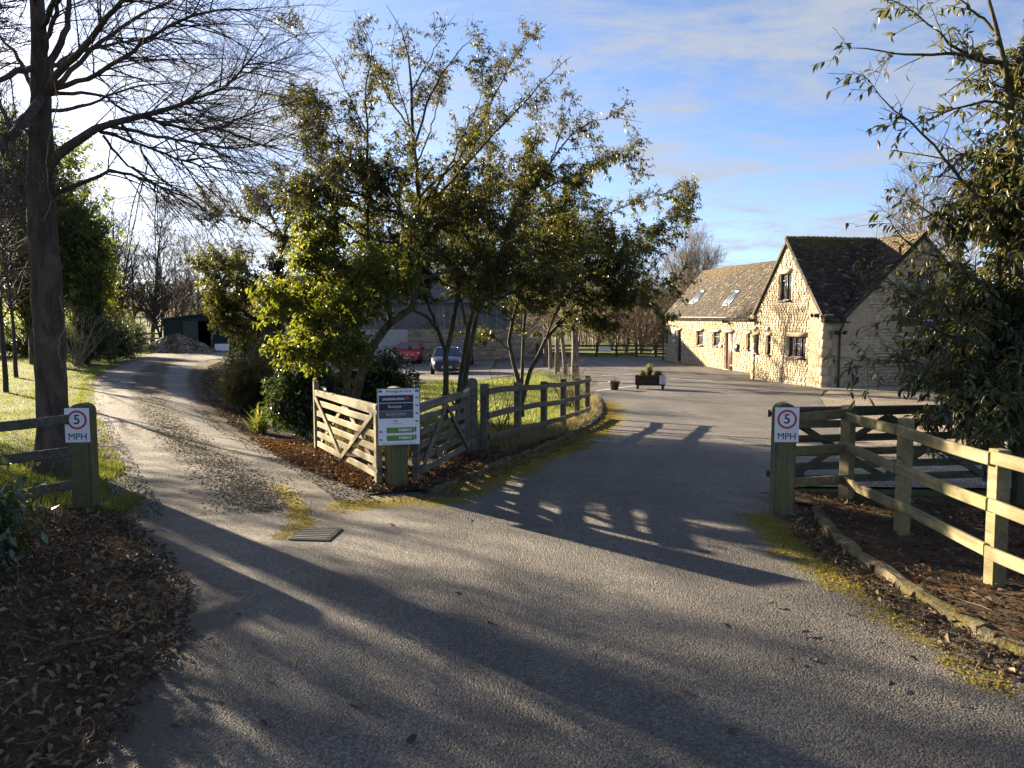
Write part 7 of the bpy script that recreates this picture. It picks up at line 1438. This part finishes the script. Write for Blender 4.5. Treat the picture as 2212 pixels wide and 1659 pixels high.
bank_hl = lambda x, y: np.maximum(bank_h(x, y) * in_poly(np.column_stack([x, y]), np.array(bank)), hf(x, y))
litter('leaf_litter', [(bank_p, 21000), (edge_p, 3000)], 0, (.018, .085), 'leaf_dead_grey', bank_hl, .5, .04, .36, LEAF8); litter('leaf_litter', [(bank_p, 6000), (edge_p, 900)], 0, (.02, .07), 'leaf_dead', bank_hl, .55, .05, .40, LEAF8); blades('weeds', bank_p, 5200, (.02, .12), .004, 'dry_grass', .9, hfun=bank_hl); blades('weeds', bank_p, 2600, (.02, .08), .006, 'grass', .9, hfun=bank_hl)
bedm_h = lambda x, y: hf(x, y) + .03
front_m0 = [G2(475, 785), G2(455, 792), G2(432, 816), G2(440, 852), G2(458, 886), G2(532, 946), (-4.3, 13.6), (-6, 20)]
front_m = [G2(700, 1035), G2(800, 1068), G2(905, 1062), *[tuple(p) for p in KM[:20]], (-.4, 12.4), (-1.4, 9.4), (-2.7, 11.9), (-3.2, 13.2), (-4.3, 13.6), G2(540, 952), G2(620, 1000)]
litter('leaf_litter', [(front_m0, 6000)], 0, (.05, .09), 'leaf_dead_grey', bedm_h, .45, .04)
edgeR = [tuple(p + np.array((.18, .1))) for p in Rs[4:40]] + [tuple(p - np.array((.25, .1))) for p in Rs[4:40][::-1]]; edgeL = [tuple(p - np.array((.15, 0))) for p in Ls[6:44]] + [tuple(p + np.array((.22, .05))) for p in Ls[6:44][::-1]]
litter('leaf_litter', [(edgeR, 1500), (edgeL, 900)], 0, (.03, .06), 'leaf_dead_grey', hf, .3, .02); blades('grass', edgeL, 5000, (.03, .09), .006, 'grass')
litter('leaf_litter', [(front_m, 9000)], 0, (.035, .08), 'leaf_dead', bedm_h, .45, .04); litter('leaf_litter', [([(p[0] + .02, p[1] - .03) for p in KM[:34]] + [(p[0] + .35, p[1] - .35) for p in KM[:34][::-1]], 1300)], 0, (.03, .07), 'leaf_dead_grey', hf, .4, .02)
litter('leaf_litter', [([tuple(p) for p in KR] + [(6.5, -2), (6.5, 8.4), (3.0, 8.6)], 8000)], 0, (.02, .085), 'leaf_dead', bed_h, .45, .03, .38, LEAF8); litter('leaf_litter', [([tuple(p) for p in KR] + [(p[0] - .33, p[1] - .14) for p in KR[::-1]], 2300)], 0, (.02, .085), 'leaf_dead_grey', hf, .45, .035, .36, LEAF8)
M['twig_litter'] = M['twig_brown']
def sticks(name, poly, n, hfun):
    poly = np.array(poly); lo, hi = poly.min(0), poly.max(0); p = lo + rng.random((n * 8, 2)) * (hi - lo); p = p[in_poly(p, poly)][:n]; n = len(p); st = np.column_stack([p, hfun(p[:, 0], p[:, 1]) + rng.uniform(.01, .05, n)]); az = rng.uniform(0, math.tau, n); g = grow(st, np.stack([np.cos(az), np.sin(az), rng.normal(.05, .18, n)], 1), rng.uniform(.08, .4, n), rng.uniform(.0015, .004, n), .001, 5, (0, 0, -.1), .12); tag(obj(name, mesh(name, *tubes([(*g, 4)]), M['twig_litter'], True)), kind='stuff')
sticks('twig_litter', bank_p, 900, bank_hl); sticks('twig_litter', [tuple(p) for p in KR] + [(6, 0), (6, 8.4), (3, 8.5)], 160, bed_h); sticks('twig_litter', front_m, 160, bedm_h)
# single fallen leaves and twigs one can pick out on the asphalt
for i, (px, py) in enumerate(((985, 1283), (1068, 1348), (1764, 1432), (1712, 1435), (1895, 1392), (1690, 1245), (1262, 1180), (1385, 1210), (840, 1135), (700, 1250), (640, 1420), (770, 1530), (640, 1700 - 80), (900, 1590), (1490, 1500), (1600, 1580), (1755, 1370), (2040, 1450), (2080, 1520), (1935, 1480), (1130, 1475), (1320, 1100), (1480, 1130), (1560, 1350), (1840, 1330), (1960, 1420), (2100, 1440), (450, 1390), (505, 1330), (560, 1560), (470, 1520), (590, 1470), (1010, 1125), (905, 1090), (965, 1105), (1660, 1310), (2140, 1480), (2020, 1400), (425, 1440), (400, 1560))):
    p = G(px, py); L = random.uniform(.05, .10); o = obj('leaf', ul if False else (bpy.data.meshes.get('fallen_leaf') or mesh('fallen_leaf', LEAF8[0], LEAF8[1], M['leaf_dead_grey'])), road, (p[0], p[1], p[2] + .012), (random.uniform(-.25, .25), random.uniform(-.25, .25), random.uniform(0, 6.3)), (L, L * .45, L * .9))

# ---- far woods that read as one mass
def woods(name, x0, x1, y0, y1, n, Hr, mat, g2n):
    xs = rng.uniform(x0, x1, n); ys = rng.uniform(y0, y1, n); st = np.column_stack([xs, ys, hf(xs, ys) - .1]); H = rng.uniform(*Hr, n); g0 = grow(st, np.column_stack([rng.normal(0, .08, (n, 2)), np.ones(n)]), H, np.full(n, .10), .02, 7, (0, 0, .2), .05); g1 = spawn(*g0, n * 14, .1, 1, 45, 14, 1.0, 2.8, .4, .014, 5, (0, 0, .4), .08, .5, rmax=.03); g2 = spawn(*g1, n * g2n, .1, 1, 40, 14, .4, 1.2, .5, .012, 4, (0, 0, .3), .1, .3)
    tag(obj(name, mesh(name, *tubes([(*g0, 5), (*g1, 3), (*g2, 3)]), M[mat], True)), kind='stuff')
woods('woods', 3, 34, 72, 100, 95, (4.5, 7.0), 'twig_brown', 60); woods('woods', -75, -34, 120, 150, 50, (3.5, 6), 'twig_dark', 40); woods('woods', -40, 5, 82, 100, 50, (4, 6.5), 'twig_brown', 45)
def hedge_line(name, pts, n, hgt, wid, mat, L):
    ln = np.array(pts, float); t = rng.random(n) * (len(ln) - 1); k = np.minimum(t.astype(int), len(ln) - 2); w = (t - k)[:, None]; p = ln[k] * (1 - w) + ln[k + 1] * w; p = p + rng.normal(0, wid, (n, 2)); z = hf(p[:, 0], p[:, 1]) + hgt * rng.random(n) ** .7 * (1 + .35 * np.sin(p[:, 0] * .11) + .2 * np.sin(p[:, 0] * .37)); d = norm(rng.normal(0, 1, (n, 3))); s = norm(np.cross(d, rng.normal(0, 1, (n, 3)))); m = np.cross(d, s); tag(obj(name, mesh(name, *leaf_mesh((np.column_stack([p, z]), d * L, s * L * .6, m * L)), M[mat])), kind='stuff')
hedge_line('far_hedge', [(-190, 210), (-60, 190), (60, 180)], 9000, 3.2, 1.2, 'leaf_golden', .8); hedge_line('far_hedge', [(-260, 390), (-80, 350), (120, 360)], 7000, 5.5, 2.0, 'leaf_laurel', 1.6)

for x, y_, H, lab in ((-12.6, 15.9, 8.0, 'bare tree between the two on the left lawn, outside the fence'), (-10.6, 14.6, 8.0, 'bare tree left of the big trunk, outside the lawn fence'), (-8.3, 10.2, 6.5, 'young bare tree left of the lawn fence'), (-14.8, 17.5, 9.0, 'bare tree further left on the lawn')):
    bare_tree(lab, (x, y_, 0), H, .045, .7, 56, 700, 2000, 'twig_dark', .3, 'bare trees left of the lawn fence', 3, .22, (.2, .4), rt=.007)  # trees outside the view, added sunward to throw dappled shade on the asphalt

# moss tufts with a thickness of their own, loose stones on the track
def moss_tufts(n):
    B = np.array([q for ln, w in moss_lines for q in ln]); lo, hi = B.min(0) - 1, B.max(0) + 1; p = lo + rng.random((n * 40, 2)) * (hi - lo); a = moss_attr(p)
    nz = np.sin(p[:, 0] * 5.1 + 1.3 * np.sin(p[:, 1] * 3.3)) * np.sin(p[:, 1] * 4.3 + 1.7 * np.sin(p[:, 0] * 2.9)) * .5 + np.sin(p[:, 0] * 23 + p[:, 1] * 9) * np.sin(p[:, 1] * 19 - p[:, 0] * 7) * .3
    ok = in_poly(p, np.array(yard)) | in_poly(p, np.vstack([Ls[:14], Rs[:14][::-1]])); k = ok & (rng.random(len(p)) < np.clip((a * 1.15 + nz * .6 - .55) * 3, 0, 1)); p = p[k][:n]; n = len(p)
    b = np.column_stack([p, hf(p[:, 0], p[:, 1]) + .002]); d = norm(np.column_stack([rng.normal(0, .7, (n, 2)), np.ones(n)])) * rng.uniform(.006, .018, n)[:, None]; az = rng.uniform(0, math.tau, n); s = np.stack([np.cos(az), np.sin(az), np.zeros(n)], 1) * rng.uniform(.004, .011, n)[:, None]
    tag(obj('moss', mesh('moss', np.stack([b - s, b + s, b + d], 1).reshape(-1, 3), np.arange(3 * n).reshape(-1, 3), M['moss_tuft'])), kind='stuff')
M['moss_tuft'] = leaf_mat('yellow_moss', [(0, (0.12, 0.105, 0.012)), (.6, (0.24, 0.195, 0.014)), (1, (0.34, 0.26, 0.02))], ((0.34, 0.28, 0.02), (0.42, 0.30, 0.02)), .3, .8)
moss_tufts(26000)
def pebbles(name, n, mat, sampler, Sr, squash=.6):
    p, hh = sampler(n); n = len(p); u = np.array(((1, 0, 0), (-1, 0, 0), (0, 1, 0), (0, -1, 0), (0, 0, 1), (0, 0, -1)), float); f = np.array(((0, 2, 4), (2, 1, 4), (1, 3, 4), (3, 0, 4), (2, 0, 5), (1, 2, 5), (3, 1, 5), (0, 3, 5))); sc = rng.uniform(*Sr, n)[:, None, None] * rng.uniform(.6, 1.25, (n, 6, 1)); az = rng.uniform(0, math.tau, n); c, s_ = np.cos(az)[:, None], np.sin(az)[:, None]
    V = u[None] * sc; V = np.stack([V[..., 0] * c - V[..., 1] * s_, V[..., 0] * s_ + V[..., 1] * c, V[..., 2] * squash], -1) + np.column_stack([p, hh])[:, None]
    tag(obj(name, mesh(name, V.reshape(-1, 3), (f[None] + 6 * np.arange(n)[:, None, None]).reshape(-1, 3), M[mat])), kind='stuff')
M['pebble'] = stone_mat('loose_pebbles', [(0, (0.045, 0.036, 0.026)), (.5, (0.11, 0.09, 0.066)), (1, (0.24, 0.205, 0.165))])
def track_pts(n):
    i = np.minimum(4 + rng.beta(1.7, 2.2, n) * 37, 39.0); k = i.astype(int); w = (i - k)[:, None]; L_ = Ls[k] * (1 - w) + Ls[k + 1] * w; R_ = Rs[k] * (1 - w) + Rs[k + 1] * w
    m = rng.random(n); u = np.where(m < .6, rng.normal(.54, .085, n), np.where(m < .8, rng.uniform(.0, .16, n), rng.uniform(.84, 1.0, n)))[:, None]; p = L_ * (1 - u) + R_ * u; return p, hf(p[:, 0], p[:, 1]) + .008
pebbles('loose_gravel', 13000, 'pebble', track_pts, (.005, .014))
def road_pts(n):
    p = np.column_stack([rng.uniform(-3, 3.2, n), rng.uniform(2.2, 11, n)]); p = p[in_poly(p, np.array(yard))]; return p, hf(p[:, 0], p[:, 1]) + .001
pebbles('road_grit', 2600, 'pebble', road_pts, (.003, .008))
